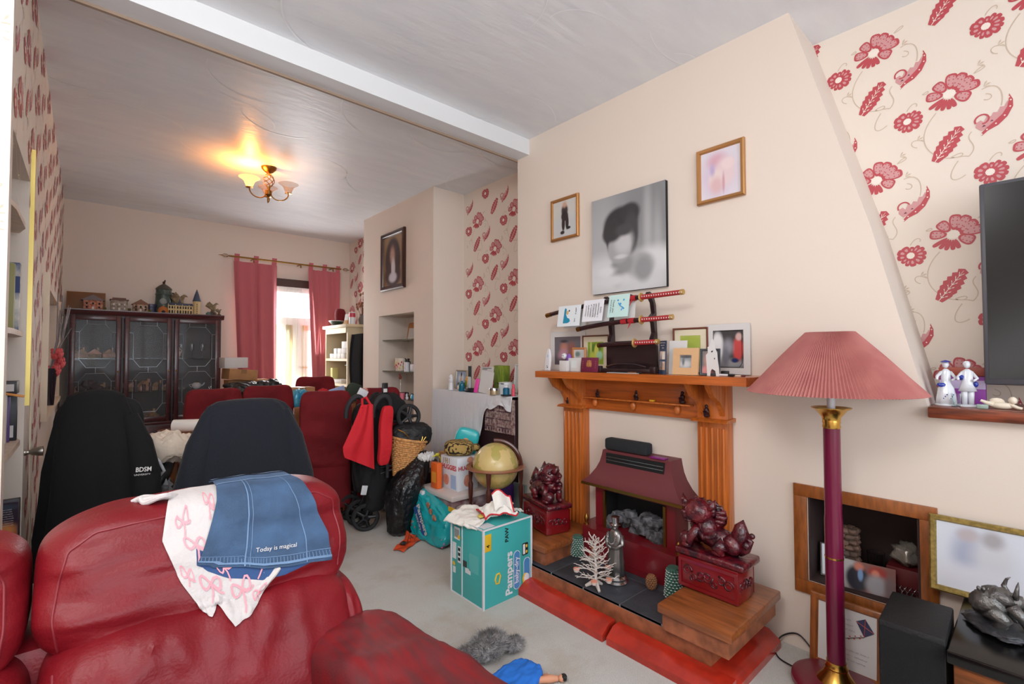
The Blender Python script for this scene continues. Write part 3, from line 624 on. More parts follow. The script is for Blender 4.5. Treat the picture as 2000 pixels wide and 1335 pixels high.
for i in range(9):
    for k in range(11):
        a=2*PI*(k+.5*(i%2))/11; ph=.3+i*.28; b.blob((.021*math.sin(ph)*math.cos(a),.021*math.sin(ph)*math.sin(a),.032-.033*math.cos(ph)),(.006,.006,.0045),0,4,6)
b.build('scale',m_cone,t)['kind']='stuff'
t=thing('coral_tree','white branched metal tree holding pink tealights','tealight holder',(1.745,1.385,.132),0,None,1.0)
m_coral=M('pale_metal_coral',(214,204,196),.5,.1); b=MB(); rr=random.Random(8)
for a in (0,2.1,4.2): b.tube([(0,0,.035),(.02*math.cos(a),.02*math.sin(a),.02),(.045*math.cos(a),.045*math.sin(a),.004)],[.008,.009,.006],8)
b.build('foot',m_coral,t); b=MB().tube([(0,0,.03),(.003,0,.1),(0,.004,.165),(0,0,.205)],[.007,.006,.004,.003],8)
def br(p,d,l,r,dep):
    q=p+d*l; b.tube([p,(p+q)/2+Vector((0,0,.003)),q],[r,r*.85,r*.6],5)
    if dep>0:
        for s_ in (-1,1):
            ax=Vector((0,0,1)) if rr.random()<.6 else d.orthogonal(); e=(Matrix.Rotation(s_*rr.uniform(.4,.75),3,ax)@d); e.z+=.12; br(q if s_>0 else (p+q)/2,e.normalized(),l*.62,r*.75,dep-1)
for i in range(34):
    z=.035+i*.0052; a=i*2.4; l=.062*(1-.55*i/34); d=Vector((math.cos(a),math.sin(a),.12+.016*i)).normalized(); br(Vector((0,0,z)),d,l,.0034,2)
b.build('branch',m_coral,t)
for i,(x,y,z) in enumerate(((-.05,.07,.065),(.055,-.03,.075),(.0,-.075,.05),(.03,.03,.15),(.04,.05,.11),(-.055,-.035,.045))):
    MB().cyl((x,y,z),(x,y,z+.012),.011,.015,14).build('tealight_cup',m_coral,t); MB().cyl((x,y,z+.012),(x,y,z+.016),.0145,.0145,14).build('candle',M('pink_wax',(226,150,124),.5) if i!=3 else M('amber_wax',(190,104,40),.5),t)
t=thing('pewter_figure','pewter robed figure in a tall hat and chain on a round base','figurine',(1.865,1.36,.132),0,None,1.24); m_pew=M('pewter',(136,132,130),.3,.85,bump=.15,bs=50,soft=1)
MB().lathe([(.043,0),(.045,.006),(.038,.012),(.04,.02),(.032,.028),(.028,.03)],seg=32).build('base',m_silver,t)
MB().loft([(0,0,.03,.030,.034,2),(0,0,.07,.029,.032,2),(0,0,.12,.025,.028,2),(0,0,.15,.022,.027,2),(0,0,.175,.02,.03,2),(0,0,.19,.014,.018,2),(0,0,.197,.008,.008,2)],40,fn=lambda t_,q:1+.07*math.cos(9*q)*max(0,1-t_*1.6)).build('robe',m_pew,t)
b=MB().blob((0,0,.207),(.011,.011,.014),.05,5,14); b.blob((-.008,0,.2),(.006,.008,.008)); b.build('head',m_pew,t)
MB().lathe([(.02,.212),(.021,.215),(.0135,.217),(.0145,.238),(.0155,.242),(.0,.243)],seg=20).build('hat',m_silver,t)
for s_ in (-1,1): MB().tube([(0,s_*.026,.178),(-.008,s_*.036,.15),(-.022,s_*.02,.135),(-.026,0,.132)],[.009,.009,.007,.006],8).build('arm',m_pew,t)
b=MB()
for i in range(14): a=PI*i/13; b.blob((-.026-.004*math.sin(a),-.019*math.cos(a),.182-.034*math.sin(a)),(.003,.003,.003),0,4,8)
b.build('chain',m_silver,t)
# poker rest / brass fender end at the hearth corner is part of the kerb
# ---------------------------------------------------------------- things on the mantelpiece (top z=1.1)
ZT=1.0995
framed('photo_card','white mounted photo of two people leaning at the left end of the mantelpiece','photo',(2.172,1.925,ZT),FW,.275,.235,.0006,.004,m_card,
  PIC('pic_two',(112,106,112),[(.37,.62,.14,.17,(190,128,112),.7),(.37,.84,.14,.05,(72,68,74),.5),(.66,.6,.12,.2,(150,96,88),.6),(.36,.3,.2,.25,(196,150,168),.5),(.7,.28,.2,.22,(168,104,84),.5),(.5,.1,.5,.15,(92,84,92),.6)]),mount=.032,bev=False)
framed('picture_frame','brown framed green and yellow print behind the left of the sword stand','picture frame',(2.168,1.705,ZT),FW,.19,.205,.009,.012,M('red_brown_frame',(112,58,38),.35,coat=.3),
  PIC('pic_green',(150,178,60),[(.5,.7,.35,.25,(92,132,50),.3),(.55,.55,.14,.34,(206,210,96),.3),(.75,.4,.2,.18,(168,214,176),.4),(.3,.3,.22,.25,(196,204,90),.4),(.2,.8,.06,.3,(200,206,120),.4)]),mount=.03,mm=M('cream_mount',(228,216,190),.7))
framed('picture_frame','brown framed green and yellow print behind the pale photo frame, right of the sword stand','picture frame',(2.17,1.135,ZT),FW,.18,.222,.010,.012,MC['red_brown_frame'],
  PIC('pic_green2',(186,196,104),[(.5,.8,.6,.2,(170,184,80),.4),(.6,.5,.4,.12,(150,178,70),.5),(.5,.3,.5,.1,(206,210,120),.5)]),mount=.028,mm=MC['cream_mount'])
# fan shaped card photo at the right
t=framed('photo_card','large white mounted photo with a rounded black border at the right end of the mantelpiece','photo',(2.168,.955,ZT+.003),FW,.195,.228,.0006,.004,m_card,
  PIC('pic_family',(62,60,62),[(.5,.12,.6,.12,(150,150,152),.7),(.82,.5,.17,.3,(200,76,74),.3),(.85,.82,.1,.1,(206,170,166),.4),(.15,.55,.2,.4,(228,228,228),.3),(.5,.55,.16,.2,(150,148,158),.7),(.72,.2,.12,.06,(40,50,96),.4),(.42,.3,.1,.25,(120,120,130),.6)]),mount=.028,bev=False)
MB().tube([(-.066,-.0045,.04),(-.066,-.0045,.18),(-.056,-.0045,.196),(.062,-.0045,.196),(.062,-.0045,.05),(.05,-.0045,.032),(-.062,-.0045,.032)],.0009,6,closed=True).build('printed_border',m_ink,t)
framed('picture_frame','small wooden framed photo behind the open booklet on the mantelpiece','picture frame',(2.125,1.79,ZT),FW,.10,.135,.013,.012,M('tan_frame',(196,130,78),.4,coat=.2),PIC('pic_baby',(196,200,200),[(.5,.35,.3,.3,(214,190,192),.6),(.3,.8,.3,.15,(120,140,130),.5)]),mount=.006)
t=thing('remote_control','white remote control standing at the left end of the mantelpiece','remote control',(2.06,1.985,ZT),(-.12,0,FW)); MB().loft([(0,0,0,.021,.008,3),(0,0,.03,.024,.009,3),(0,0,.09,.021,.009,3),(0,0,.125,.010,.008,3),(0,0,.13,.004,.006,3)],28).build('body',m_wp,t)
MB().blob((.004,-.009,.018),(.005,.0015,.003)).blob((0,-.009,.027),(.0025,.0015,.0025)).build('button',m_ink,t)
MB().lathe([(.009,0),(.009,.001)],(0,0,0),12,T=Matrix.Translation((0,-.0095,.085))@Matrix.Rotation(PI/2,4,'X')).build('dial',M('grey_mark',(190,200,215),.4),t)
t=thing('doll_toy','small doll with a white face and purple body behind the white box','toy',(2.075,1.865,ZT)); MB().blob((0,0,.085),(.016,.018,.018)).build('head',m_wp,t); MB().blob((.008,-.03,.07),(.014,.018,.03)).build('body',M('purple_cloth',(132,84,178),.7),t); MB().blob((0,.004,.045),(.012,.014,.014)).build('collar',M('mustard',(206,152,44),.6),t); MB().rb(-.012,.012,-.012,.016,0,.035,.004).build('base',M('red_paint',(206,60,44),.5),t); MB().blob((-.0155,.005,.088),(.002,.002,.003)).blob((-.0155,-.006,.088),(.002,.002,.003)).build('eye',m_ink,t)
tag(MB().rb(-.028,.028,-.012,.012,0,.06,.002).build('small_box',m_card,None,(2.02,1.815,ZT),(0,0,FW)),'small plain white box near the left end of the mantelpiece','box')
t=thing('booklet','white open booklet standing left of the red passport','booklet',(2.045,1.765,ZT),(-.1,0,FW)); MB().rb(-.046,.046,-.003,.003,0,.075,.001).build('cover',m_card,t); MB().box(-.02,.02,-.0035,-.003,.02,.06).build('watermark',M('faint_grey',(214,220,220),.7),t)
t=thing('passport','burgundy passport with gold crest standing on the mantelpiece','passport',(2.02,1.637,ZT),(-.12,0,FW)); MB().rb(-.058,.058,-.003,.003,0,.078,.002).build('cover',M('passport_red',(112,30,62),.5),t)
b=MB(); gp=M('crest_gold',(206,146,88),.4,.5)
b.blob((-.002,-.0035,.042),(.009,.0012,.016)); 
for s_ in (-1,1): b.blob((-.002+s_*.012,-.0035,.04),(.006,.001,.013),.4,9,12); b.blob((-.002+s_*.01,-.0035,.058),(.004,.001,.004))
b.blob((-.002,-.0035,.06),(.005,.001,.005)); 
for i in range(4): b.box(-.045+.0,-.043,-.0036,-.003,.02+i*.011,.026+i*.011); b.box(.04,.0412,-.0036,-.003,.02+i*.011,.027+i*.011)
b.build('crest',gp,t)
# sword stand
m_lac=M('dark_lacquer',(46,20,24),.22,coat=.5); m_stand=M('dark_stand',(40,22,26),.3,coat=.4)
t=thing('sword_stand','dark wooden three-tier sword stand on the mantelpiece','sword stand',(2.08,1.42,ZT))
MB().rb(-.04,.055,-.17,.17,0,.022,.004).rb(-.055,-.03,.145,.18,0,.035,.006).rb(-.055,-.03,-.18,-.145,0,.035,.006).build('base',m_stand,t)
MB().extr([(-.15,.02),(-.15,.135),(-.14,.15),(.14,.15),(.15,.135),(.15,.02)],(.005,0,0),(0,1,0),(0,0,1),(.018,0,0)).build('back_panel',m_stand,t)
MB().tube([(-.035,.12,.03),(-.038,.05,.045),(-.038,-.05,.045),(-.035,-.12,.03)],.006,8).build('scroll_rail',m_stand,t)
for y in (.13,-.125):
    MB().extr([(.03,0),(.02,.13),(-.0,.17),(.018,.2),(.01,.25),(-.015,.275),(.018,.30),(.008,.35),(-.03,.392),(-.022,.402),(.01,.385),(.03,.34),(.034,.3),(.036,.25),(.04,.2),(.045,.1),(.05,0)],(0,y-.011,0),(1,0,0),(0,0,1),(0,.022,0)).build('upright',m_stand,t)
def sword(loc,L_,tsuba,hilt,lab,bow,red=None):
    # +y (image left) is the scabbard tip; sword centre line along Y with slight curve
    t=thing('katana',lab,'sword',loc,group='three red-handled display swords'); n=18
    def c(y): return Vector((0,y,bow*(1-((y-tsuba)/(L_-tsuba))**2)-bow)) if y>tsuba else Vector((0,y,(y-tsuba)*.09*-1*0))
    pts=[c(tsuba+(L_-tsuba)*i/n) for i in range(n+1)]
    MB().tube(pts,[.0125]*(n-1)+[.012,.0115],12).build('scabbard',m_lac,t)
    e=pts[-1]; MB().tube([pts[-2],e+(e-pts[-2])*.05],[.0132,.0135],14).build('end_cap',m_goldd,t)
    if red: 
        rb=MB()
        for a in red: rb.tube([c(a-.017),c(a+.017)],.0142,12)
        rb.tube([c(red[-1])+Vector((-.013,0,-.01)),c(red[-1])+Vector((-.018,.012,-.04))],[.005,.001],6); rb.build('cord',M('red_cord',(176,32,40),.7),t)
    MB().lathe([(.0,-.004),(.021,-.004),(.0235,0),(.021,.004),(0,.004)],seg=20,T=Matrix.Translation((0,tsuba,0))@Matrix.Rotation(PI/2,4,'X')).build('guard',M('carved_gold',(198,160,96),.4,.6,bump=.5,bs=200),t)
    MB().tube([(0,tsuba-.004,0),(0,hilt+.014,.004)],[.0125,.0118],12).build('grip',M('red_wrap',(168,40,44),.7),t)
    d=MB(); k=int((tsuba-hilt)/.013)
    for i in range(k): yy=tsuba-.012-i*.013; d.blob((-.0122,yy,.002),(.0016,.0028,.004),0,4,6)
    d.build('ray_skin_diamond',m_card,t)
    MB().tube([(0,hilt+.016,.004),(0,hilt,.0045)],[.0135,.0125],12).build('pommel',MC['carved_gold'],t)
sword((2.035,1.42,1.475),.545,-.10,-.325,'longest red-handled sword on the top tier of the stand, under the greeting cards',.05,[-.055])
sword((2.035,1.42,1.363),.31,-.10,-.27,'medium red-handled sword on the middle tier of the stand',.03,[.0,-.045])
sword((2.035,1.42,1.25),.165,-.06,-.195,'shortest red-handled sword on the bottom tier of the stand',.008)
# greeting cards hanging over the top sword
def card(y,w,z,col,lab,deco,tilt):
    t=thing('greeting_card',lab,'greeting card',(2.02,y,z),(tilt,0,FW),group='greeting cards folded over the top sword'); h=.118
    c=MB().box(-w/2,w/2,-.0015,0,-h,0); c.build('front',M('card_'+deco,col,.6),t)
    MB().box(-w/2,w/2,-.0008,.0008,-h,0,0,Matrix.Translation((.012,.03,-.003))@Matrix.Rotation(.12,4,'X')).build('back',m_card,t); MB().box(-w/2,w/2,-.001,.031,-.0015,0.0005).build('fold',m_card,t)
    g=MB(); y0=-.0022
    if deco=='sofa':
        g.extr([(-.035,-.02),(-.03,-.012),(-.02,-.02),(-.022,-.05),(-.01,-.07),(.005,-.075),(.012,-.09),(-.005,-.1),(-.04,-.1)],(0,y0,0),(1,0,0),(0,0,1),(0,.0003,0),0)
        g.blob((-.012,y0,-.04),(.009,.0006,.012),m=1); g.blob((0,y0,-.03),(.005,.0006,.005),m=2); g.scrib((.05,y0,-.035),(0,0,-1),(1,0,0),.04,.010,2,seed=2); g.scrib((.045,y0,-.085),(0,0,-1),(1,0,0),.02,.009,2,seed=3)
        g.build('print',[M('teal_print',(30,140,176),.6),M('tan_print',(222,180,120),.6),m_ink],t)
    elif deco=='text':
        for i,(s_,q) in enumerate((('DAD',.016),('',.009),('',.009),('FOREVER',.018),('',.009),('',.009),('',.008))):
            if s_: g.text(s_,(.052-i*.0165,y0,-.06),(0,0,-1),(1,0,0),q,0)
            else: g.scrib((.052-i*.0165,y0,-.06),(0,0,-1),(1,0,0),.085-.004*i,q,0,seed=i)
        g.build('lettering',m_ink,t)
    else:
        for a,b_,c_ in ((-.005,-.03,.005),(.012,-.05,.006),(.03,-.03,.005),(.034,-.075,.004)): g.blob((a,y0,b_),(c_,.0005,c_))
        g.tube([(.0,y0,-.045),(.012,y0,-.06),(.03,y0,-.07),(.02,y0,-.085)],.003,6); g.text('Thank you',(-.03,y0,-.06),(0,0,-1),(1,0,0),.016,1); g.scrib((-.046,y0,-.06),(0,0,-1),(1,0,0),.07,.007,1,seed=5)
        g.build('print',[M('sky_blue_print',(60,150,206),.6),m_ink],t)
card(1.77,.165,1.468,(226,232,236),'white card with a teal armchair drawing, leftmost over the top sword','sofa',-.15)
card(1.598,.135,1.485,(232,232,238),'white card covered in black hand lettering, middle of the three cards over the top sword','text',-.2)
card(1.435,.125,1.498,(196,226,222),'pale mint card with blue flowers, rightmost over the top sword','mint',-.2)
t=thing('brochure','dark blue photo brochure standing against the right upright of the sword stand','brochure',(2.03,1.205,ZT),(-.04,0,FW-.5)); MB().box(-.03,.03,-.0015,.0015,0,.158).build('page',M('navy_print',(34,52,84),.5),t)
MB().box(-.022,.022,-.0022,-.0015,.02,.06).box(-.022,.022,-.0022,-.0015,.07,.108).build('photo',PIC('pic_bro',(196,160,130),[(.3,.4,.3,.4,(90,60,50),.5),(.7,.7,.3,.3,(220,210,200),.5)]),t)
tx=MB(); [tx.scrib((0,-.0022,.148-i*.012),(1,0,0),(0,0,1),.045-.01*i,.007,seed=i) for i in range(3)]; tx.build('lettering',m_card,t)
t=thing('envelope','blank white card standing right of the blue brochure','card',(2.05,1.14,ZT),(-.08,0,FW)); MB().box(-.045,.045,-.001,.001,0,.158).build('sheet',m_card,t)
framed('picture_frame','pale wooden square frame standing on the mantelpiece','picture frame',(2.02,1.083,ZT),(-.12,0,FW),.122,.122,.032,.01,M('blond_frame',(214,172,128),.5,bump=.1),PIC('pic_grey',(150,156,160),[(.5,.3,.5,.25,(200,202,204),.6),(.5,.85,.5,.1,(90,92,96),.5),(.3,.5,.1,.3,(110,116,120),.6)]),bev=False)
framed('picture_frame','dark framed photo of a baby in pink on the mantelpiece','picture frame',(2.04,.98,ZT),(-.1,0,FW+.2),.085,.118,.01,.01,M('charcoal_frame',(60,64,70),.4),PIC('pic_pinkbaby',(120,116,118),[(.4,.6,.25,.3,(206,150,140),.6),(.4,.15,.4,.2,(222,140,140),.5),(.8,.4,.2,.5,(70,68,72),.5)]))
t=thing('greeting_card','tall white heart-spotted card at the right end of the mantelpiece','greeting card',(2.015,.955,ZT),(-.06,0,FW)); MB().extr([(-.026,0),(-.030,.06),(-.033,.09),(-.024,.10),(-.026,.125),(-.016,.13),(-.012,.155),(-.002,.160),(.004,.145),(.008,.12),(.017,.10),(.020,.07),(.026,.03),(.028,0),(.014,0),(.010,.022),(-.004,.03),(-.010,.022),(-.012,0)],(0,0,0),(1,0,0),(0,0,1),(0,.0015,0)).build('sheet',m_card,t); MB().blob((-.006,-.0005,.105),(.004,.0006,.003)).blob((-.003,-.0005,.108),(.002,.0006,.002)).blob((.006,-.0005,.075),(.002,.0006,.004)).build('print',m_ink,t)
tag(MB().rb(-.016,.016,-.008,.008,0,.022,.003).build('tape_dispenser',m_blk,None,(2.05,.918,ZT),(0,0,FW)),'small black box beside the tall white card','box')
def pen(x,y,z,l,r,m1,m2,lab,rz):
    t=thing('pen',lab,'pen',(x,y,z+r),rz); MB().tube([(-l/2,0,0),(l*.25,0,0),(l/2,0,0)],[r*.8,r,r*.5],8).build('barrel',m1,t); MB().tube([(-l/2-.004,0,0),(-l*.2,0,0)],r*1.1,8).build('cap',m2,t)
pen(2.02,.905,ZT,.07,.005,m_wp,m_ink,'white pen with black cap near the right end of the mantelpiece',PI/2)
pen(2.03,.85,ZT,.04,.003,m_cream,MC['burgundy_canopy'],'small brown pen at the very right of the mantelpiece',PI/2)
pen(2.005,1.43,ZT,.14,.004,m_blk,m_blk,'black pen lying at the front of the sword stand',PI/2+.05)
pen(2.0,1.34,ZT,.08,.004,m_cone,m_blk,'brown pen lying at the front of the sword stand',PI/2-.1)
tag(MB().box(-.012,.012,-.09,.09,0,.002).build('paper_slip',m_card,None,(1.99,1.40,ZT+.0005)),'white paper slip lying at the front of the sword stand','paper')
# ---------------------------------------------------------------- floor lamp
t=thing('floor_lamp','floor lamp with pleated dusky pink shade and maroon column','floor lamp',(2.012,.519,0))
m_mar=M('maroon_gloss',(108,14,54),.3,coat=.3); m_shade=M('dusky_pink_pleat',(178,112,106),.8,rgb2=(168,100,96),vs=12)
m_base=M('maroon_base',(118,24,46),.35,coat=.3)
MB().lathe([(.0,0),(.135,0),(.142,.01),(.14,.022),(.125,.03),(.05,.032),(0,.032)],seg=48).build('base',m_base,t)
MB().lathe([(.062,.031),(.058,.036),(.04,.06),(.034,.075),(.036,.08),(.031,.09),(.031,.1)],seg=32).build('base_collar',m_gold,t)
MB().lathe([(.0285,.1),(.0285,.60),(.027,.62),(.0265,.93)],seg=32).build('column',m_mar,t)
MB().lathe([(.0295,.462),(.0295,.468)],seg=32).build('brass_ring',m_gold,t)
MB().lathe([(.027,.925),(.029,.93),(.027,.94),(.029,.948),(.028,.952),(.03,.965),(.05,.99),(.062,.997),(.063,1.0),(.055,.998),(.02,.985),(.0,.985)],seg=32).build('brass_fitting',m_gold,t)
MB().lathe([(.013,.98),(.013,1.09)],seg=16).build('candle_tube',m_wp,t)
MB().blob((0,0,1.15),(.028,.028,.035)).build('bulb',M('bulb_glass',(230,226,220),.3),t)
def shade():
    n=150; vs=[];fs=[]
    rows=[(.272,1.052),(.22,1.11),(.16,1.18),(.10,1.245),(.076,1.27)]
    for r,z in rows:
        for k in range(n*2):
            a=PI*k/n; rr=r*(1+(.011 if k%2 else -.011)); vs.append((rr*math.cos(a),rr*math.sin(a),z+(.002 if k%2 else 0)))
    N2=n*2
    for i in range(len(rows)-1):
        for k in range(N2): fs.append((i*N2+k,i*N2+(k+1)%N2,(i+1)*N2+(k+1)%N2,(i+1)*N2+k))
    vi=[(x*.985,y*.985,z) for x,y,z in vs]; o=len(vs); fs+=[tuple(reversed([i+o for i in f])) for f in fs]
    fs+=[(k,k+o,(k+1)%N2+o,(k+1)%N2) for k in range(N2)]; q=(len(rows)-1)*N2; fs+=[(q+(k+1)%N2,q+(k+1)%N2+o,q+k+o,q+k) for k in range(N2)]
    return MB().add(vs+vi,fs,0,False)
shade().build('lamp_shade',m_shade,t)
MB().tube([(0,0,1.09),(0,0,1.25)],.003,6).tube([(-.074,0,1.255),(.074,0,1.255)],.0025,6).tube([(0,-.074,1.255),(0,.074,1.255)],.0025,6).build('shade_carrier',m_gold,t)
MB().stube([(.0,.135,.012),(.03,.2,.004),(.09,.235,.004),(.15,.23,.03),(.155,.17,.06),(.14,.11,.02)],.003,6).build('cord',m_blk,t)
# ---------------------------------------------------------------- built-in niche right of the hearth
t=thing('niche_frame','stained wood framed niche set into the wall behind the floor lamp','niche',(2.18,.4775,.45))
f=MB(); b=.048
for a,c_,d,e in ((-.222,.222,.168,.216),(-.222,.222,-.216,-.165),(.174,.222,-.165,.168),(-.222,-.174,-.165,.168)): f.rb(-.012,-.001,a,c_,d,e,.002)
f.build('frame',m_oak,t)
MB().box(0,.27,-.172,.172,-.164,-.155).box(.262,.27,-.172,.172,-.155,.174).box(0,.27,-.172,-.166,-.155,.174).box(0,.27,.166,.172,-.155,.174).box(0,.27,-.172,.172,.168,.174).build('lining',M('dark_brown_lining',(54,36,34),.7),t)
NZ=.2955
framed('picture_frame','silver framed photo leaning in the left of the niche','picture frame',(2.255,.585,NZ),(-.18,0,FW+.25),.09,.13,.008,.008,m_silver,PIC('pic_n1',(214,220,226),[(.5,.5,.25,.35,(130,120,120),.6)]))
t=thing('photo_print','unframed photo of a couple standing at the front of the niche','photo',(2.205,.462,NZ),(-.14,0,FW+.12)); MB().box(-.082,.082,-.001,.001,0,.105).build('print',PIC('pic_couple',(126,84,78),[(.1,.6,.2,.6,(186,184,182),.4),(.3,.4,.22,.45,(40,42,52),.25),(.33,.82,.09,.14,(196,120,100),.5),(.36,.55,.05,.2,(120,150,190),.4),(.68,.75,.17,.2,(150,50,44),.4),(.64,.7,.07,.12,(206,120,96),.5),(.66,.3,.2,.35,(150,146,150),.4),(.9,.3,.1,.4,(110,92,92),.6)]),t)
t=thing('wood_slice_vase','tall vase of stacked driftwood pieces in the niche','vase',(2.31,.545,NZ)); b=MB(); rr=random.Random(2)
for i in range(9):
    for k in range(6): a=k*1.05+i*.5; b.blob((.026*math.cos(a),.026*math.sin(a),.012+i*.022),(.016,.016,.011),.3,5,8,seed=i*7+k,e=3)
b.build('body',M('driftwood',(140,108,90),.7,rgb2=(96,78,70),vs=20),t)['kind']='stuff'
t=thing('wrapped_ornament','crumpled cellophane bundle on the red box in the niche','ornament',(2.32,.365,NZ+.1005)); MB().blob((0,0,.04),(.045,.04,.042),.6,3,18,seed=3).build('wrap',M('crumpled_cellophane',(150,142,132),.18,.3,bump=.8,bs=30,soft=1),t)
t=thing('red_gift_box','dark red box in the right of the niche','box',(2.32,.368,NZ)); MB().rb(-.05,.05,-.05,.05,0,.1,.003).build('box',M('dark_red_card',(96,22,26),.5),t)
t=thing('wire_sculpture','silver wire letters at the right of the niche','ornament',(2.24,.345,NZ)); b=MB()
for i in range(5): b.tube([(.0,-.03+i*.014,.0),(.0,-.035+i*.014,.03),(.0,-.02+i*.014,.05),(.0,-.01+i*.014,.03),(.0,-.02+i*.014,.012)],.002,6)
b.build('wire',m_silver,t)
t=thing('glass_tumbler','faint clear glass at the back of the niche','glass',(2.38,.47,NZ)); MB().lathe([(.025,0),(.03,.1),(.028,.1),(.023,.004),(0,.004)],seg=20).build('bowl',m_glas,t)
# kite certificate frame, speaker, gold frame, cabinet
t=framed('picture_frame','wooden framed certificate with a blue kite, leaning on the wall behind the floor lamp','picture frame',(2.118,.515,.004),(-.11,0,FW),.235,.262,.026,.016,m_oak,PIC('pic_cert',(222,220,218),[(.5,.5,.6,.6,(224,222,220),.5)]),bev=True)
k=MB(); y0=-.0095
k.extr([(.03,.205),(.058,.222),(.085,.182),(.055,.158)],(0,y0,0),(1,0,0),(0,0,1),(0,.0006,0),0); k.tube([(.03,y0,.205),(.085,y0,.182)],.0012,5,2); k.tube([(.058,y0,.222),(.055,y0,.158)],.0012,5,2)
k.tube([(.055,y0,.158),(.02,y0,.142),(-.01,y0,.128),(-.05,y0,.112)],.0010,5,1)
for i in range(6): x=.045-i*.017; z=.154-i*.0075; k.blob((x,y0,z+.005),(.003,.0006,.002),m=2); k.blob((x-.003,y0,z-.005),(.003,.0006,.002),m=2)
for i in range(3): k.scrib((-.015,y0,.2-i*.017),(1,0,0),(0,0,1),.06+.015*i,.007,3,seed=i,w=.08)
for i in range(3): k.scrib((.02,y0,.095-i*.017),(1,0,0),(0,0,1),.10-.01*i,.006,3,seed=9+i,w=.08)
k.build('kite_print',[M('kite_blue',(58,62,96),.5),m_ink,M('kite_orange',(206,84,54),.5),M('pencil_grey',(170,170,176),.6)],t)
t=thing('subwoofer','black box speaker standing on the floor right of the floor lamp','speaker',(1.865,.268,0),.03)
MB().rb(-.125,.115,-.07,.078,.006,.42,.006).build('cabinet',M('black_ash',(16,16,19),.6,bump=.3,bs=120),t)
MB().rb(-.129,-.125,-.066,.074,.02,.405,.002).build('grille_cloth',M('grille_cloth',(12,12,15),.9,bump=.4,bs=400),t)
for a in (-.1,.1):
    for c_ in (-.05,.05): MB().cyl((a,c_,0),(a,c_,.008),.012).build('foot',m_blk,t)
t=thing('media_cabinet','low wooden cabinet with glossy black top at the right edge','cabinet',(1.93,-.22,0))
MB().rb(-.2,.24,-.37,.40,.02,.372,.004).build('body',M('walnut_veneer',(132,74,36),.4,var=.2,vs=6,stretch=(1,1,8),coat=.15),t)
MB().rb(-.215,.245,-.38,.412,.372,.405,.005).build('top',M('glossy_black_top',(12,12,14),.2),t)
for a in(-.17,.2):
    for c_ in(-.33,.37): MB().box(a-.02,a+.02,c_-.02,c_+.02,0,.022).build('foot',m_blk,t)
tag(MB().rb(-.025,.025,-.02,.02,0,.035,.008).build('toy_block',M('turquoise_plastic',(90,182,196),.5),None,(1.885,.392,.0)),'turquoise plastic piece on the floor between the lamp and the box speaker','toy')
framed('picture_frame','ornate gold framed photo leaning on the wall over the media cabinet','picture frame',(2.135,.145,.406),(-.10,0,FW),.26,.245,.019,.016,M('antique_gold',(176,150,84),.35,.7,bump=.25,bs=400,rgb2=(140,120,66),vs=90),
  PIC('pic_gold',(212,216,226),[(.35,.55,.18,.34,(170,176,196),.6),(.35,.85,.12,.1,(186,176,180),.5),(.6,.55,.2,.3,(206,206,212),.6),(.6,.84,.11,.12,(168,164,168),.6),(.45,.2,.5,.2,(216,214,222),.6)]))
t=thing('horned_beast','pewter horned beast figurine crouching on an oval base','figurine',(1.955,.11,.405),.5,None,.92)
m_beast=M('dark_pewter_beast',(112,110,108),.36,.7,bump=.5,bs=60,soft=1)
MB().blob((0,0,.012),(.10,.065,.016),.2,3,36,seed=2).build('base',M('pewter_rock',(70,70,74),.5,.6,bump=.5,bs=50,soft=1),t)
b=MB(); 
b.blob((0,.015,.075),(.045,.042,.04),.3,4,20,seed=1); b.blob((0,-.005,.098),(.04,.04,.032),.3,4,18,seed=4); b.blob((0,-.045,.09),(.026,.028,.024),.2,4,16,seed=2); b.blob((0,-.066,.076),(.015,.018,.015),.2,5,12)
for s_ in (-1,1):
    b.tube([(s_*.03,.03,.07),(s_*.045,.0,.045),(s_*.04,.02,.018)],[.026,.02,.014],10); b.blob((s_*.04,.005,.02),(.014,.024,.009),.2,5,10)
    b.tube([(s_*.036,-.02,.09),(s_*.05,-.04,.06),(s_*.038,-.062,.025)],[.018,.014,.012],10); b.blob((s_*.036,-.07,.02),(.012,.018,.008),.3,5,10)
    b.tube([(s_*.018,-.04,.108),(s_*.03,-.036,.125),(s_*.026,-.042,.148),(s_*.018,-.048,.158)],[.008,.007,.004,.0008],8)
for i in range(8): b.blob((0,.04-.012*i,.118-.001*i*i*.4),(.006,.006,.008),.2,4,8)
b.build('body',m_beast,t)
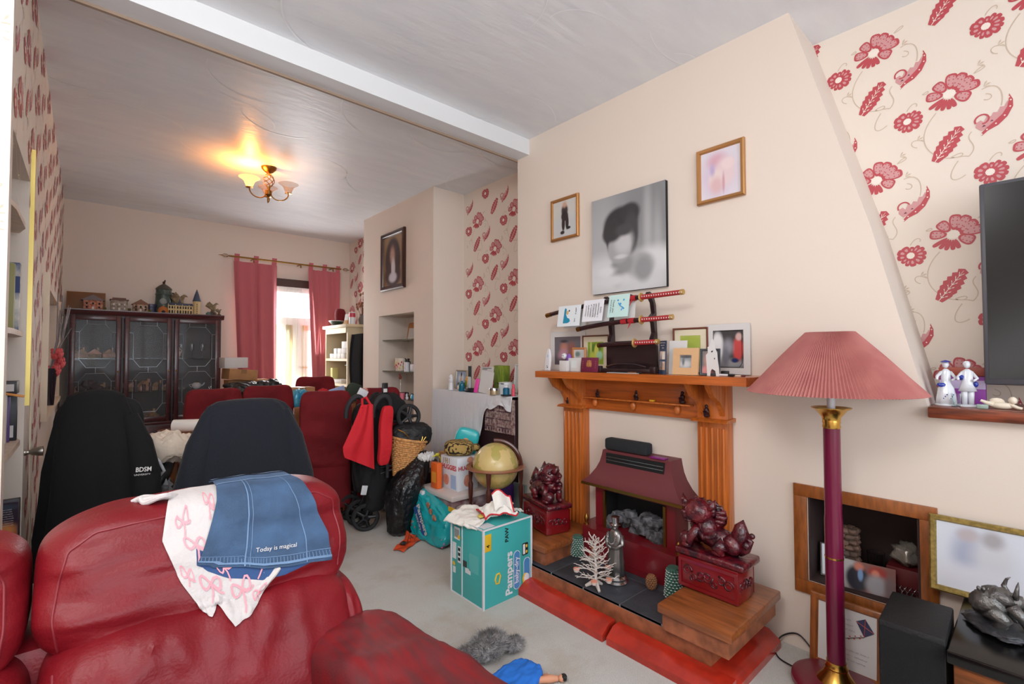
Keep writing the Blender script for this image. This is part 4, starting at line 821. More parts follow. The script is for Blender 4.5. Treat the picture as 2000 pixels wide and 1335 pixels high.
# ---------------------------------------------------------------- television and ledge ornaments
t=thing('television','large black flat screen television on the alcove ledge','television',(2.33,-.36,1.012),(0,0,FW+.05))
MB().rb(-.5,.5,-.012,.02,.075,.765,.006).build('bezel',M('tv_bezel',(84,84,90),.4,.3),t)
MB().box(-.488,.488,-.0135,-.012,.095,.753).build('screen',M('tv_screen',(14,14,16),.22,spec=.35),t)
MB().rb(-.25,.25,-.08,.08,0,.012,.004).rb(-.04,.04,.0,.015,.012,.1,.003).build('stand',m_blk,t)
def lady(loc,lab,h,man,rz):
    t=thing('porcelain_figurine',lab,'figurine',loc,rz,group='blue and white porcelain figurines'); k=h/.165
    MB().lathe([(.034*k,0),(.034*k,.005),(.026*k,.008)],seg=24).build('base',m_ceram,t)
    if not man:
        MB().loft([(0,0,.006*k,.03*k,.03*k,2),(0,0,.03*k,.028*k,.028*k,2),(0,0,.065*k,.022*k,.022*k,2),(0,0,.085*k,.012*k,.011*k,2),(0,0,.1*k,.014*k,.011*k,2),(0,0,.125*k,.013*k,.01*k,2),(0,0,.134*k,.005*k,.005*k,2)],32,fn=lambda a,q:1+.05*math.cos(8*q)*(1-a)).build('gown',m_ceram,t)
    else:
        b=MB()
        for s_ in(-1,1): b.tube([(s_*.009*k,0,.006*k),(s_*.009*k,0,.07*k)],[.008*k,.01*k],10)
        b.loft([(0,0,.055*k,.026*k,.018*k,2),(0,0,.085*k,.016*k,.012*k,2),(0,0,.125*k,.016*k,.011*k,2),(0,0,.134*k,.005*k,.005*k,2)],28); b.build('coat',m_ceram,t)
    MB().blob((0,0,.148*k),(.0095*k,.010*k,.012*k),.03,4,14).blob((0,.003*k,.152*k),(.0105*k,.010*k,.0105*k),.2,6,12).build('head',m_ceram,t)
    b=MB()
    b.tube([(-.012*k,0,.122*k),(-.027*k,-.006*k,.105*k),(-.03*k,-.018*k,.095*k)],[.006*k,.005*k,.004*k],8); b.tube([(.012*k,0,.122*k),(.024*k,-.01*k,.1*k),(.01*k,-.02*k,.092*k)],[.006*k,.005*k,.004*k],8); b.build('arm',m_ceram,t)
    g=MB()
    if not man: g.lathe([(.017*k,.158*k),(.012*k,.162*k),(.0,.166*k)],seg=16); g.blob((-.016*k,-.012*k,.075*k),(.014*k,.006*k,.008*k),.2,5,12)
    else: g.blob((.02*k,-.008*k,.08*k),(.007*k,.006*k,.01*k)); g.tube([(-.016*k,-.004*k,.108*k),(-.022*k,-.012*k,.1*k)],.007*k,8)
    for i in range(9):
        a=-1.6+.35*(i-4)*.5; rr=(.029-.07*(.014+.006*(i%3)))*k if not man else .0
        if not man: g.blob((.027*k*math.cos(a),.027*k*math.sin(a)*1.02,(.02+.007*(i%4))*k),(.002*k,.002*k,.0025*k),0,4,6)
    g.build('blue_glaze',m_blue,t)
lady((2.245,.232,1.012),'porcelain lady figurine in a blue and white gown, leftmost on the television ledge',.158,False,-1.2)
lady((2.245,.178,1.012),'porcelain gentleman figurine in a white coat on the television ledge',.158,True,-1.2)
t=thing('drinking_glass','small clear glass between the porcelain figurines on the ledge','glass',(2.215,.205,1.012)); MB().lathe([(.011,0),(.013,.045),(.012,.045),(.01,.003),(0,.003)],seg=20).build('bowl',m_glas,t)
t=thing('cherub_figurine','cream cherub figurine lying by the television','figurine',(2.215,.095,1.012)); b=MB(); m_cher=M('ivory_bisque',(232,220,200),.5)
b.blob((0,0,.012),(.012,.026,.011),.1,4,16); b.blob((-.003,-.024,.03),(.011,.011,.012),.05,4,14); b.tube([(0,-.015,.018),(-.01,-.035,.008),(-.01,-.045,.006)],[.006,.005,.004],8); b.tube([(0,.02,.014),(0,.038,.02),(0,.05,.026)],[.008,.006,.004],8); b.blob((.004,.012,.026),(.004,.018,.01),.3,5,10)
b.build('body',m_cher,t)
tag(MB().rb(-.01,.01,-.014,.014,0,.014,.003).build('trinket',M('pale_green_stone',(150,170,160),.3),None,(2.2,.14,1.012)),'tiny pale green trinket beside the cherub','trinket')
t=thing('gift_box','purple and lilac striped box standing behind the porcelain figurines','box',(2.37,.215,1.012)); MB().rb(-.02,.02,-.075,.045,0,.1,.002).build('carton',M('purple_card',(146,62,158),.5),t); MB().box(-.0205,-.02,-.075,.045,.055,.085).build('lilac_band',M('lilac_card',(196,180,214),.5),t)
tag(MB().rb(-.03,.025,-.09,.05,0,.03,.002).build('dvd_case',M('brown_red_case',(150,66,48),.5),None,(2.375,.212,1.1125)),'flat red-brown case on top of the purple box','case')
# ---------------------------------------------------------------- red leather sofa in the foreground
m_lea=M('red_leather',(122,17,28),.44,spec=.32,bump=.12,bs=170,rgb2=(108,12,22),vs=5)
m_lead=M('worn_red_leather',(124,22,28),.5,spec=.35,bump=.15,bs=120,rgb2=(96,36,40),vs=5,stretch=(10,2,2))
m_seam=M('leather_piping',(122,28,38),.5)
sofa=thing('leather_sofa','dark red leather recliner sofa in the foreground','sofa',(.2,.9,0))
def wr(p,q,amp,dirs,seed=0):
    n=fb(p.x*dirs[0],p.y*dirs[1],p.z*dirs[2],3,seed); return q*(1+0*n)
def headrest(x0,x1,seed):
    cx=(x0+x1)/2; w=x1-x0
    def d(q,p):
        g=fb(q.x*1.6,q.y,q.z*2.2,3,seed)*.012
        edge=max(0,abs(q.x)-.72)/.28
        # radiating creases at the ends
        cr=.006*math.sin((q.z*7+q.x*3.))*min(1,edge*2.2)*(1 if q.y<0 else 0)
        # lower-front pulls under
        y=p.y-g-cr+ (.05*(q.z-.2) if q.y<0 else 0)
        # slight sag along the top edge
        z=p.z+.010*math.cos(q.x*1.4)*max(0,q.z)+.006*fb(q.x*3,0,0,2,seed+3)*max(0,q.z)
        return Vector((p.x,y,z))
    return MB().cush((cx,1.315,.745),(w,.235,.24),4.6,36,d)
hr=headrest(-.068,.517,1).build('headrest',m_lea,sofa,world=True)
h2=headrest(-.68,-.072,4).build('headrest',m_lea,sofa,world=True)
def lumbar(x0,x1,seed):
    cx=(x0+x1)/2; w=x1-x0; rr=random.Random(seed); cs=[(rr.uniform(-.8,.8),rr.uniform(-1.2,1.2),rr.uniform(.03,.07)) for _ in range(11)]
    def d(q,p):
        f=0
        if q.y<0:
            for a,sl,wd in cs:
                k=(q.x-a-sl*.22*(q.z-.9)); f+=.009*math.exp(-(k/wd)**2)*max(0,.25+.75*q.z)
            f+=.012*fb(q.x*2.4,q.z*1.2,0,3,seed)
        return Vector((p.x,p.y-f-.055*(1-q.z)*(1 if q.y<0 else .2),p.z))
    return MB().cush((cx,1.27,.53),(w,.30,.30),5,44,d)
lumbar(-.058,.492,3).build('back_cushion',m_lea,sofa,world=True)
lumbar(-.67,-.064,6).build('back_cushion',m_lea,sofa,world=True)
def flank(q,p): return Vector((p.x+.02*(1-q.z)*0,p.y-.06*(1-q.z)*(1 if q.y<0 else 0)+.008*fb(q.x*2,q.z*3,q.y,2,9),p.z))
MB().cush((.487,1.26,.50),(.07,.25,.26),3.6,18,flank).build('side_bolster',m_lea,sofa,world=True)
MB().rb(-.68,.50,1.24,1.40,.10,.66,.03).build('back_frame',m_lea,sofa,world=True)
def seatd(q,p): return Vector((p.x,p.y,p.z+.012*fb(q.x*2,q.y*2,0,2,5)))
for x0,x1 in ((-.05,.42),(-.67,-.06)): MB().cush(((x0+x1)/2,.84,.36),(x1-x0,.68,.2),6,16,seatd).build('seat_cushion',m_lea,sofa,world=True)
def armd(q,p):
    n=.006*math.sin(q.y*9+q.x*2)*max(0,q.z)*.8+.008*fb(q.x*1.5,q.y*4,q.z,3,2)
    return Vector((p.x,p.y,p.z+n-.004*(q.y<-.6)))
T_=Matrix.Translation((.545,.86,0))@Matrix.Rotation(.11,4,'Z')
MB().cush((-.05,-.02,.50),(.225,.66,.165),4,34,armd,T=T_).build('arm_pad',m_lead,sofa,world=True)
MB().rb(-.12,.045,-.36,.40,.05,.5,.03,0,T_).build('arm_panel',m_lea,sofa,world=True)
MB().rb(-.66,.42,.55,1.2,.06,.3,.02).build('base',m_lea,sofa,world=True)
for x,y in ((-.6,.6),(.4,.6),(-.6,1.3),(.4,1.3)): MB().cyl((x,y,0),(x,y,.08),.025).build('foot',m_blk,sofa,world=True)
# piping seams that follow the front of the headrests and cushions, dropped onto the surface by ray casting
from mathutils.bvhtree import BVHTree
def bv(objs):
    vs=[];fs=[]
    for o in objs:
        mw=o.matrix_basis.copy(); p=o.parent
        while p is not None: mw=p.matrix_basis@mw; p=p.parent
        b=len(vs); vs+=[mw@v.co for v in o.data.vertices]; fs+=[[i+b for i in f.vertices] for f in o.data.polygons]
    return BVHTree.FromPolygons(vs,fs)
sparts=[o for o in sofa.children if o.name.split('.')[0] in('headrest','back_cushion','side_bolster','arm_pad')]
tree=bv(sparts)
def proj(x,z,y0=.8): 
    h=tree.ray_cast(Vector((x,y0,z)),Vector((0,1,0))); return h[0] if h[0] is not None else Vector((x,1.25,z))
def seam(pts,host,r=.0022,off=.0):
    P=[]
    for i in range(len(pts)-1):
        for k in range(10): 
            t=k/10; x=pts[i][0]+(pts[i+1][0]-pts[i][0])*t; z=pts[i][1]+(pts[i+1][1]-pts[i][1])*t; P.append((x,z))
    Q=[proj(x,z)+Vector((0,-.0005,0)) for x,z in P]
    Q=[Q[0]]+[(Q[i-1]+Q[i]+Q[i+1])/3 for i in range(1,len(Q)-1)]+[Q[-1]]
    MB().tube(Q,r,6).build('piping',m_seam,host,world=True)
seam([(-.03,.66),(-.038,.72),(-.03,.78),(-.02,.82),(.02,.845),(.08,.85),(.2,.853),(.33,.852),(.44,.845),(.48,.82),(.487,.75),(.475,.66)],hr)
seam([(-.105,.66),(-.098,.72),(-.102,.79),(-.12,.83),(-.17,.845),(-.3,.85),(-.6,.85)],h2)
bc=[o for o in sofa.children if o.name.startswith('back_cushion')]
seam([(-.035,.64),(-.03,.56),(-.022,.5),(-.015,.42)],bc[0]); 
seam([(-.095,.64),(-.09,.56),(-.095,.5),(-.09,.42)],bc[1])
# ---------------------------------------------------------------- child's clothes on the headrest
def over(x,s):
    """point on the headrest surface; s>0 runs down the front, s<0 over the back"""
    pass
def drape_pt(x,s,off):
    # arc over the top of the headrest: start at crest y=1.31
    if s<=0:
        h=tree.ray_cast(Vector((x,1.31-s,1.2)),Vector((0,0,-1))); p=h[0] if h[0] is not None and h[0].z>.7 else Vector((x,1.31-s,.83)); return p+Vector((0,0,off))
    if s>1.35:
        return proj(x,.72-.11*math.tan(s-PI/2))+Vector((0,-off,0))
    # fan of rays towards the axis of the headrest
    a=s; o=Vector((x,1.31+ -.35*math.sin(a),.72+.35*math.cos(a))); c=Vector((x,1.31,.72)); h=tree.ray_cast(o,(c-o).normalized())
    p=h[0] if h[0] is not None else c; n=(o-c).normalized(); return p+n*off
def cloth(quad,off,nu,nv,wob,seed,inset=None,th=.002):
    # quad: 4 corners in (x,s): back-left, back-right, front-right, front-left with curved edges
    (a,b,c,d)=quad
    def f(u,v):
        x=(a[0]*(1-u)+b[0]*u)*(1-v)+(d[0]*(1-u)+c[0]*u)*v; s=(a[1]*(1-u)+b[1]*u)*(1-v)+(d[1]*(1-u)+c[1]*u)*v
        if inset: dx,ds=inset(u,v); x+=dx; s+=ds
        return drape_pt(x,s,off+wob*(1+fb(u*3,v*3,0,2,seed)))
    return f
m_cot=M('white_cotton_bows',(194,188,187),.85,bump=.25,bs=90); m_bow=M('pink_bow_print',(226,150,160),.8); m_den=M('blue_denim',(58,84,116),.8,bump=.35,bs=500,var=.12,vs=12); m_den2=M('denim_light_seam',(104,132,166),.8); m_den3=M('denim_inside',(44,74,120),.85)
def shape(u,v):
    # body tapers out then gathers at the leg cuffs
    dx=0; ds=0
    dx+=.018*math.sin(PI*v)*(u-.5)*2*(1 if u<.5 else .4)
    if v>.8: ds+=-.10*((v-.8)/.2)*abs(u-.45)*0+.03*math.sin(u*26)*.25
    return dx,ds
def pl(L,t):
    t=t*(len(L)-1); i=min(len(L)-2,int(t)); k=t-i; return (L[i][0]*(1-k)+L[i+1][0]*k,L[i][1]*(1-k)+L[i+1][1]*k)
def garment(Lf,Rt,Bt,off,wob,seed):
    def f(u,v):
        a=pl(Lf,v); b=pl(Rt,v); x=a[0]*(1-u)+b[0]*u; s=a[1]*(1-u)+b[1]*u; e=pl(Bt,u); x0=Lf[-1][0]*(1-u)+Rt[-1][0]*u; s0=Lf[-1][1]*(1-u)+Rt[-1][1]*u; w=v**2.5
        return drape_pt(x+(e[0]-x0)*w,s+(e[1]-s0)*w,off+wob*(1+fb(u*3,v*3,0,2,seed)))
    return f
ROM=([(.145,-.03),(.128,.55),(.122,.81),(.133,1.1),(.151,1.48),(.172,1.80),(.186,1.98)],[(.25,-.03),(.262,.5),(.29,.9),(.314,1.15),(.328,1.4),(.333,1.6),(.335,1.69)],[(.186,1.98),(.198,2.04),(.211,1.93),(.235,2.2),(.262,2.13),(.29,2.0),(.335,1.69)])
SKT=([(.235,-.10),(.222,.45),(.205,.8),(.19,1.1),(.178,1.29)],[(.395,-.10),(.418,.45),(.436,.9),(.448,1.3),(.454,1.80)],[(.178,1.29),(.225,1.40),(.27,1.5),(.301,1.6),(.35,1.67),(.396,1.70),(.454,1.80)])
fA=garment(*ROM,.003,.002,3)
def rom(u,v):
    p=Vector(fA(u,v))
    if v>.86: p+=Vector((0,-.007*math.sin(PI*(v-.86)/.14),0))+Vector((0,-.0015*math.sin(u*60),0))
    return p
t=thing('child_romper','white baby romper with pink bow print draped over the sofa headrest','child clothing',(.24,1.2,.8)); g=MB().grid(rom,44,44,0,.0018); 
g.build('body',m_cot,t,world=True)
# gathered shoulder frill and leg cuffs
def frill(p0,p1,n,r,up):
    g=MB()
    for i in range(n): q=i/(n-1); p=Vector(p0).lerp(Vector(p1),q); g.blob(p+Vector((0,0,.002*math.sin(i*2))),(r*.8,r,r*.6),.2,6,10,seed=i)
    return g
b=MB()
for k in range(5): b.stube([(.075+.004*k,1.345-.008*k,.868+.004*k),(.10,1.34-.01*k,.874+.005*(k%2)),(.13,1.325-.012*k,.872+.004*k),(.16,1.31,.872)],[.004,.006,.006,.007],8)
b.build('frill',m_cot,t,world=True)
def bowmark(g,f,u0,v0,s,rot,hw=None):
    def C(pts,w,close=False):
        P=[]; m=len(pts)
        for k in range(m):
            x,y=pts[k]; X=x*math.cos(rot)-y*math.sin(rot); Y=x*math.sin(rot)+y*math.cos(rot); P.append((u0+X*s,v0+Y*s))
        Lp=[];Rp=[]
        for k in range(m):
            a=P[max(0,k-1)]; b=P[min(m-1,k+1)]; dx,dy=b[0]-a[0],b[1]-a[1]; l=math.hypot(dx,dy) or 1; nx,ny=-dy/l*w*s,dx/l*w*s
            for L_,sg in((Lp,1),(Rp,-1)):
                uu=min(.995,max(.005,P[k][0]+nx*sg)); vv=min(.995,max(.005,P[k][1]+ny*sg)); L_.append(Vector(f(uu,vv))+Vector((0,-.0035,.0022)))
        g.add(Lp+Rp,[(k,k+1,m+k+1,m+k) for k in range(m-1)],0)
    for sx in (-1,1): C([(sx*.5*math.sin(q*PI/8)*(1-.0*q)+0, -.28*math.sin(q*PI/4)*1.0-.12*math.sin(q*PI/8)) for q in range(9)],.05)
    C([(0,0),(.03,.3),(-.06,.6),(-.16,.8)],.05); C([(0,0),(.2,.25),(.45,.3),(.6,.2)],.05)
g=MB()
for u0,v0,s_,r_ in ((.3,.42,.20,.1),(.22,.2,.16,-.3),(.6,.12,.15,.2),(.72,.28,.14,.4),(.3,.74,.22,.2),(.62,.8,.2,-.2),(.88,.7,.15,.5),(.5,.6,.14,-.4),(.8,.93,.14,.1),(.1,.62,.12,.3)): bowmark(g,rom,u0,v0,s_,r_)
g.build('bow_print',m_bow,t,world=True)
# denim skirt
fB=garment(*SKT,.0085,.002,7)
def sk(u,v): return fB(u,v)
t=thing('denim_skirt','small blue denim skirt lying on the romper over the sofa headrest','child clothing',(.33,1.2,.8)); MB().grid(sk,40,40,0,.0022).build('front',m_den,t,world=True)
def under(u,v): 
    e=pl([(.178,1.30),(.234,1.60),(.295,1.77),(.344,1.80),(.40,1.72)],u); return drape_pt(e[0],e[1]-.25*(1-v),.006)
MB().grid(under,24,10,0,.0015).build('back',m_den3,t,world=True)
def line(g,f,pts,w,m=0,lift=.0032):
    Lp=[];Rp=[];n=len(pts)
    for k in range(n):
        a=pts[max(0,k-1)];b=pts[min(n-1,k+1)];dx,dy=b[0]-a[0],b[1]-a[1];l=math.hypot(dx,dy) or 1
        for L_,sg in((Lp,1),(Rp,-1)): L_.append(Vector(f(min(1,max(0,pts[k][0]-dy/l*w*sg)),min(1,max(0,pts[k][1]+dx/l*w*sg))))+Vector((0,-lift,lift)))
    g.add(Lp+Rp,[(k,k+1,n+k+1,n+k) for k in range(n-1)],m)
g=MB()
line(g,sk,[(.315+.0*i,i/24) for i in range(25)],.006); line(g,sk,[(.355,i/24) for i in range(25)],.003); line(g,sk,[(.80+.02*i/24,i/24) for i in range(25)],.004)
line(g,sk,[(i/30,.965) for i in range(31)],.012); line(g,sk,[(i/30,.89) for i in range(31)],.003); line(g,sk,[(i/30,.05) for i in range(31)],.006); line(g,sk,[(i/30,.012) for i in range(31)],.008)
for i in range(40): line(g,sk,[((i+.5)/40,.90),((i+.5)/40+.004,.955)],.0022)
g.build('stitching',m_den2,t,world=True)
g=MB(); p0=Vector(sk(.40,.80)); p1=Vector(sk(.78,.80)); pu=Vector(sk(.58,.74))-Vector(sk(.58,.86)); mid=Vector(sk(.58,.81))+Vector((0,-.004,.002))
g.text("Today is magical",mid,(p1-p0),pu,.013,0,off=.001); g.build('lettering',m_card,t,world=True)
# plush toy and blue cloth on the carpet
t=thing('plush_toy','fluffy grey toy lying on the carpet behind the sofa arm','toy',(1.21,1.50,0),.4); b=MB(); m_fur=M('grey_fur',(176,172,170),.95,bump=1,bs=140,rgb2=(128,126,128),vs=26)
def furry(g,c,r,n,seed,l=.02):
    g.blob(c,r,.12,4,28,seed=seed); rr=random.Random(seed)
    for i in range(n):
        d=Vector((rr.gauss(0,1),rr.gauss(0,1),abs(rr.gauss(0,1)))).normalized(); p=Vector((c[0]+d.x*r[0]*.97,c[1]+d.y*r[1]*.97,c[2]+d.z*r[2]*.97)); e=p+(d+Vector((rr.uniform(-.7,.7),rr.uniform(-.7,.7),rr.uniform(-.5,.3))))*l
        s=.0016; ax=d.orthogonal()*s; g.add([p-ax,p+ax,e],[(0,1,2)],0,True)
furry(b,(0,0,.035),(.095,.06,.035),1500,3); b.build('body',m_fur,t); b=MB(); furry(b,(-.085,.045,.03),(.05,.04,.028),700,5,.016); b.build('head',m_fur,t); b=MB(); furry(b,(.075,-.075,.02),(.05,.035,.02),500,6,.014); b.build('leg',m_fur,t)
t=thing('blue_garment','bright blue garment crumpled on the carpet behind the sofa arm','clothing',(1.16,1.30,.0),.15)
MB().cush((0,0,.018),(.26,.15,.045),3,26,lambda q,p:p+Vector((0,0,.007*fb(q.x*3,q.y*3,0,3,3)*(q.z>0)))).build('cloth',M('bright_blue_cloth',(36,116,214),.8),t)
t=thing('doll','small dark-haired doll lying beside the blue garment','doll',(1.275,1.225,.0),-.6)
b=MB(); b.tube([(-.045,0,.014),(0,0,.016),(.03,0,.014)],[.010,.014,.009],10); b.blob((.045,0,.014),(.015,.012,.013),.05,4,14); b.tube([(-.01,.008,.014),(-.02,.025,.01),(.0,.035,.008)],.005,6); b.build('body',M('doll_skin',(214,150,116),.6),t); MB().blob((.052,0,.016),(.013,.0135,.012),.3,6,14).build('hair',m_ink,t)
# ================================================================ DINING HALF
m_mah=M('mahogany',(74,30,34),.35,coat=.35,var=.15,vs=5,stretch=(1,1,6)); m_mahd=M('mahogany_dark',(48,24,28),.45)
m_pane=M('cabinet_glass',(150,155,160),.03,spec=.35,alpha=.10); m_lead=M('lead_came',(170,170,175),.35,.7)
cb=thing('display_cabinet','dark mahogany display cabinet with three leaded glass doors on the back wall','display cabinet',(.44,5.71,0))
MB().rb(-.56,.56,-.19,.2,.02,.56,.004).build('base_unit',m_mah,cb)
MB().box(-.565,.565,.19,.2,.56,1.55).box(-.565,-.54,-.19,.19,.56,1.55).box(.54,.565,-.19,.19,.56,1.55).box(-.54,.54,-.19,.19,1.53,1.55).box(-.54,.54,-.19,.19,.56,.575).build('carcass',m_mahd,cb)
for x in (-.2,.17): MB().box(x-.008,x+.008,-.185,.19,.575,1.53).build('divider',m_mahd,cb)
MB().extr([(-.215,0),(-.235,.03),(-.235,.045),(.2,.045),(.2,0)],(-.585,0,1.55),(0,1,0),(0,0,1),(1.17,0,0)).build('cornice',m_mah,cb)
MB().rb(-.575,.575,-.205,.2,.555,.58,.003).build('waist_moulding',m_mah,cb)
for z in (.855,1.165): MB().box(-.54,.54,-.17,.19,z,z+.006).build('glass_shelf',m_glas,cb)
for i,(x0,x1) in enumerate(((-.562,-.2),(-.2,.17),(.17,.562))):
    a,b=x0+.012,x1-.012; y0,y1=-.208,-.19
    d=MB().rb(a,a+.035,y0,y1,.585,1.545,.003).rb(b-.035,b,y0,y1,.585,1.545,.003).rb(a+.035,b-.035,y0,y1,1.505,1.545,.003).rb(a+.035,b-.035,y0,y1,.585,.63,.003)
    dr=d.build('door',m_mah,cb); cx=(a+b)/2; w=(b-a)/2-.035
    MB().box(a+.035,b-.035,-.2,-.197,.63,1.505).build('pane',m_pane,dr)
    l=MB()
    for z0,z1 in ((1.09,1.47),(.68,1.04)):
        q=[(-w*.45,z1),(w*.45,z1),(w*.8,z1-.07),(w*.8,z0+.07),(w*.45,z0),(-w*.45,z0),(-w*.8,z0+.07),(-w*.8,z1-.07)]
        l.tube([(cx+x,-.203,z) for x,z in q],.002,5,closed=True)
        for sx in (-1,1):
            for zz in (z1-.07,z0+.07): l.tube([(cx+sx*w*.8,-.203,zz),(cx+sx*w,-.203,zz)],.002,5)
    for sx in (-1,1): l.tube([(cx+sx*w*.45,-.203,1.47),(cx+sx*w*.45,-.203,1.505)],.002,5)
    l.tube([(cx,-.203,1.09),(cx,-.203,1.04)],.002,5); l.build('leading',m_lead,dr)
    MB().blob((b-.017 if i<2 else a+.017,-.214,1.05),(.008,.01,.008),0,4,10).build('knob',m_goldd,dr)
for i,(x0,x1) in enumerate(((-.55,-.19),(-.185,.175),(.18,.55))):
    dr=MB().rb(x0,x1,-.2,-.19,.06,.54,.003).build('lower_door',m_mah,cb); MB().rb(x0+.05,x1-.05,-.206,-.199,.11,.49,.005).build('raised_panel',m_mah,dr); MB().blob((x1-.025,-.208,.3),(.009,.01,.009)).build('knob',m_goldd,dr)
# pottery cottages and glass inside the cabinet
m_clay=[M('buff_pottery',(190,150,112),.6,rgb2=(150,110,84),vs=40),M('ochre_pottery',(170,132,84),.6,rgb2=(120,96,70),vs=40),M('rose_pottery',(186,124,104),.6,rgb2=(210,170,150),vs=30)]
rr=random.Random(11)
def cottage(loc,s,mi,lab,grp,rz=0):
    t=thing('model_cottage',lab,'ornament',loc,rz,grp); w=.04*s; d=.03*s; h=.035*s
    MB().rb(-w*1.15,w*1.15,-d*1.3,d*1.3,0,.006*s,.002).build('base',M('moss_green',(96,100,62),.8),t)
    MB().rb(-w,w,-d,d,.005*s,h,.002).build('wall',m_clay[mi],t)
    MB().extr([(-w*1.15,h),(0,h+.04*s),(w*1.15,h)],(0,-d*1.15,0),(1,0,0),(0,0,1),(0,d*2.3,0)).build('roof',m_clay[(mi+1)%3],t)
    MB().box(w*.4,w*.7,-d*.2,d*.3,h,h+.05*s).build('chimney',m_clay[mi],t)
CF={0:'left',1:'middle',2:'right'}
ci=0
nm=[['leftmost','second from left','third from left','rightmost'],['leftmost','second from left','third from left','rightmost']]
for door,zs,n in ((0,1.172,4),(1,.862,4),(0,.862,3),(1,.576,3)):
    x0=(-.53,-.17,.2)[door]
    for k in range(n):
        row={1.172:'top',.862:'middle',.576:'bottom'}[zs]
        pos=('leftmost','second from left','third from left','rightmost')[k if k<n-1 else 3]
        cottage((.44+x0+.045+k*.29/(n-1 if n>1 else 1),5.64+rr.uniform(-.02,.03),zs),rr.uniform(.85,1.35),ci%3,f'{pos} pottery cottage on the {row} shelf behind the {CF[door]} door of the cabinet','pottery cottages inside the cabinet',rr.uniform(-.4,.4)); ci+=1
def goblet(x,y,z,h,lab,grp):
    t=thing('wine_glass',lab,'glass',(x,y,z),0,grp); MB().lathe([(.022,0),(.02,.002),(.003,.006),(.0025,h*.45),(.014,h*.55),(.02,h*.75),(.017,h),(.015,h),(.018,h*.75),(.012,h*.56),(.0,h*.54)],seg=20).build('bowl',m_glas,t)
for i in range(3): goblet(.44+.25+i*.09,5.64,1.172,.14,('left','middle','right')[i]+' of three stemmed glasses on the top shelf behind the right cabinet door','stemmed glasses in the cabinet')
t=thing('decorated_jug','pale pink jug on the top shelf behind the right cabinet door','jug',(.655,5.63,1.172)); MB().lathe([(.02,0),(.03,.03),(.027,.06),(.015,.09),(.02,.105),(.018,.105),(.012,.09),(0,.08)],seg=20).build('body',M('pink_china',(222,190,186),.3),t); MB().tube([(.018,0,.09),(.04,0,.075),(.027,0,.04)],.004,6).build('handle',MC['pink_china'],t)
t=thing('teapot','small white teapot on the middle shelf behind the right cabinet door','teapot',(.82,5.63,.862)); MB().blob((0,0,.035),(.042,.036,.034)).build('body',m_ceram,t); MB().lathe([(.018,.062),(.014,.072),(.004,.078),(0,.084)],seg=16).build('lid',m_gold,t); MB().tube([(.04,0,.03),(.06,0,.045),(.068,0,.062)],[.009,.006,.005],8).build('spout',m_ceram,t); MB().tube([(-.038,0,.05),(-.062,0,.045),(-.04,0,.018)],.004,6).build('handle',m_ceram,t)
for i in range(3):
    t=thing('glass_ornament',('left','middle','right')[i]+' small cut glass ornament on the middle shelf behind the right cabinet door','ornament',(.665+i*.045 if i<2 else .93,5.61,.862),0,'small glass ornaments in the cabinet'); MB().blob((0,0,.016),(.014,.014,.016),.3,6,10,seed=i,e=1.2).build('body',m_glas,t)
t=thing('jar','dark glass jar on the bottom shelf behind the right cabinet door','jar',(.80,5.62,.576)); MB().lathe([(.03,0),(.032,.07),(.02,.085),(.022,.1),(0,.1)],seg=20).build('body',m_glas,t); MB().lathe([(.024,.1),(.024,.115),(0,.118)],seg=20).build('lid',m_silver,t)
for i,(x,h) in enumerate(((.34,.10),(.40,.07),(.45,.085),(.52,.07))):
    t=thing('dark_figurine',('leftmost','second from left','third from left','rightmost')[i]+' dark pottery tower silhouetted on the middle shelf behind the middle cabinet door','figurine',(x+.0,5.56,.862),0,'dark silhouetted pieces in the cabinet'); MB().loft([(0,0,0,.014,.012,3),(0,0,h*.6,.012,.011,3),(0,0,h*.62,.015,.013,3),(0,0,h,.013,.012,3)],16).build('body',m_bronze,t)
t=thing('cut_out_tree','dark rounded tree ornament behind the left cabinet door','ornament',(.06,5.6,.862)); b=MB()
for i in range(7): b.blob((-.09+.03*i,0,.05+.035*math.sin(i*.9)),(.035,.02,.035),.3,4,12,seed=i)
b.build('foliage',m_bronze,t); MB().cyl((0,0,0),(0,0,.05),.008).build('trunk',m_bronze,t)
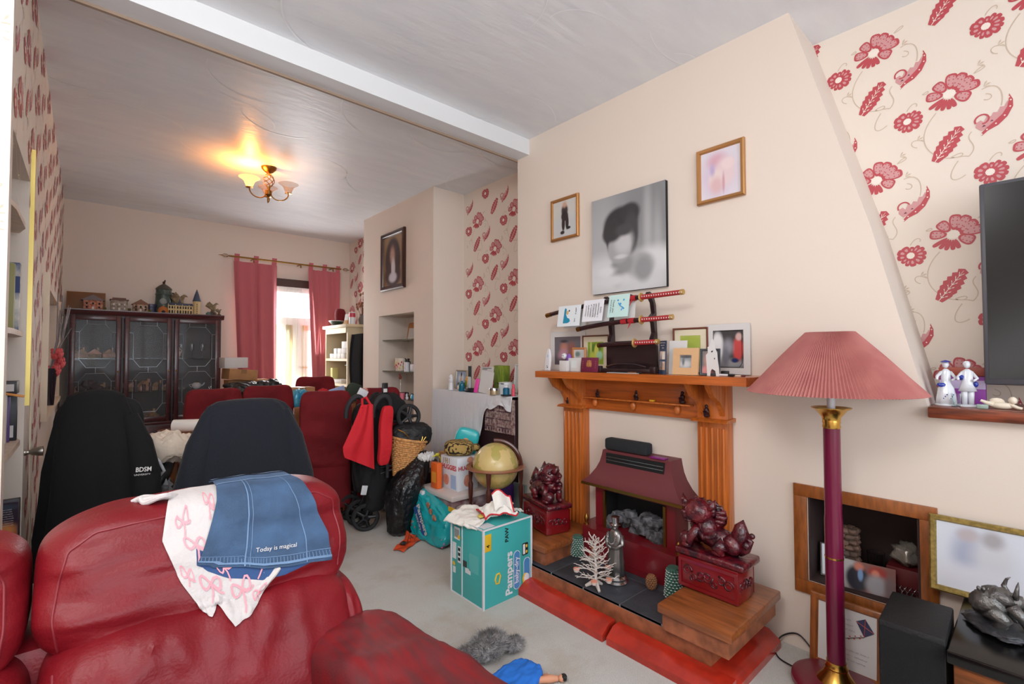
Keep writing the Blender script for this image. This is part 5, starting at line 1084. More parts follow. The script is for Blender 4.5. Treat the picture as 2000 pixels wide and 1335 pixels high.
# ---------------------------------------------------------------- on top of the cabinet (z 1.595)
ZC=1.5955
t=thing('serving_tray','brown tray leaning against the wall at the left end of the cabinet top','tray',(.0,5.82,ZC),(-.12,0,0)); MB().rb(-.14,.12,-.006,.006,0,.175,.005).build('panel',M('bamboo_brown',(128,88,56),.5),t); MB().tube([(-.14,0,.004),(-.14,0,.178),(.12,0,.178),(.12,0,.004)],.006,6).build('rim',M('bamboo_rim',(150,98,50),.45),t)
def house(loc,lab,w,d,h,wm,rm,kind,rz=0):
    t=thing('model_house',lab,'model house',loc,rz,'model houses on top of the cabinet')
    MB().rb(-w*.75,w*.75,-d*.8,d*.8,0,.01,.003).build('base',M('stone_grey',(120,112,100),.8),t)
    MB().rb(-w/2,w/2,-d/2,d/2,.009,h,.002).build('wall',wm,t)
    if kind=='flat': MB().rb(-w*.56,w*.56,-d*.6,d*.6,h,h+.008,.002).box(-w*.4,w*.4,-d*.4,d*.4,h+.008,h+.022).build('roof',rm,t)
    else: MB().extr([(-w*.62,h-.004),(0,h+.045),(w*.62,h-.004)],(0,-d*.6,0),(1,0,0),(0,0,1),(0,d*1.2,0)).build('roof',rm,t)
    for i in range(3):
        for j in range(2 if h<.09 else 2):
            x=-w*.32+i*w*.32; z=.02+j*(h-.03)*.5
            if i==1 and j==0: MB().box(x-.007,x+.007,-d/2-.002,-d/2+.001,.01,.035).build('door',m_card,t)
            else: MB().box(x-.006,x+.006,-d/2-.002,-d/2+.001,z,z+.018).build('window',m_dark if kind!='flat' else m_card,t)
    b=MB(); [b.blob((w*.55+.008*math.sin(i*2),-d*.3+i*.012,.018+.006*(i%2)),(.014,.012,.014),.3,5,8,seed=i) for i in range(4)]; b.build('bush',M('olive_bush',(92,88,44),.9),t)
house((.035,5.66,ZC),'red and orange brick model house, leftmost on the cabinet top',.13,.09,.095,M('model_brick',(168,82,58),.7,rgb2=(196,150,128),vs=60),M('model_slate',(120,110,112),.6),'gable')
house((.215,5.66,ZC),'grey and cream flat-roofed model house second from the left on the cabinet top',.12,.09,.105,M('model_stone',(130,112,100),.7,rgb2=(176,160,146),vs=50),M('model_brown_roof',(110,74,56),.6),'flat')
house((.37,5.66,ZC),'half-timbered model cottage with white gable on the cabinet top',.11,.08,.08,M('model_white',(206,180,156),.7,rgb2=(120,80,60),vs=40),M('model_rust_roof',(130,86,64),.6),'gable')
t=thing('round_hut_model','small orange rounded hut model in front of the tankard','model house',(.535,5.575,ZC)); MB().loft([(0,0,0,.042,.03,2),(0,0,.03,.042,.03,2),(0,0,.055,.03,.022,2),(0,0,.07,.006,.005,2)],24).build('wall',M('orange_clay',(178,104,46),.6),t); MB().extr([(-.014,0),(-.014,.02),(0,.03),(.014,.02),(.014,0)],(0,-.032,0),(1,0,0),(0,0,1),(0,.004,0)).build('doorway',m_dark,t); MB().blob((0,0,.072),(.008,.008,.006)).build('finial',m_silver,t)
t=thing('blue_tower_model','dark blue ceramic tower beside the tankard','ornament',(.455,5.68,ZC)); MB().loft([(0,0,0,.04,.035,3),(0,0,.06,.035,.03,3),(0,0,.062,.04,.035,3),(0,0,.09,.04,.035,3)],20).build('body',M('midnight_glaze',(42,44,78),.35),t)
t=thing('lidded_tankard','tall dark lidded tankard with relief decoration, tallest piece on the cabinet','tankard',(.55,5.70,ZC)); m_tk=M('tankard_glaze',(54,66,62),.35,rgb2=(78,92,84),vs=22,bump=.3,bs=40)
MB().lathe([(.075,0),(.078,.01),(.072,.02),(.068,.1),(.064,.18),(.068,.19),(.064,.2),(.062,.235),(.066,.24)],seg=32).build('body',m_tk,t); MB().lathe([(.068,.241),(.064,.252),(.04,.275),(.015,.292),(.008,.298),(.0,.298)],seg=32).build('lid',M('pewter_lid',(96,94,84),.4,.6),t); MB().blob((0,0,.308),(.012,.009,.014),.3,5,10).blob((.008,0,.325),(.006,.005,.012)).build('finial',m_bronze,t); MB().tube([(.066,0,.21),(.11,0,.2),(.115,0,.12),(.07,0,.06)],.009,8).build('handle',m_tk,t); MB().blob((-.01,-.066,.12),(.03,.008,.03),.2,5,14).build('medallion',M('pale_relief',(130,140,138),.5),t)
def eagle(loc,lab,s,rz):
    t=thing('eagle_figurine',lab,'figurine',loc,rz,'eagle figurines on the cabinet'); b=MB(); m1=M('eagle_brown',(104,82,62),.6,rgb2=(150,132,96),vs=26)
    MB().blob((0,0,.02*s),(.03*s,.024*s,.022*s),.4,3,12,seed=2).build('rock',M('rock_brown',(90,74,64),.8),t)
    b.tube([(0,0,.03*s),(.004*s,0,.06*s),(.01*s,0,.09*s),(.022*s,0,.108*s)],[.014*s,.02*s,.014*s,.009*s],10); b.blob((.028*s,0,.112*s),(.011*s,.008*s,.008*s)); b.tube([(.036*s,0,.112*s),(.046*s,0,.106*s)],[.004*s,.001*s],6); b.tube([(0,0,.05*s),(-.022*s,0,.02*s)],[.012*s,.006*s],8); b.build('body',m1,t)
    for sy in (-1,1): MB().grid(lambda u,v:(-.045*s*u+.012*s-.02*s*v*u,sy*(.01*s+.03*s*u*(1-v*.4)),.09*s+.035*s*u-.05*s*v*(1-.3*u)),8,6,0,.003*s).build('wing',m1,t)
eagle((.675,5.72,ZC),'large eagle figurine with raised wings between the tankard and the castle model',1.75,.3)
eagle((.955,5.66,ZC),'eagle figurine on a rock right of the castle model',1.15,.0)
eagle((1.0,5.60,ZC),'smallest eagle figurine at the right end of the cabinet top',.6,.2)
t=thing('green_crystal','small blue-green rock ornament right of the castle model','ornament',(.905,5.60,ZC)); MB().blob((0,0,.018),(.024,.018,.024),.5,4,10,seed=4,e=1.3).build('rock',M('verdigris',(92,118,112),.6),t)
# generic castle model
t=thing('castle_model','cream model castle hall with arched windows and a blue conical tower','model castle',(.70,5.62,ZC)); m_cs=M('cream_stone',(214,190,140),.7); m_rf=M('slate_blue_roof',(66,78,98),.5)
MB().rb(-.125,.075,-.035,.035,0,.085,.002).build('hall',m_cs,t)
MB().extr([(-.04,.085),(0,.11),(.04,.085)],(-.125,0,0),(0,1,0),(0,0,1),(.2,0,0)).build('hall_roof',m_rf,t)
w_=MB()
for i in range(9):
    for z,h in ((.008,.032),(.052,.026)):
        x=-.114+i*.0215; w_.extr([(x-.006,z),(x-.006,z+h*.75),(x,z+h),(x+.006,z+h*.75),(x+.006,z)],(0,-.0362,0),(1,0,0),(0,0,1),(0,.0012,0))
w_.build('arched_window',m_dark,t)['kind']='stuff'
for x_ in (-.124,-.0675,-.0125,.0425): MB().box(x_-.003,x_+.003,-.038,-.034,0,.096).build('buttress',m_cs,t)
MB().lathe([(.03,0),(.03,.12),(.034,.122),(.034,.135),(0,.135)],(.11,0,0),16).build('tower',m_cs,t); MB().lathe([(.037,.135),(.02,.2),(.0,.262)],(.11,0,0),16).build('tower_roof',m_rf,t)
MB().cyl((-.03,0,.1),(-.03,0,.118),.008).lathe([(.01,.118),(.0,.155)],(-.03,0,0),10).build('turret',m_rf,t)
b=MB(); 
for k in range(6): b.box(.104,.112,-.0315,-.0295,.012+k*.018,.02+k*.018)
b.build('tower_slit',m_dark,t)['kind']='stuff'
# ---------------------------------------------------------------- curtains
m_cur=M('dusty_rose_curtain',(190,98,106),.85,bump=.1,bs=200,sheen=.3); m_net=M('lace_net',(240,238,228),.9,alpha=.38)
def curtain(x0,x1,xb0,xb1,z1,z0,lab,seed,y=5.80,n=6,amp=.028,folds=7,mat=None,name='curtain',grp='dusty rose tab-top curtains',tabs=True,cat='curtain'):
    t=thing(name,lab,cat,((x0+x1)/2,y,z0),0,grp); cx=(x0+x1)/2
    def f(u,v):
        a=x0+(x1-x0)*u; b=xb0+(xb1-xb0)*u; x=a*(1-v)+b*v; am=amp*(.4+.6*v)
        return (x-cx+.012*math.sin(folds*2*PI*u*.5+2+seed),am*math.sin(folds*2*PI*u+.6*math.sin(v*3+seed)+seed)+.008*math.sin(13*u+seed+v*2),(z1-z0)*(1-v)-(0 if not tabs else .0)+.006*math.sin(u*9)*v)
    MB().grid(f,84,20,0,.002).build('panel',mat or m_cur,t)
    if tabs:
        for i in range(n):
            xx=x0-cx+.03+(x1-x0-.06)*i/(n-1); MB().grid(lambda u,v:(xx-.025+.05*u,.012*math.cos(v*2*PI),z1-z0-.012+.045+.045*math.sin(v*2*PI-PI/2)*1.0),3,16,0,.0015).build('tab',m_cur,t)
    return t
curtain(1.165,1.60,1.27,1.60,2.215,.02,'left dusty rose tab-top curtain, the wider one beside the cardboard boxes',1,folds=4,n=3,amp=.022)
curtain(1.945,2.33,2.04,2.30,2.215,.02,'right dusty rose tab-top curtain beside the cream bookcase',4,folds=4,n=3,amp=.022)
t=thing('curtain_rod','brass curtain rod with cage finials above the garden door','curtain rod',(1.74,5.80,2.262)); MB().cyl((-.62,0,0),(.60,0,0),.009).build('pole',m_goldd,t)
for s_ in (-1,1):
    b=MB(); x0=s_*.62
    for k in range(5): a=2*PI*k/5; b.tube([(x0,0,0),(x0+s_*.02,.018*math.cos(a),.018*math.sin(a)),(x0+s_*.045,.02*math.cos(a+1),.02*math.sin(a+1)),(x0+s_*.07,0,0)],.0025,5)
    b.tube([(x0+s_*.07,0,0),(x0+s_*.1,0,0)],[.005,.001],8); b.build('finial',m_goldd,t)
for x in (-.38,.12,.5): MB().tube([(x,.13,.0),(x,.01,.0),(x,0,-.03)],.007,6).blob((x,0,-.035),.009,0,4,8).build('bracket',m_goldd,t)
def lace(x0,x1,lab,z1,seed,fo):
    return curtain(x0,x1,x0,x1,z1,.05,lab,seed,y=5.885,amp=.008,folds=fo,mat=m_net,name='net_curtain',grp='lace net curtains over the garden door',tabs=False,cat='net curtain')
lace(1.43,2.29,'gathered lace net curtain hanging over the whole garden door',1.99,2,16)
m_flc=M('gold_lace_strip',(216,206,160),.9,alpha=.55)
for i,(a,b) in enumerate(((1.55,1.64),(1.72,1.80),(1.9,1.97))):
    t=thing('lace_panel',('left','middle','right')[i]+' narrow patterned lace strip gathered against the net curtain','net curtain',((a+b)/2,5.868,.05),0,'patterned lace strips'); w=(b-a)/2; MB().grid(lambda u,v:(-w+2*w*u,.005*math.sin(u*14),1.5*(1-v)),14,30,0,.001).build('panel',m_flc,t)
# ---------------------------------------------------------------- boxes and bags beside the cabinet
m_kraft=M('kraft_cardboard',(176,128,84),.8,var=.05,vs=10)
def carton(loc,sz,lab,rz=0,mat=None,tape=True,grp=None,name='cardboard_box',rot=None):
    t=thing(name,lab,'box',loc,rot or (0,0,rz),grp); a,b,h=sz[0]/2,sz[1]/2,sz[2]; MB().rb(-a,a,-b,b,0,h,.003).build('carton',mat or m_kraft,t)
    if tape: MB().box(-.025,.025,-b-.001,b+.001,h,h+.001).box(-.025,.025,-b-.0012,-b,h*.6,h).build('tape',M('brown_tape',(150,112,72),.3),t)
    return t
carton((1.26,5.25,0),(.42,.4,.5),'large cardboard box on the floor left of the garden door')
carton((1.24,5.27,.5005),(.38,.34,.33),'cardboard box stacked on the largest carton left of the garden door')
carton((1.11,5.22,.96),(.25,.22,.1),'shallow open cardboard box under the white box beside the cabinet',.1,rot=(0,.08,.1))
carton((1.2,5.34,.835),(.36,.2,.12),'cardboard box with blue tape behind the white box beside the cabinet',.0)
carton((1.055,5.20,1.075),(.2,.17,.1),'white box on top of the pile beside the cabinet',.1,m_card,False,name='white_box')
m_bin=M('black_polythene',(20,20,23),.28,bump=1,bs=17,bd=.03,coat=.2,soft=1); m_bin2=M('black_bag_cloth',(24,24,27),.7,bump=.4,bs=60)
def sack(loc,r,lab,seed,cat='bag',name='bin_bag',mat=None,rot=0,T=None,n=.28):
    t=thing(name,lab,cat,loc,rot); MB().blob((0,0,r[2]),r,n,2.4,40,seed=seed,e=2.6).build('bag',mat or m_bin,t); return t
sack((1.08,4.94,.80),(.16,.10,.075),'black bag on the pile beside the cabinet, below the open box',3,name='black_bag')
sack((1.30,4.94,.80),(.12,.09,.08),'shiny black bag on the pile in front of the rose curtain',6,name='black_bag')
tag(MB().rb(-.28,.28,-.10,.10,0,.8,.006).build('side_chest',m_mahd,None,(1.16,4.93,0)),'dark low chest under the black bags beside the cabinet','chest')
# ---------------------------------------------------------------- cream bookcase right of the door
m_bkc=M('cream_bookcase',(214,196,160),.5)
bk=thing('bookcase','cream painted bookcase facing the table right of the garden door','bookcase',(2.28,5.36,0))
MB().box(-.17,.18,-.32,-.295,0,1.5).build('side_panel',m_bkc,bk); MB().box(-.17,.18,.295,.32,0,1.5).build('side_panel',m_bkc,bk); MB().box(.165,.18,-.295,.295,0,1.5).build('back_panel',M('bookcase_back',(120,104,84),.7),bk)
MB().rb(-.2,.19,-.345,.345,1.5,1.535,.006).build('top',m_bkc,bk)
MB().box(-.18,-.165,-.295,.295,1.44,1.5).build('fascia',m_bkc,bk)
for z in (.02,.42,.85,1.13): MB().box(-.17,.165,-.295,.295,z,z+.028).build('shelf',m_bkc,bk)
k=0
for i in range(4): carton((2.18,5.56-i*.11,1.1585),(.09,.1,.055),('far left','second','third','near')[i]+' small white box in the bottom row on the upper bookcase shelf',0,m_card,False,'small white boxes on the bookcase','small_box')
for i in range(3): carton((2.19,5.47-i*.12,1.214),(.09,.11,.06),('left','middle','right')[i]+' small white box in the second row on the upper bookcase shelf',.1*(i-1),m_card,False,'small white boxes on the bookcase','small_box')
carton((2.2,5.22,1.2745),(.1,.16,.075),'small white box topmost on the upper bookcase shelf',0,m_card,False,'small white boxes on the bookcase','small_box')
carton((2.18,5.58,.8785),(.07,.06,.17),'upright white and yellow carton on the lower bookcase shelf',0,M('cream_yellow',(206,200,130),.6),False,None,'small_box')
carton((2.19,5.40,.8785),(.12,.24,.04),'flat white box on the lower bookcase shelf',.1,m_card,False,None,'small_box')
t=thing('folded_stool','brown and grey folded frame leaning inside the lower bookcase shelf','stool',(2.25,5.3,.879)); MB().tube([(0,.12,0),(0,.0,.22)],.008,6).tube([(.01,-.05,0),(.01,.05,.22)],.008,6).build('leg',m_oak,t); MB().tube([(0,.12,.2),(0,-.1,.22)],.012,6).build('seat_bar',M('steel_grey',(110,112,118),.4,.5),t)
tag(MB().lathe([(.055,0),(.062,.05),(.06,.10),(.045,.135),(0,.145)],seg=24).build('woolly_hat',M('maroon_felt',(110,18,28),.9),None,(2.2,5.47,1.5955)),'maroon felt hat upturned on the bookcase top','hat')
t=thing('mixing_bowl','white-rimmed dark green bowl on the bookcase top','bowl',(2.17,5.50,1.5355)); MB().lathe([(.03,0),(.06,.02),(.085,.055),(.08,.055),(.055,.022),(0,.01)],seg=28).build('bowl',M('dark_green_glaze',(40,58,48),.4),t); MB().lathe([(.0845,.053),(.088,.057),(.084,.061),(.08,.057)],seg=28,cap=False).build('rim',m_ceram,t)
t=thing('gift_bag','tan paper bag leaning on the bookcase top','bag',(2.2,5.26,1.5355),(0,.2,.3)); MB().loft([(0,0,0,.03,.05,4),(0,0,.1,.028,.045,4),(0,.01,.13,.004,.04,4)],20).build('bag',M('tan_paper',(186,144,100),.8),t); MB().box(-.031,-.03,-.03,.03,.05,.12).build('label',m_card,t)
t=thing('tin_canister','red and white tall tin on the bookcase top','tin',(2.19,5.11,1.5355)); MB().lathe([(.033,0),(.034,.002),(.034,.08),(0,.08)],seg=24).build('lower_body',m_wp,t); MB().lathe([(.034,.08),(.034,.125),(0,.125)],seg=24).build('upper_body',M('pinkish_red',(196,60,84),.4),t); MB().lathe([(.0355,.125),(.0355,.137),(0,.139)],seg=24).build('lid',m_card,t)
t=thing('dried_flowers','bunch of dried brown flowers in a grey vase on the bookcase','flowers',(2.33,5.16,1.5355)); MB().lathe([(.03,0),(.045,.06),(.03,.11),(.035,.12),(0,.11)],seg=20).build('vase',M('grey_vase',(110,108,104),.5),t); b=MB(); rr=random.Random(4)
for i in range(26): a=rr.uniform(0,6.28); r=rr.uniform(.01,.09); h=rr.uniform(.18,.36); b.tube([(0,0,.11),(r*.5*math.cos(a),r*.5*math.sin(a),h*.7),(r*math.cos(a),r*math.sin(a),h)],.0018,4); b.blob((r*math.cos(a),r*math.sin(a),h),(.011,.011,.016),.5,5,7,seed=i)
b.build('flower_head',M('dried_bloom',(140,94,62),.8),t)['kind']='stuff'
t=thing('hanging_coat','black coat hanging over the near end of the bookcase','coat',(2.27,4.98,.55)); MB().grid(lambda u,v:(-.14+.30*u-.02*math.sin(v*5)*(1-u),-.0+.018*math.sin(u*13+v)+.02*v,.88*(1-v)-.01*math.cos(u*5)),26,20,0,.012).build('cloth',m_bin2,t)
# ---------------------------------------------------------------- dining table
tb=thing('dining_table','golden brown wooden dining table behind the draped chairs','table',(.62,3.18,0)); m_tab=M('table_wood',(150,88,40),.28,var=.2,vs=6,stretch=(1,7,1),coat=.4)
MB().extr([(-.27,.36),(-.30,.33),(-.30,-.33),(-.24,-.39),(.24,-.39),(.30,-.33),(.30,.36)],(0,0,.722),(1,0,0),(0,1,0),(0,0,.03)).build('top',m_tab,tb); MB().box(-.26,.26,-.34,.32,.64,.722).build('apron',m_tab,tb)
for x in (-.23,.23):
    for y in (-.31,.29): MB().tube([(x,y,0),(x,y,.3),(x,y,.7)],[.022,.03,.035],8).build('leg',m_tab,tb)
t=thing('kitchen_roll','white roll of kitchen paper lying on the dining table','kitchen roll',(.445,3.30,.753),(0,0,-.55)); MB().lathe([(.014,-.075),(.036,-.075),(.036,.075),(.014,.075),(.014,-.075)],seg=28,cap=False,T=Matrix.Translation((0,0,.036))@Matrix.Rotation(PI/2,4,'Y')).build('roll',M('white_paper',(240,236,230),.85),t)
tag(MB().blob((0,0,.006),(.05,.03,.006),.2,3,16).build('pink_cloth',M('pink_plastic',(206,40,84),.5),None,(.37,3.17,.7535)),'small pink cloth beside the kitchen roll on the table','cloth')
m_red=M('crimson_cover',(122,6,18),.85,bump=.3,bs=60,rgb2=(104,3,14),vs=4)
def redchair(loc,rz,lab,w=.42,h=.95,back=.07):
    t=thing('dining_chair',lab,'chair',loc,rz,'crimson covered dining chairs')
    MB().cush((0,.0,h*.5+.2),(w,back,h-.36),6,24,lambda q,p:Vector((p.x,p.y+.006*math.sin(q.z*9+q.x*2)+.010*fb(q.x*2,q.z*4,0,2,3),p.z+(.015*q.x*q.x*(1 if q.z>0 else 0))))).build('backrest',m_red,t)
    MB().cush((0,.19,.44),(w,.40,.12),5,16).build('seat',m_red,t)
    MB().loft([(0,.17,.10,w/2+.01,.21,8),(0,.17,.25,w/2+.005,.205,8),(0,.17,.45,w/2,.20,8)],60,fn=lambda a,q:1+.012*math.cos(16*q)*(1-a)).build('skirt',m_red,t)
    for x in (-1,1):
        for y in (0.02,.33): MB().box(x*(w/2-.035)-.018,x*(w/2-.035)+.018,y-.018,y+.018,0,.16).build('leg',m_oak,t)
    return t
rc=redchair((1.29,3.45,0),-.22,'crimson covered chair standing with its back to us beside the pushchair',.35,.915)
dup(rc,'crimson covered chair behind the pushchair handle',(1.73,3.52,0),-.12)
for k,(x,y,rz,lab) in enumerate(((.655,3.78,PI+.12,'crimson covered chair on the far side of the table, left of the pair'),(1.03,3.92,PI-.05,'crimson covered chair on the far side of the table, right of the pair'),(1.60,4.55,PI-.2,'crimson covered chair furthest back near the garden door'))):
    d=dup(rc,lab,(x,y,.03 if k<2 else .04),rz); 
    if k==2: d.scale=(1.0,1,1.02)
# wooden chair draped with navy jacket
m_navy=M('navy_wool',(15,20,32),.9,bump=.3,bs=110,sheen=.08); m_blkf=M('black_fleece',(5,5,7),.95,bump=.2,bs=80)
t=thing('dining_chair','chair hidden under the navy jacket in front of the table','chair',(.56,2.50,0))
MB().rb(-.19,.19,-.01,.02,.5,.90,.01).build('backrest',m_red,t); MB().cush((0,.22,.44),(.42,.42,.1),5,10).build('seat',m_red,t)
for x in (-1,1):
    for y in (0.02,.4): MB().box(x*.17-.016,x*.17+.016,y-.016,y+.016,0,.42).build('leg',m_oak,t)
t=thing('navy_jacket','navy jacket draped over the chair back in front of the table','jacket',(.56,2.47,.4))
def jf(a,q): 
    return 1+(.06*math.cos(7*q+1)+.04*math.cos(12*q+2.5))*(1-a)**.8+.02*math.sin(3*q)*(1-a)+.035*fb(math.cos(q)*2,math.sin(q)*2,a*3,3,9)
MB().loft([(0,0,0,.30,.115,2.6),(-.005,0,.1,.295,.11,2.6),(0,0,.22,.27,.10,2.7),(0,0,.36,.235,.085,2.8),(.0,0,.46,.205,.07,2.8),(.0,0,.53,.18,.06,2.8),(.0,0,.565,.155,.047,2.6),(0,0,.585,.12,.03,2.4),(0,0,.592,.06,.014,2)],96,fn=jf).build('body',m_navy,t)
for s_ in (-1,1): MB().tube([(s_*.15,-.01,.53),(s_*.19,-.025,.40),(s_*.225,-.04,.22),(s_*.25,-.045,.02)],[.03,.05,.06,.06],14).build('sleeve',m_navy,t)
# tall chair draped with black hoodie
t=thing('office_chair','black swivel chair under the black hoodie at the left wall','chair',(.05,2.72,0))
MB().cush((0,.0,.78),(.30,.08,.46),5,10).build('backrest',m_blkm,t); MB().cush((.02,.2,.48),(.34,.40,.09),5,10).build('seat',m_blkm,t)
MB().stube([(.17,-.03,.56),(.225,.0,.64),(.25,.10,.69),(.25,.25,.69),(.23,.33,.66)],[.02,.026,.03,.03,.02],10).tube([(.22,.22,.68),(.2,.22,.5)],.014,8).build('armrest',m_blk,t)
MB().cyl((.02,.2,.1),(.02,.2,.45),.025).build('gas_stem',m_blk,t); b=MB()
for i in range(5): a=i*2*PI/5+.9; b.tube([(.02,.2,.11),(.02+.17*math.cos(a),.2+.2*math.sin(a),.06)],.016,8)
b.build('star_base',m_blk,t)
for i in range(5): a=i*2*PI/5+.9; MB().blob((.02+.17*math.cos(a),.2+.2*math.sin(a),.03),(.025,.025,.03)).build('castor',m_blk,t)
t=thing('black_hoodie','black hoodie with white lettering draped over the tall chair at the left wall','hoodie',(.04,2.62,.32))
def hf(a,q): return 1+(.06*math.cos(6*q+.5+.6*a)+.04*math.cos(11*q+1.5))*(1-a)**.8+.03*fb(math.cos(q)*2,math.sin(q)*2,a*4,3,4)
MB().loft([(.005,0,0,.175,.10,2.6),(.005,0,.16,.18,.105,2.6),(.01,0,.3,.172,.10,2.7),(.005,0,.42,.16,.09,2.6),(.0,0,.53,.145,.082,2.4),(-.008,0,.60,.125,.07,2.3),(-.01,0,.66,.105,.058,2.4),(-.005,0,.705,.09,.045,2.6),(-.005,0,.724,.065,.025,2.2),(-.005,0,.73,.03,.01,2)],96,fn=hf).build('body',m_blkf,t)
MB().tube([(.10,-.03,.62),(.135,-.06,.5),(.155,-.085,.38),(.165,-.095,.24)],[.03,.045,.05,.048],14).build('sleeve',m_blkf,t)
MB().text('BDSM',(.143,-.142,.405),(1,-.05,-.05),(.05,0,1),.026,0,bold=.02,off=.004,sx=.8).text('UNIVERSITY',(.139,-.142,.385),(1,-.05,-.05),(.05,0,1),.010,0,off=.004).build('lettering',m_card,t)
t=thing('cream_cloth','rumpled cream cloth heaped on the black chair arm','cloth',(.285,2.80,.715),-.5); MB().cush((0,0,.04),(.26,.16,.13),2.6,30,lambda q,p:p+Vector((0,0,.028*fb(q.x*2.5,q.y*2.5,0,3,8)))).build('cloth',M('cream_fleece',(214,196,178),.95,bump=.5,bs=40),t); MB().tube([(-.0,-.1,.02),(.035,-.13,-.0),(.05,-.12,-.045),(.02,-.11,-.08)],.006,8).build('strap',m_wp,t)
t=thing('carrier_bag','grey translucent carrier bag hanging below the black chair arm','bag',(.25,2.72,.40),0); MB().blob((0,0,.12),(.075,.05,.13),.4,3,26,seed=6).build('bag',M('grey_polythene',(126,126,130),.35,bump=.6,bs=30),t)
# clutter behind the red chair
tag(MB().rb(-.30,.30,-.15,.15,0,.79,.01).build('side_table',m_tab,None,(1.50,4.04,0)),'low wooden side table buried under clutter behind the red chairs','table')
carton((1.32,4.11,.7905),(.2,.12,.14),'open cardboard box with a white label on the cluttered side table',.1)
t=thing('blue_package','shiny turquoise wrapped package on the side table','package',(1.265,3.965,.7905),.2); MB().cush((0,0,.05),(.15,.13,.16),3,18,lambda q,p:p+Vector((0,0,.015*fb(q.x*3,q.y*3,q.z,2,3)))).build('wrap',M('turquoise_foil',(20,130,176),.25,.2,rgb2=(110,190,210),vs=14,bump=.4,bs=30),t)
t=thing('knitted_hat','red knitted hat on the side table clutter','hat',(1.46,3.97,.7905)); MB().blob((0,0,.065),(.06,.05,.065),.12,5,26,seed=2).build('knit',M('red_knit',(196,40,50),.95,bump=.8,bs=90),t)
t=thing('folder','pale blue folder leaning on the side table clutter','folder',(1.60,4.0,.7905),(0,-.25,.1)); MB().rb(-.08,.08,-.004,.004,0,.13,.002).build('cover',M('pale_blue_card',(158,178,222),.5),t)
t=thing('cushion','dark green cushion on the side table clutter','cushion',(1.74,4.06,.7905),(.0,.35,.2)); MB().cush((0,0,.075),(.17,.07,.17),3,14).build('cover',M('dark_green_cloth',(54,66,54),.9),t)
t=thing('patterned_scarf','cream and red patterned cloth hanging beside the red chair','cloth',(1.605,3.52,.72),.1); MB().grid(lambda u,v:(-.02+.05*u+.01*math.sin(v*8),.012*math.sin(u*6+v*4),.22*(1-v)),8,14,0,.006).build('cloth',M('cream_red_print',(226,206,184),.8,rgb2=(190,60,56),vs=26),t)
t=thing('magazine','folded glossy papers at the right end of the dining table','magazine',(.80,3.36,.7525),(0,0,.5)); MB().box(-.08,.08,-.06,.06,0,.006).box(-.07,.09,-.05,.07,.0062,.012).build('sheet',M('grey_print',(172,172,178),.4,rgb2=(206,206,210),vs=20),t)
# ---------------------------------------------------------------- pushchair folded upright
m_tub=M('graphite_tube',(30,30,33),.35,.4); m_fab=M('black_canvas',(20,20,23),.85,bump=.3,bs=120); m_tyre=M('foam_tyre',(34,34,36),.75)
pc=thing('pushchair','folded black pushchair standing beside the crimson chair','pushchair',(1.46,3.25,0))
def wheel(c,r,nrm,w=.028):
    n=Vector(nrm).normalized(); T=Matrix.Translation(Vector(c))@n.to_track_quat('Z','Y').to_matrix().to_4x4()
    b=MB(); b.lathe([(r*.74,-w*.4),(r*.9,-w*.5),(r,-w*.2),(r,w*.2),(r*.9,w*.5),(r*.74,w*.4),(r*.74,-w*.4)],seg=32,cap=False,T=T)
    o=b.build('wheel',m_tyre,pc,world=True); h=MB().lathe([(0,-w*.45),(r*.22,-w*.45),(r*.22,w*.45),(0,w*.45)],seg=16,T=T)
    for k in range(5):
        a=2*PI*k/5; h.tube([T@Vector((r*.18*math.cos(a),r*.18*math.sin(a),0)),T@Vector((r*.76*math.cos(a),r*.76*math.sin(a),0))],[r*.15,r*.11],8)
    q=h.build('hub',m_blk,pc,world=True)
def wn(x,y): return (x*.55,-1,.0)
for (x,y) in ((1.432,3.10),(1.44,3.22),(1.446,3.38),(1.466,3.50)): wheel((x,y,.092),.092,(-.38,-1,.03))
MB().cyl((1.43,3.08,.092),(1.468,3.53,.092),.012).build('axle',m_tub,pc,world=True)
wheel((1.69,2.98,.765),.088,(-.15,-1,.15)); wheel((1.64,3.08,.80),.088,(-.15,-1,.15))
b=MB()
for dx,dy in ((0,0),(.03,.25)):
    b.tube([(1.44+dx,3.12+dy,.12),(1.46+dx,3.12+dy,.35),(1.49+dx,3.13+dy,.6),(1.48+dx,3.14+dy,.80)],.012,8)
b.tube([(1.40,3.14,.16),(1.60,3.03,.62),(1.69,2.99,.78)],.009,8).tube([(1.49,3.2,.12),(1.36,3.1,.52),(1.33,3.08,.7)],.009,8)
b.tube([(1.38,3.1,.41),(1.60,3.02,.43)],.008,8).tube([(1.5,3.05,.38),(1.66,3.0,.42),(1.66,3.0,.36)],.006,8)
b.build('frame',m_tub,pc,world=True)
for (x,y) in ((1.335,3.05),(1.485,2.97)):
    MB().stube([(x+.06,y+.04,.36),(x+.05,y+.02,.62),(x+.055,y,.82),(x+.045,y-.01,.89),(x+.01,y-.01,.92),(x-.03,y,.895),(x-.055,y+.01,.84),(x-.06,y+.01,.78)],[.012,.012,.014,.016,.016,.016,.016,.015],12).build('handle',M('foam_grip',(38,38,42),.7),pc,world=True)
MB().cush((1.455,3.12,.56),(.20,.16,.62),4,20,lambda q,p:p+Vector((.015*fb(q.x*2,q.y*2,q.z*3,3,4),.015*fb(q.x*3,q.z*3,0,2,7),0))).build('seat_fabric',m_fab,pc,world=True)
MB().cush((1.60,3.12,.84),(.26,.2,.18),3,20,lambda q,p:p+Vector((0,0,.02*fb(q.x*3,q.y*3,0,3,5)-.05*max(0,q.x)))).build('folded_hood',m_fab,pc,world=True)
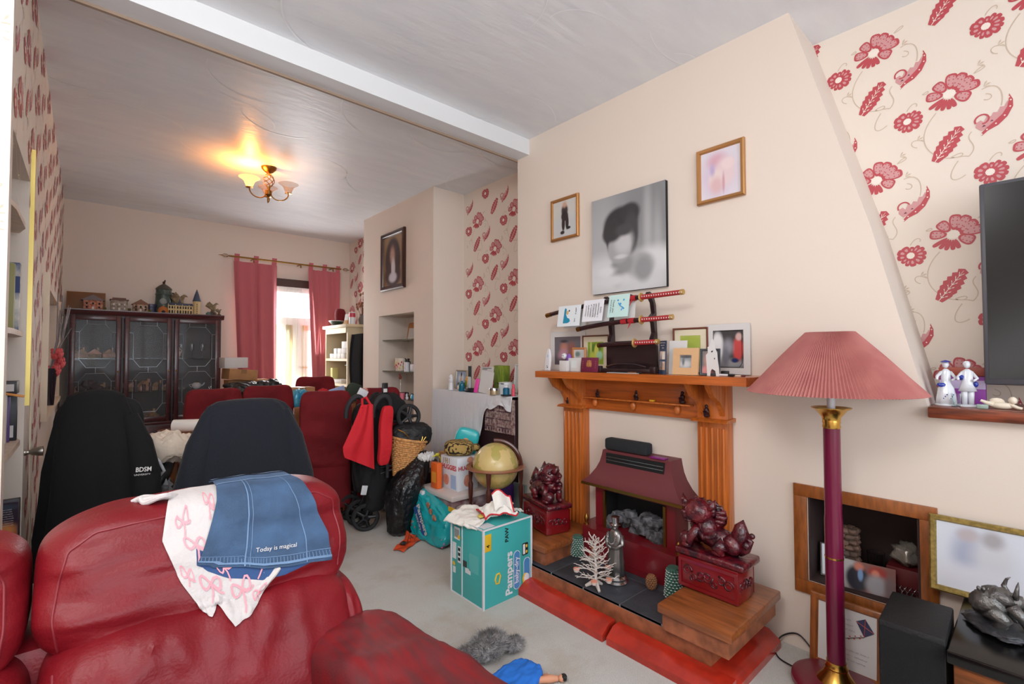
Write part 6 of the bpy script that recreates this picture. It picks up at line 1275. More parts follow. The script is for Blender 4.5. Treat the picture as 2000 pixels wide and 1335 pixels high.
MB().cush((1.50,3.1,.30),(.15,.12,.36),3.4,14,lambda q,p:p+Vector((.012*fb(q.x*2,q.z*3,0,3,9),0,0))).build('basket',m_fab,pc,world=True)
MB().rb(-.02,.02,-.001,.001,-.03,.03,.0005,0,Matrix.Translation((1.385,3.02,.30))@Matrix.Rotation(.2,4,'Y')).build('care_label',m_wp,pc,world=True)
t=thing('red_bag','bright red fabric bag hanging from the pushchair handle','bag',(1.335,2.90,.455),0,None,1.03)
def rbag(u,v,side):
    # outline: narrow at top, wide slanting base
    xl=-.03-.15*v**1.0*(1 if v<.72 else 1-.35*(v-.72)/.28); xr=.045+.02*v
    z=.41*(1-v)+(.10*(1-u)*v*v)-.0; x=xl+(xr-xl)*u; y=side*.02*math.sin(PI*u)*math.sin(PI*min(1,v+.15))+.008*math.sin(u*11+v*3)
    return (x,y,z)
m_rb=M('red_bag_cloth',(206,26,40),.8,bump=.3,bs=70)
g=MB().grid(lambda u,v:rbag(u,v,-1),26,26).grid(lambda u,v:(lambda p:(p[0],p[1],p[2]))(rbag(1-u,v,1)),26,26); g.build('body',m_rb,t)
MB().cush((.150,.03,.20),(.085,.05,.38),4.5,18,lambda q,p:p+Vector((.012*q.z,.006*math.sin(q.z*5),0))).build('side_fold',m_rb,t)
MB().tube([(-.02,0,.39),(.0,.05,.44),(.03,.06,.45),(.05,.03,.40)],.008,8).build('strap',m_rb,t)
t=thing('mobile_phone','small dark phone standing on the folded pushchair hood','phone',(1.555,3.07,.925)); MB().rb(-.022,.022,-.006,.006,0,.075,.005).build('body',m_blk,t); MB().box(-.014,.014,-.0065,-.006,.01,.035).build('label',m_card,t)
tag(MB().rb(-.04,.03,-.006,.006,0,.05,.003).build('white_tablet',m_wp,None,(1.44,3.19,.905),(0,.5,0)),'corner of a white tablet poking up behind the pushchair','tablet')
# ---------------------------------------------------------------- wicker basket, handbag, bin bag
t=thing('wicker_basket','tapered wicker basket tilted behind the bin bag','basket',(1.64,2.98,.36),(.0,.2,-.2),None,.82); b=MB(); m_wick=M('wicker',(206,150,92),.6,var=.15,vs=60)
for i in range(19):
    h=i/18; z=.30*h; rx=.07+.075*h; P=[]
    for k in range(72):
        a=2*PI*k/72; r=1+.035*math.cos(18*a+(PI if i%2 else 0)); P.append((rx*r*math.cos(a),rx*.9*r*math.sin(a),z))
    b.tube(P,.0085,6,closed=True)
b.build('weave',m_wick,t)['kind']='stuff'; b=MB()
for k in range(36): a=2*PI*k/36; b.tube([(.07*math.cos(a),.063*math.sin(a),0),(.145*math.cos(a),.131*math.sin(a),.30)],.004,5)
b.build('stake',m_wick,t)['kind']='stuff'; MB().tube([(.152*math.cos(2*PI*k/40),.137*math.sin(2*PI*k/40),.308) for k in range(40)],.011,8,closed=True).build('rim',m_wick,t); MB().lathe([(0,0),(.07,0),(.07,.006),(0,.006)],seg=24).build('bottom',m_wick,t)
tag(MB().rb(-.14,.14,-.15,.15,0,.325,.006).build('storage_crate',m_blkm,None,(1.86,3.2,0)),'dark crate on the floor behind the bin bag','crate')
t=thing('handbag','black quilted handbag with gold chain resting in the wicker basket','handbag',(1.71,2.99,.565),-.3); MB().cush((0,0,.065),(.30,.18,.19),2.6,40,lambda q,p:p*(1+.05*fb(q.x*2.5,q.y*2.5,q.z*2.5,3,4))).build('body',M('black_nylon',(18,18,21),.55,bump=.6,bs=26,bd=.012),t)
b=MB().tube([(-.10,-.07,.12),(-.06,-.085,.10),(-.03,-.09,.06)],.004,6).tube([(.03,-.092,.05),(.045,-.095,.03),(.06,-.092,.04),(.065,-.09,.065)],.003,6).tube([(.07,-.09,.035),(.09,-.085,.06)],.003,6); b.build('gold_clasp',m_gold,t)
t=thing('black_bin_bag','black bin bag slumped on the floor beside the nappy bag','bag',(1.63,2.90,0))
def bbag(q,p): n=.02*fb(q.x*3,q.y*3,q.z*4,4,5)+.008*math.sin(q.x*14+q.z*6); return Vector((p.x+.105*(q.z*.5+.2)+n,p.y+n+.0*q.z,p.z+n*.5))
MB().loft([(-.05,0,.0,.05,.05,2),(-.06,0,.03,.075,.075,2),(-.05,0,.10,.085,.09,2),(-.035,0,.18,.10,.10,2),(-.03,0,.26,.12,.11,2),(0,0,.33,.12,.11,2),(.05,0,.40,.105,.095,2),(.09,0,.46,.07,.07,2),(.11,.0,.50,.035,.035,2),(.12,0,.53,.03,.03,2)],64,fn=lambda a,q:1+.16*fb(math.cos(q)*2.4,math.sin(q)*2.4,a*7,4,8)+.03*math.sin(11*q+14*a)+.02*math.sin(23*q-20*a)).build('bag',m_bin,t)
MB().loft([(.07,.04,0,.09,.09,2),(.07,.04,.12,.09,.09,2),(.07,.04,.22,.06,.06,2),(.07,.04,.26,.02,.02,2)],30,fn=lambda a,q:1+.15*fb(math.cos(q)*2,math.sin(q)*2,a*4,3,2)).build('slumped_base',m_bin,t)
t=thing('white_tissue','white tissue and yellow ribbon on top of the bin bag','tissue',(1.765,2.87,.47),.2); MB().cush((0,0,.02),(.13,.09,.05),2.6,20,lambda q,p:p+Vector((0,0,.02*fb(q.x*4,q.y*4,0,3,6)))).build('tissue',m_card,t); MB().tube([(.02,-.04,.02),(.06,-.05,.03),(.09,-.05,0),(.1,-.05,-.04),(.085,-.05,-.07),(.08,-.05,-.03)],.005,6).blob((.06,-.05,.03),(.02,.01,.012),.4,5,8).build('ribbon',M('yellow_ribbon',(222,206,60),.5),t)
t=thing('orange_wrapper','torn orange foil wrapper lying on the carpet','wrapper',(1.52,2.70,0),.5); m_or=M('orange_foil',(222,84,44),.3,coat=.3); MB().grid(lambda u,v:(-.11+.22*u,-.05+.1*v*(1-.5*abs(u-.5)),.004+.012*abs(math.sin(u*7+v*3))),16,8,0,.002).build('foil',m_or,t); MB().grid(lambda u,v:(.0+.02*u+.03*v,-.0+.03*u,.01+.06*v),6,8,0,.002).tube([(.03,0,.02),(.08,.03,.03),(.1,.0,.02),(.05,-.02,.015)],[.008,.012,.01,.006],8).build('strip',m_or,t); MB().grid(lambda u,v:(-.05+.06*u,-.02+.04*v,.0185+.008*abs(math.sin(u*3))),6,6,0,.001).build('silver_side',m_silver,t)
t=thing('white_paper_bag','white paper bag lying on the carpet behind the bin bag','bag',(1.78,3.42,0)); MB().cush((0,0,.06),(.16,.12,.12),3,12,lambda q,p:p+Vector((0,0,.02*fb(q.x*3,q.y*3,0,2,2)))).build('paper',M('bluish_white_paper',(206,214,226),.7),t)
# ---------------------------------------------------------------- storage box, nappy packs, cushion, globe
t=thing('storage_box','clear plastic storage box with a white lid full of toys','storage box',(1.90,2.69,0)); MB().rb(-.155,.155,-.17,.19,0,.27,.008).build('tub',M('clear_tub',(180,160,160),.15,rgb2=(110,60,66),vs=14,coat=.4),t); MB().rb(-.17,.17,-.185,.205,.262,.298,.008).build('lid',M('milky_lid',(220,206,200),.3),t)
t=thing('nappy_box','white nappy box with red lettering on the storage box','box',(1.905,2.67,.2985),.0)
MB().rb(-.085,.085,-.095,.10,0,.215,.003).build('carton',M('pale_blue_white_card',(226,230,238),.5),t)
MB().text('HUGGIES',(-.0855,.0,.145),(0,-1,0),(0,0,1),.043,0,bold=.035,sx=.95).text('HUGGIES',(0,-.0955,.145),(1,0,0),(0,0,1),.038,0,bold=.035).build('lettering',M('nappy_red',(206,34,44),.5),t)
m_skin=M('baby_skin_print',(222,160,134),.6,rgb2=(204,120,104),vs=26)
b=MB()
for c_,u in (((-.0858,.035,.06),0),): b.blob(c_,(.0006,.036,.035),.1,3,20)
b.blob((.0,-.0958,.06),(.033,.0006,.04),.1,3,20).blob((.02,-.0958,.195),(.026,.0006,.02),.1,3,16); b.build('baby_print',m_skin,t)
MB().box(-.0862,-.0855,-.08,-.02,.01,.10).build('blue_panel',M('baby_blue_print',(168,196,232),.6),t)
b=MB(); [b.tube([(-.0865,.06-i*.022,.168),(-.0865,.06-i*.022,.205)],.0028,6) for i in range(4)]; b.tube([(-.0865,.045,.185),(-.0865,.02,.185)],.002,6); b.build('handle_slots',M('dull_gold_card',(150,130,100),.6),t)
t=thing('orange_pack','small orange toy pack standing left of the white nappy box','pack',(1.775,2.755,.2985)); MB().rb(-.02,.02,-.04,.04,0,.17,.004).build('pack',M('bright_orange_card',(230,104,36),.5),t); MB().box(-.0205,-.02,-.025,.025,.04,.11).build('yellow_panel',M('orange_yellow_card',(240,160,60),.5),t)
t=thing('tiger_cushion','tiger striped furry cushion lying on the nappy box','cushion',(1.90,2.67,.5145),.9)
m_tig=M('tiger_fur',(176,146,84),.9,bump=.6,bs=160)
def tiger():
    nt=m_tig.node_tree;N=nt.nodes;L=nt.links;tc=N.new('ShaderNodeTexCoord');w=N.new('ShaderNodeTexWave');w.inputs['Scale'].default_value=18;w.inputs['Distortion'].default_value=6;w.inputs['Detail'].default_value=2;w.inputs['Detail Scale'].default_value=2
    L.new(tc.outputs['Object'],w.inputs[0]); r=N.new('ShaderNodeValToRGB');L.new(w.outputs[0],r.inputs[0]); r.color_ramp.elements[0].position=.28;r.color_ramp.elements[1].position=.42;r.color_ramp.elements[0].color=lin((46,34,22));r.color_ramp.elements[1].color=lin((182,152,88));L.new(r.outputs[0],N['Principled BSDF'].inputs['Base Color'])
tiger()
MB().cush((0,0,.05),(.155,.20,.105),2.8,26,lambda q,p:p*(1+.04*fb(q.x*4,q.y*4,q.z*4,3,2))).build('cushion',m_tig,t); MB().blob((0,-.115,.05),(.03,.03,.026),.1,4,14).tube([(0,-.13,.05),(.01,-.15,.035)],[.012,.002],8).build('paw',m_tig,t)
t=thing('nappy_pack','turquoise nappy pack standing behind the tiger cushion','pack',(2.02,2.78,.5),(0,0,-.75)); MB().cush((0,0,.075),(.17,.08,.20),4,16,T=Matrix.Rotation(.25,4,'Y')).build('pack',M('turquoise_poly',(44,186,190),.3,rgb2=(60,196,200),vs=9,coat=.3),t); MB().blob((.02,-.042,.09),(.02,.003,.018)).blob((-.04,-.042,.06),(.012,.003,.012)).build('print',M('peach_print',(232,150,110),.5),t)
tag(MB().rb(-.06,.06,-.05,.05,0,.49,.004).build('tall_carton',m_kraft,None,(2.0,2.93,0)),'tall narrow carton behind the storage box','box')
t=thing('nappy_bag','turquoise foil nappy bag leaning on the storage box','nappy pack',(1.685,2.67,0))
m_tq=M('turquoise_foil_bag',(30,176,184),.25,coat=.4,bump=.25,bs=14)
def nb(q,p): return Vector((p.x+.03*(q.z)+.012*fb(q.x*3,q.y*3,q.z*3,3,4)-.035*abs(q.y)*abs(q.z)*0,p.y+.02*q.z,p.z+(.05*q.y if q.z>0 else 0)*1.0+.008*fb(q.y*3,q.z*3,0,2,6)))
MB().cush((0,0,.13),(.09,.42,.25),4.5,30,nb).build('bag',m_tq,t)
def bagpt(y,z): return None
MB().text('Pampers',(-.064,.01,.14),(0,-.55,-.83),(0,-.83,.55),.058,0,bold=.03,off=.003).build('lettering',m_wp,t)
MB().extr([(-.1,-.02),(.1,-.02),(.1,.02),(-.1,.02)],(-.0585,.055,.115),(0,-.55,-.83),(0,-.83,.55),(-.003,0,0)).build('banner',M('cobalt_print',(40,90,160),.4),t); MB().text('baby-dry',(-.064,.055,.115),(0,-.55,-.83),(0,-.83,.55),.03,0,bold=.02,off=.001).build('lettering',m_wp,t)
b=MB()
for y,z,r in ((-.17,.045,.034),): 
    for k in range(6): a=k*PI/3; b.blob((-.045,y+r*.8*math.cos(a),z+r*.7*math.sin(a)),(.006,.018,.014),0,4,10)
b.build('pink_flower_print',M('pink_flower',(226,88,160),.5),t)
b=MB(); [b.blob((-.05+.01*(z>.15),y,z),(.006,.022,.02),.3,4,10,seed=i) for i,(y,z) in enumerate(((.13,.05),(.16,.075),(.10,.035),(-.05,.2),(-.02,.235),(-.09,.17)))]; b.build('brown_print',M('brown_print',(150,84,66),.5,rgb2=(206,170,140),vs=30),t)
b=MB().blob((-.052,.17,.19),(.006,.018,.026),0,4,12).blob((-.05,.03,.06),(.006,.013,.02),0,4,12); b.build('yellow_print',M('yellow_print',(226,206,100),.5),t)
MB().rb(-.01,.012,.10,.14,.25,.29,.004).build('carry_handle',m_wp,t)
t=thing('grey_shopping_bag','grey and yellow shopping bag between the nappy bag and the big nappy box','bag',(1.745,2.39,0)); MB().cush((0,0,.13),(.11,.16,.28),3,20,lambda q,p:p+Vector((.012*fb(q.x*3,q.y*3,q.z*3,3,7),0,0))).build('bag',M('pearl_grey_poly',(184,180,178),.35,bump=.5,bs=20),t); MB().grid(lambda u,v:(-.063+.1*u*.3,.08-.19*u,.262-.02*u-.028*v),12,4,0,.004).build('yellow_band',M('mustard_yellow',(222,180,40),.5),t)
# globe on stand
gl=thing('globe','antique style globe on a wooden floor stand by the corner of the chimney breast','globe',(1.945,2.335,0)); m_gw=M('dark_cherry',(84,34,24),.3,coat=.5)
m_gm=M('antique_map',(222,196,136),.35,rgb2=(206,180,110),vs=5,coat=.3)
def gmap():
    nt=m_gm.node_tree;N=nt.nodes;L=nt.links;b=N['Principled BSDF'];cur=b.inputs['Base Color'].links[0].from_socket;tc=N.new('ShaderNodeTexCoord')
    n=N.new('ShaderNodeTexNoise');n.inputs['Scale'].default_value=9;n.inputs['Detail'].default_value=8;L.new(tc.outputs['Object'],n.inputs[0]);r=N.new('ShaderNodeValToRGB');L.new(n.outputs[0],r.inputs[0]);e=r.color_ramp.elements;e[0].position=.53;e[0].color=(0,0,0,1);e[1].position=.55;e[1].color=(1,1,1,1)
    mx=N.new('ShaderNodeMix');mx.data_type='RGBA';L.new(r.outputs[0],mx.inputs[0]);L.new(cur,mx.inputs[6]);mx.inputs[7].default_value=lin((184,170,92))
    n2=N.new('ShaderNodeTexNoise');n2.inputs['Scale'].default_value=5;L.new(tc.outputs['Object'],n2.inputs[0]);r2=N.new('ShaderNodeMapRange');L.new(n2.outputs[0],r2.inputs[0]);r2.inputs[1].default_value=.5;r2.inputs[2].default_value=.7;r2.inputs[4].default_value=.7
    m2=N.new('ShaderNodeMix');m2.data_type='RGBA';L.new(r2.outputs[0],m2.inputs[0]);L.new(mx.outputs[2],m2.inputs[6]);m2.inputs[7].default_value=lin((214,160,92));L.new(m2.outputs[2],b.inputs['Base Color'])
gmap()
MB().blob((0,0,.49),.145,0,4,48).build('sphere',m_gm,gl)
MB().lathe([(.153,.482),(.185,.482),(.19,.487),(.185,.494),(.153,.494),(.153,.482)],seg=56,cap=False).build('horizon_ring',M('cherry_light',(150,92,66),.35,coat=.4),gl)
MB().tube([(.163*math.cos(a)*.78,-.163*math.cos(a)*.62,.49+.163*math.sin(a)) for a in [PI*(-.1+.62*i/20)+.0 for i in range(21)]],.012,8).build('meridian_arc',m_gw,gl)
for k in range(4):
    a=k*PI/2+.62; x,y=.165*math.cos(a),.165*math.sin(a); MB().lathe([(.010,0),(.014,.02),(.009,.05),(.015,.09),(.009,.12),(.012,.2),(.009,.25),(.015,.31),(.016,.37),(.009,.39),(.014,.43),(.016,.482)],(x,y,0),16).build('leg',m_gw,gl)
b=MB()
for k in range(2): a=k*PI/2+.62; b.tube([(.16*math.cos(a),.16*math.sin(a),.13),(-.16*math.cos(a),-.16*math.sin(a),.13)],.009,8)
b.cyl((0,0,.13),(0,0,.345),.012); b.build('stretcher',m_gw,gl)
t=thing('wine_bottle','dark bottle with gold foil neck under the globe','bottle',(1.88,2.13,0)); MB().lathe([(.035,0),(.036,.01),(.036,.17),(.014,.23),(.0135,.25)],seg=24).build('body',M('dark_green_glass',(24,34,28),.1,coat=.5),t); MB().lathe([(.0145,.245),(.0145,.305),(0,.306)],seg=20).build('foil',M('copper_foil',(170,104,52),.3,.7),t)
tag(MB().rb(-.05,.05,-.09,.09,0,.33,.01).build('purple_bag',M('deep_purple',(70,34,110),.7),None,(2.10,2.47,0),(0,0,.3)),'deep purple bag standing under the globe','bag')
t=thing('plastic_tray','grey translucent tray on edge behind the bottle','tray',(2.16,2.34,0)); MB().rb(-.01,.01,-.06,.06,0,.34,.004).build('panel',M('grey_green_plastic',(120,134,128),.3),t)
# big nappy box in the foreground
bx=thing('big_nappy_box','large turquoise nappy box standing on end beside the hearth','box',(1.555,1.90,0)); m_teal=M('teal_card',(62,172,170),.45,coat=.1)
MB().rb(-.155,.155,-.13,.13,0,.37,.002).build('carton',m_teal,bx)
e=MB()
for x in (-.155,.155):
    for y in (-.13,.13): e.box(x-.0045,x+.0045,y-.0045,y+.0045,0,.3715)
e.box(-.155,.155,-.134,-.129,.364,.3715).box(-.159,-.154,-.13,.13,.364,.3715); e.box(-.1575,-.154,.035,.041,0,.37).box(-.158,-.154,-.13,.13,0,.006); e.build('white_edge',m_wp,bx)
F_=-.1312
MB().text('Pampers',(.005,F_,.125),(0,0,1),(-1,0,0),.060,0,bold=.03).build('lettering',m_wp,bx)
MB().extr([(.055+.022*math.cos(a),(.20 if math.sin(a)>0 else .055)+.022*math.sin(a)) for a in [2*PI*i/28 for i in range(28)]],(0,F_+.0002,0),(1,0,0),(0,0,1),(0,-.0006,0),1).extr([(.055+.019*math.cos(a),(.20 if math.sin(a)>0 else .055)+.019*math.sin(a)) for a in [2*PI*i/28 for i in range(28)]],(0,F_-.0006,0),(1,0,0),(0,0,1),(0,-.0005,0),0).build('banner',[M('mid_blue_card',(74,134,190),.45),m_wp],bx)
MB().text('baby-dry',(.053,F_-.0012,.127),(0,0,1),(-1,0,0),.036,0,bold=.02).build('lettering',m_wp,bx)
q=MB()
for s_ in (-1,1): q.tube([(-.085,F_,.12),(-.075,F_,.142),(-.06,F_,.145),(-.052,F_,.13)] if s_>0 else [(-.085,F_,.12),(-.078,F_,.10),(-.062,F_,.098),(-.052,F_,.13)],.004,6)
q.build('heart_logo',M('logo_yellow',(232,186,40),.5),bx)
MB().rb(-.148,-.108,F_-.001,F_+.001,.265,.345,.0005).build('size_panel',MC['mustard_yellow'],bx); MB().text('4',(-.128,F_-.0012,.29),(0,0,1),(-1,0,0),.03,0,bold=.01).build('lettering',m_ink,bx)
def rr2(x0,x1,z0,z1,r): 
    P=[]
    for cx,cz,a0 in ((x1-r,z1-r,0),(x0+r,z1-r,1),(x0+r,z0+r,2),(x1-r,z0+r,3)):
        for k in range(5): a=(a0+k/4)*PI/2; P.append((cx+r*math.cos(a),cz+r*math.sin(a)))
    return P
MB().extr(rr2(.10,.145,.035,.17,.02),(0,F_,0),(1,0,0),(0,0,1),(0,-.0006,0),1).extr(rr2(.103,.142,.038,.167,.018),(0,F_-.0006,0),(1,0,0),(0,0,1),(0,-.0004,0),0).build('side_banner',[MC['mid_blue_card'],m_wp],bx)
MB().blob((.112,F_-.0012,.07),(.02,.0008,.026)).build('moon_print',MC['logo_yellow'],bx); MB().blob((.12,F_-.0022,.07),(.018,.0008,.023)).build('nappy_print',m_wp,bx)
MB().extr(rr2(.092,.132,.185,.245,.006),(0,F_,0),(1,0,0),(0,0,1),(0,-.0006,0),0).extr(rr2(.096,.112,.19,.24,.004),(0,F_-.0006,0),(1,0,0),(0,0,1),(0,-.0004,0),1).build('badge',[m_ink,m_wp],bx); MB().blob((.122,F_-.001,.228),(.006,.0006,.008)).blob((.122,F_-.001,.2),(.006,.0006,.008)).build('badge_spot',MC['logo_yellow'],bx)
MB().text('PAW',(-.01,F_-.0006,.315),(0,0,1),(-1,0,0),.032,0,bold=.02).build('lettering',m_ink,bx)
S_=-.1562
l=MB().box(S_,-.155,.06,.105,.27,.33).box(S_,-.155,.09,.12,.17,.25).box(S_,-.155,.05,.075,.16,.24).box(S_,-.155,.095,.115,.10,.13).box(S_,-.155,-.03,.012,.13,.155).build('white_label',m_wp,bx)
l=MB()
for i in range(9): l.box(S_-.0004,S_,.064+i*.0045,.066+i*.0045,.28,.32)
for i in range(3): l.box(S_-.0004,S_,.054,.072,.17+i*.024,.185+i*.024)
l.build('barcode',m_ink,bx)
MB().blob((-.1565,.065,.285),(.0006,.012,.01)).blob((-.1565,.108,.145),(.0006,.012,.01)).build('yellow_spot',MC['logo_yellow'],bx); MB().box(S_,-.155,-.095,-.02,.15,.235).build('tape_patch',M('teal_tape',(76,184,182),.15,coat=.6),bx); MB().box(S_-.0005,-.155,-.0,.03,.155,.185).build('hand_hole',M('hole_dark',(60,60,56),.8),bx)
MB().box(-.145,-.075,-.12,-.06,.3702,.371).build('white_label',m_wp,bx)
# bibs heaped on the box
m_bib=M('white_bib',(238,234,226),.9,bump=.3,bs=80); m_rtrim=M('red_trim',(200,40,50),.7)
t=thing('muslin_bib','white bib with yellow print spilling over the left of the turquoise nappy box','bib',(1.50,1.95,.372),.2); fb1=lambda u,v:(-.13+.2*u,-.11+.22*v,.012+.014*fb(u*4,v*4,0,3,3)+.008-(.045*max(0,.35-u)/.35 if u<.35 else 0)*.6); MB().grid(fb1,26,26,0,.006).build('cloth',m_bib,t); MB().blob((-.03,-.07,.026),(.04,.025,.004),.3,4,14).build('yellow_print',MC['yellow_print'],t)
t=thing('trimmed_bib','white bib with red trim folded on top of the turquoise nappy box','bib',(1.555,1.86,.395),-.3)
f2=lambda u,v:(-.085+.17*u,-.07+.13*v+.02*math.sin(u*6),.01+.05*math.sin(PI*u)*math.sin(PI*v)+.02*fb(u*3,v*3,0,3,9))
MB().grid(f2,26,22,0,.006).build('cloth',m_bib,t); MB().tube([f2(i/24,0) for i in range(25)],.004,6).tube([f2(i/24,1) for i in range(25)],.004,6).tube([f2(0,i/16) for i in range(17)],.004,6).build('trim',m_rtrim,t)
f3=lambda u,v:(-.03+.10*u,-.06+.05*v,.03+.07*v+.02*math.sin(u*5)); MB().grid(f3,14,12,0,.006).build('collar',m_bib,t); MB().tube([f3(i/14,1) for i in range(15)],.004,6).tube([f3(1,i/12) for i in range(13)],.004,6).build('collar_trim',m_rtrim,t)
t=thing('frilled_bib','white frilled bib at the right of the pile on the turquoise nappy box','bib',(1.665,1.90,.372),.1); MB().grid(lambda u,v:(-.07+.13*u,-.06+.12*v,.018+.012*fb(u*4,v*4,0,3,5)+.012*math.sin(u*5)),22,20,0,.006).build('cloth',m_bib,t); MB().blob((0,-.0,.038),(.035,.028,.006),.2,4,18).build('beige_print',M('beige_print',(222,200,168),.8),t); MB().blob((.04,.0,.036),(.004,.012,.003)).blob((-.035,.02,.04),(.008,.006,.003)).build('dark_print',m_bronze,t)
# ---------------------------------------------------------------- cloth-covered chest in the alcove
t=thing('chest_of_drawers','chest under a white crinkled cloth in the alcove left of the fireplace','chest',(2.325,2.87,0)); MB().rb(-.165,.165,-.475,.48,0,.885,.005).build('carcass',m_mahd,t)
m_crk=M('white_crinkle',(218,218,222),.85,bump=.5,bs=60,stretch=(1,4,.4))
def cl(u,v):
    y=.50-.98*u
    if v<.2: return (.165-.35*v/.2,y,.908+.004*fb(u*6,v*8,0,2,3))
    q=(v-.2)/.8; r=.010*math.sin(u*38+.8*math.sin(q*4))+.008*fb(u*10,q*2,0,3,6); x=-.187-.012*q-abs(r)*q
    k=min(1,max(0,(u-.56)/.2)); k=k*k*(3-2*k); zb=.34+.49*k+.02*math.sin(u*30); z=.908-q*(.908-zb)
    return (x,y,z)
MB().grid(cl,100,40,0,.004).build('cloth',m_crk,t)
MB().grid(lambda u,v:(-.182+.34*u,.503+.006*math.sin(u*20),.908-v*.6),20,14,0,.004).build('cloth_side',m_crk,t)
t=thing('paisley_throw','fringed paisley throw hanging under the white cloth','throw',(2.146,2.53,.655)); m_pai=M('paisley_print',(176,158,148),.85,rgb2=(110,70,80),vs=55)
MB().grid(lambda u,v:(.004*math.sin(u*12),.16-.32*u,.235*(1-v)),20,18,0,.004).build('cloth',m_pai,t)
for i in range(4): MB().box(-.0075,-.0055,-.138,.158,.035+i*.055,.040+i*.055).build('woven_band',M('dark_plum',(84,52,66),.85),t)
b=MB()
for i in range(10): b.blob((-.006,.145-i*.03,.175),(.0015,.012,.014),0,4,8); b.blob((-.006,.145-i*.03,.02),(.0015,.008,.012),0,4,8)
b.build('woven_motif',MC['dark_plum'],t)['kind']='stuff'
ZK=.9295
N0=set(o.name for o in COL.objects)
framed('picture_frame','silver framed photo at the left end of the white-clothed chest','picture frame',(2.22,3.10,ZK),(-.12,0,FW),.15,.155,.012,.01,M('champagne_silver',(180,170,150),.35,.6),PIC('pic_c1',(150,170,200),[(.5,.6,.3,.25,(222,226,232),.5),(.5,.8,.07,.15,(40,40,44),.3),(.5,.4,.1,.3,(190,170,150),.4)]))
t=thing('white_ghost_figure','small white figurine with black eyes on the clothed chest','figurine',(2.11,3.07,ZK)); MB().lathe([(.022,0),(.018,.05),(.014,.06),(.02,.075),(.018,.1),(.01,.12),(0,.125)],seg=20).build('body',m_wp,t); MB().blob((-.016,.006,.095),.003,0,4,6).blob((-.016,-.008,.095),.003,0,4,6).build('eye',m_ink,t)
t=thing('plant_pot','small dark green pot with a cream label on the clothed chest','pot',(2.15,2.985,ZK)); MB().lathe([(.028,0),(.034,.05),(.034,.06),(0,.055)],seg=20).build('pot',M('olive_pot',(84,88,50),.6),t); MB().rb(-.036,-.033,-.014,.014,.01,.04,.001).build('label',m_cream,t)
t=thing('blue_bottle','translucent blue bottle on the clothed chest','bottle',(2.10,2.915,ZK)); MB().lathe([(.024,0),(.026,.005),(.024,.055),(.01,.068),(.01,.078),(0,.08)],seg=20).build('body',M('petrol_blue_plastic',(10,104,130),.2,coat=.4),t)
t=thing('orange_flower','artificial orange flower with green leaf on the clothed chest','flower',(2.13,2.87,ZK)); MB().tube([(0,0,0),(0,0,.08)],.003,6).grid(lambda u,v:(-.005,.02+.02*u*math.sin(PI*v),.03+.06*v),4,8,0,.001).build('stem',M('leaf_green',(130,160,50),.6),t); b=MB(); [b.blob((-.004,.02*math.cos(k),.09+.016*math.sin(k)),(.009,.015,.012),.2,4,10) for k in range(6)]; b.build('petal',M('marigold',(236,166,52),.6),t)
t=thing('razor_stand','black stand holding a grey shaver on the clothed chest','shaver',(2.10,2.80,ZK)); MB().rb(-.03,.03,-.045,.045,0,.022,.004).rb(-.01,.012,-.03,.03,.022,.03,.002).rb(.0,.014,.012,.035,.02,.10,.003).build('stand',m_blk,t); MB().rb(-.02,-.006,-.012,.02,.03,.115,.005).build('body',M('pale_grey_plastic',(190,196,198),.3),t); MB().tube([(.0,.024,.10),(0,.024,.195)],.008,8).tube([(0,.006,.10),(0,.006,.195)],.008,8).build('prong',m_blk,t)
def sheet(loc,w,h,lab,mat,rot,name='paper_sheet',cat='paper'):
    t=thing(name,lab,cat,loc,rot); MB().box(-w/2,w/2,-.0008,.0008,0,h).build('sheet',mat,t); return t
sheet((2.10,2.64,ZK),.13,.16,'plain white envelope leaning among the bottles on the clothed chest',m_card,(-.1,.12,FW+.1),'envelope','envelope')
t=sheet((2.16,2.70,ZK),.15,.19,'printed white letter behind the plain envelope on the clothed chest',m_card,(-.08,0,FW),'letter','letter'); MB().box(-.06,-.0,-.0014,-.0008,.168,.172).box(-.06,.05,-.0014,-.0008,.178,.182).build('print',m_ink,t)
tag(MB().rb(-.004,.004,-.016,.016,0,.105,.003).build('pink_notebook',M('bright_pink',(226,70,160),.5),None,(2.09,2.735,ZK),(.22,0,.5)),'bright pink notebook leaning on the white envelope','notebook')
t=thing('gift_bag','green bamboo print gift bag behind the envelope on the clothed chest','bag',(2.25,2.63,ZK)); MB().rb(-.03,.03,-.06,.06,0,.20,.004).build('bag',M('bamboo_green',(140,160,52),.6,rgb2=(96,120,36),vs=14,stretch=(1,8,1)),t)
t=thing('lidded_tin','round gold and silver tin on the clothed chest','tin',(2.07,2.50,ZK)); MB().lathe([(.034,0),(.035,.003),(.034,.035),(0,.035)],seg=28).build('body',M('champagne_tin',(206,186,152),.3,.7),t); MB().lathe([(.0355,.03),(.0355,.044),(.034,.047),(0,.047)],seg=28).build('lid',m_silver,t)
t=thing('white_jar','white tub with black writing behind the round tin','jar',(2.15,2.47,ZK)); MB().lathe([(.05,0),(.05,.085),(0,.09)],seg=28).build('tub',M('frosted_white',(222,226,230),.3),t); MB().text('No.1 mum',(-.0505,0,.078),(0,-1,0),(0,0,1),.018,0,bold=.03,off=.001).build('lettering',m_ink,t)
t=thing('pill_bottle','white and blue pill bottle standing on a dark coaster','bottle',(2.07,2.375,ZK+.0085)); MB().lathe([(.022,0),(.023,.04),(.014,.05)],seg=24).build('body',M('label_blue',(10,96,130),.4),t); MB().lathe([(.016,.048),(.016,.064),(0,.065)],seg=24).build('cap',m_wp,t)
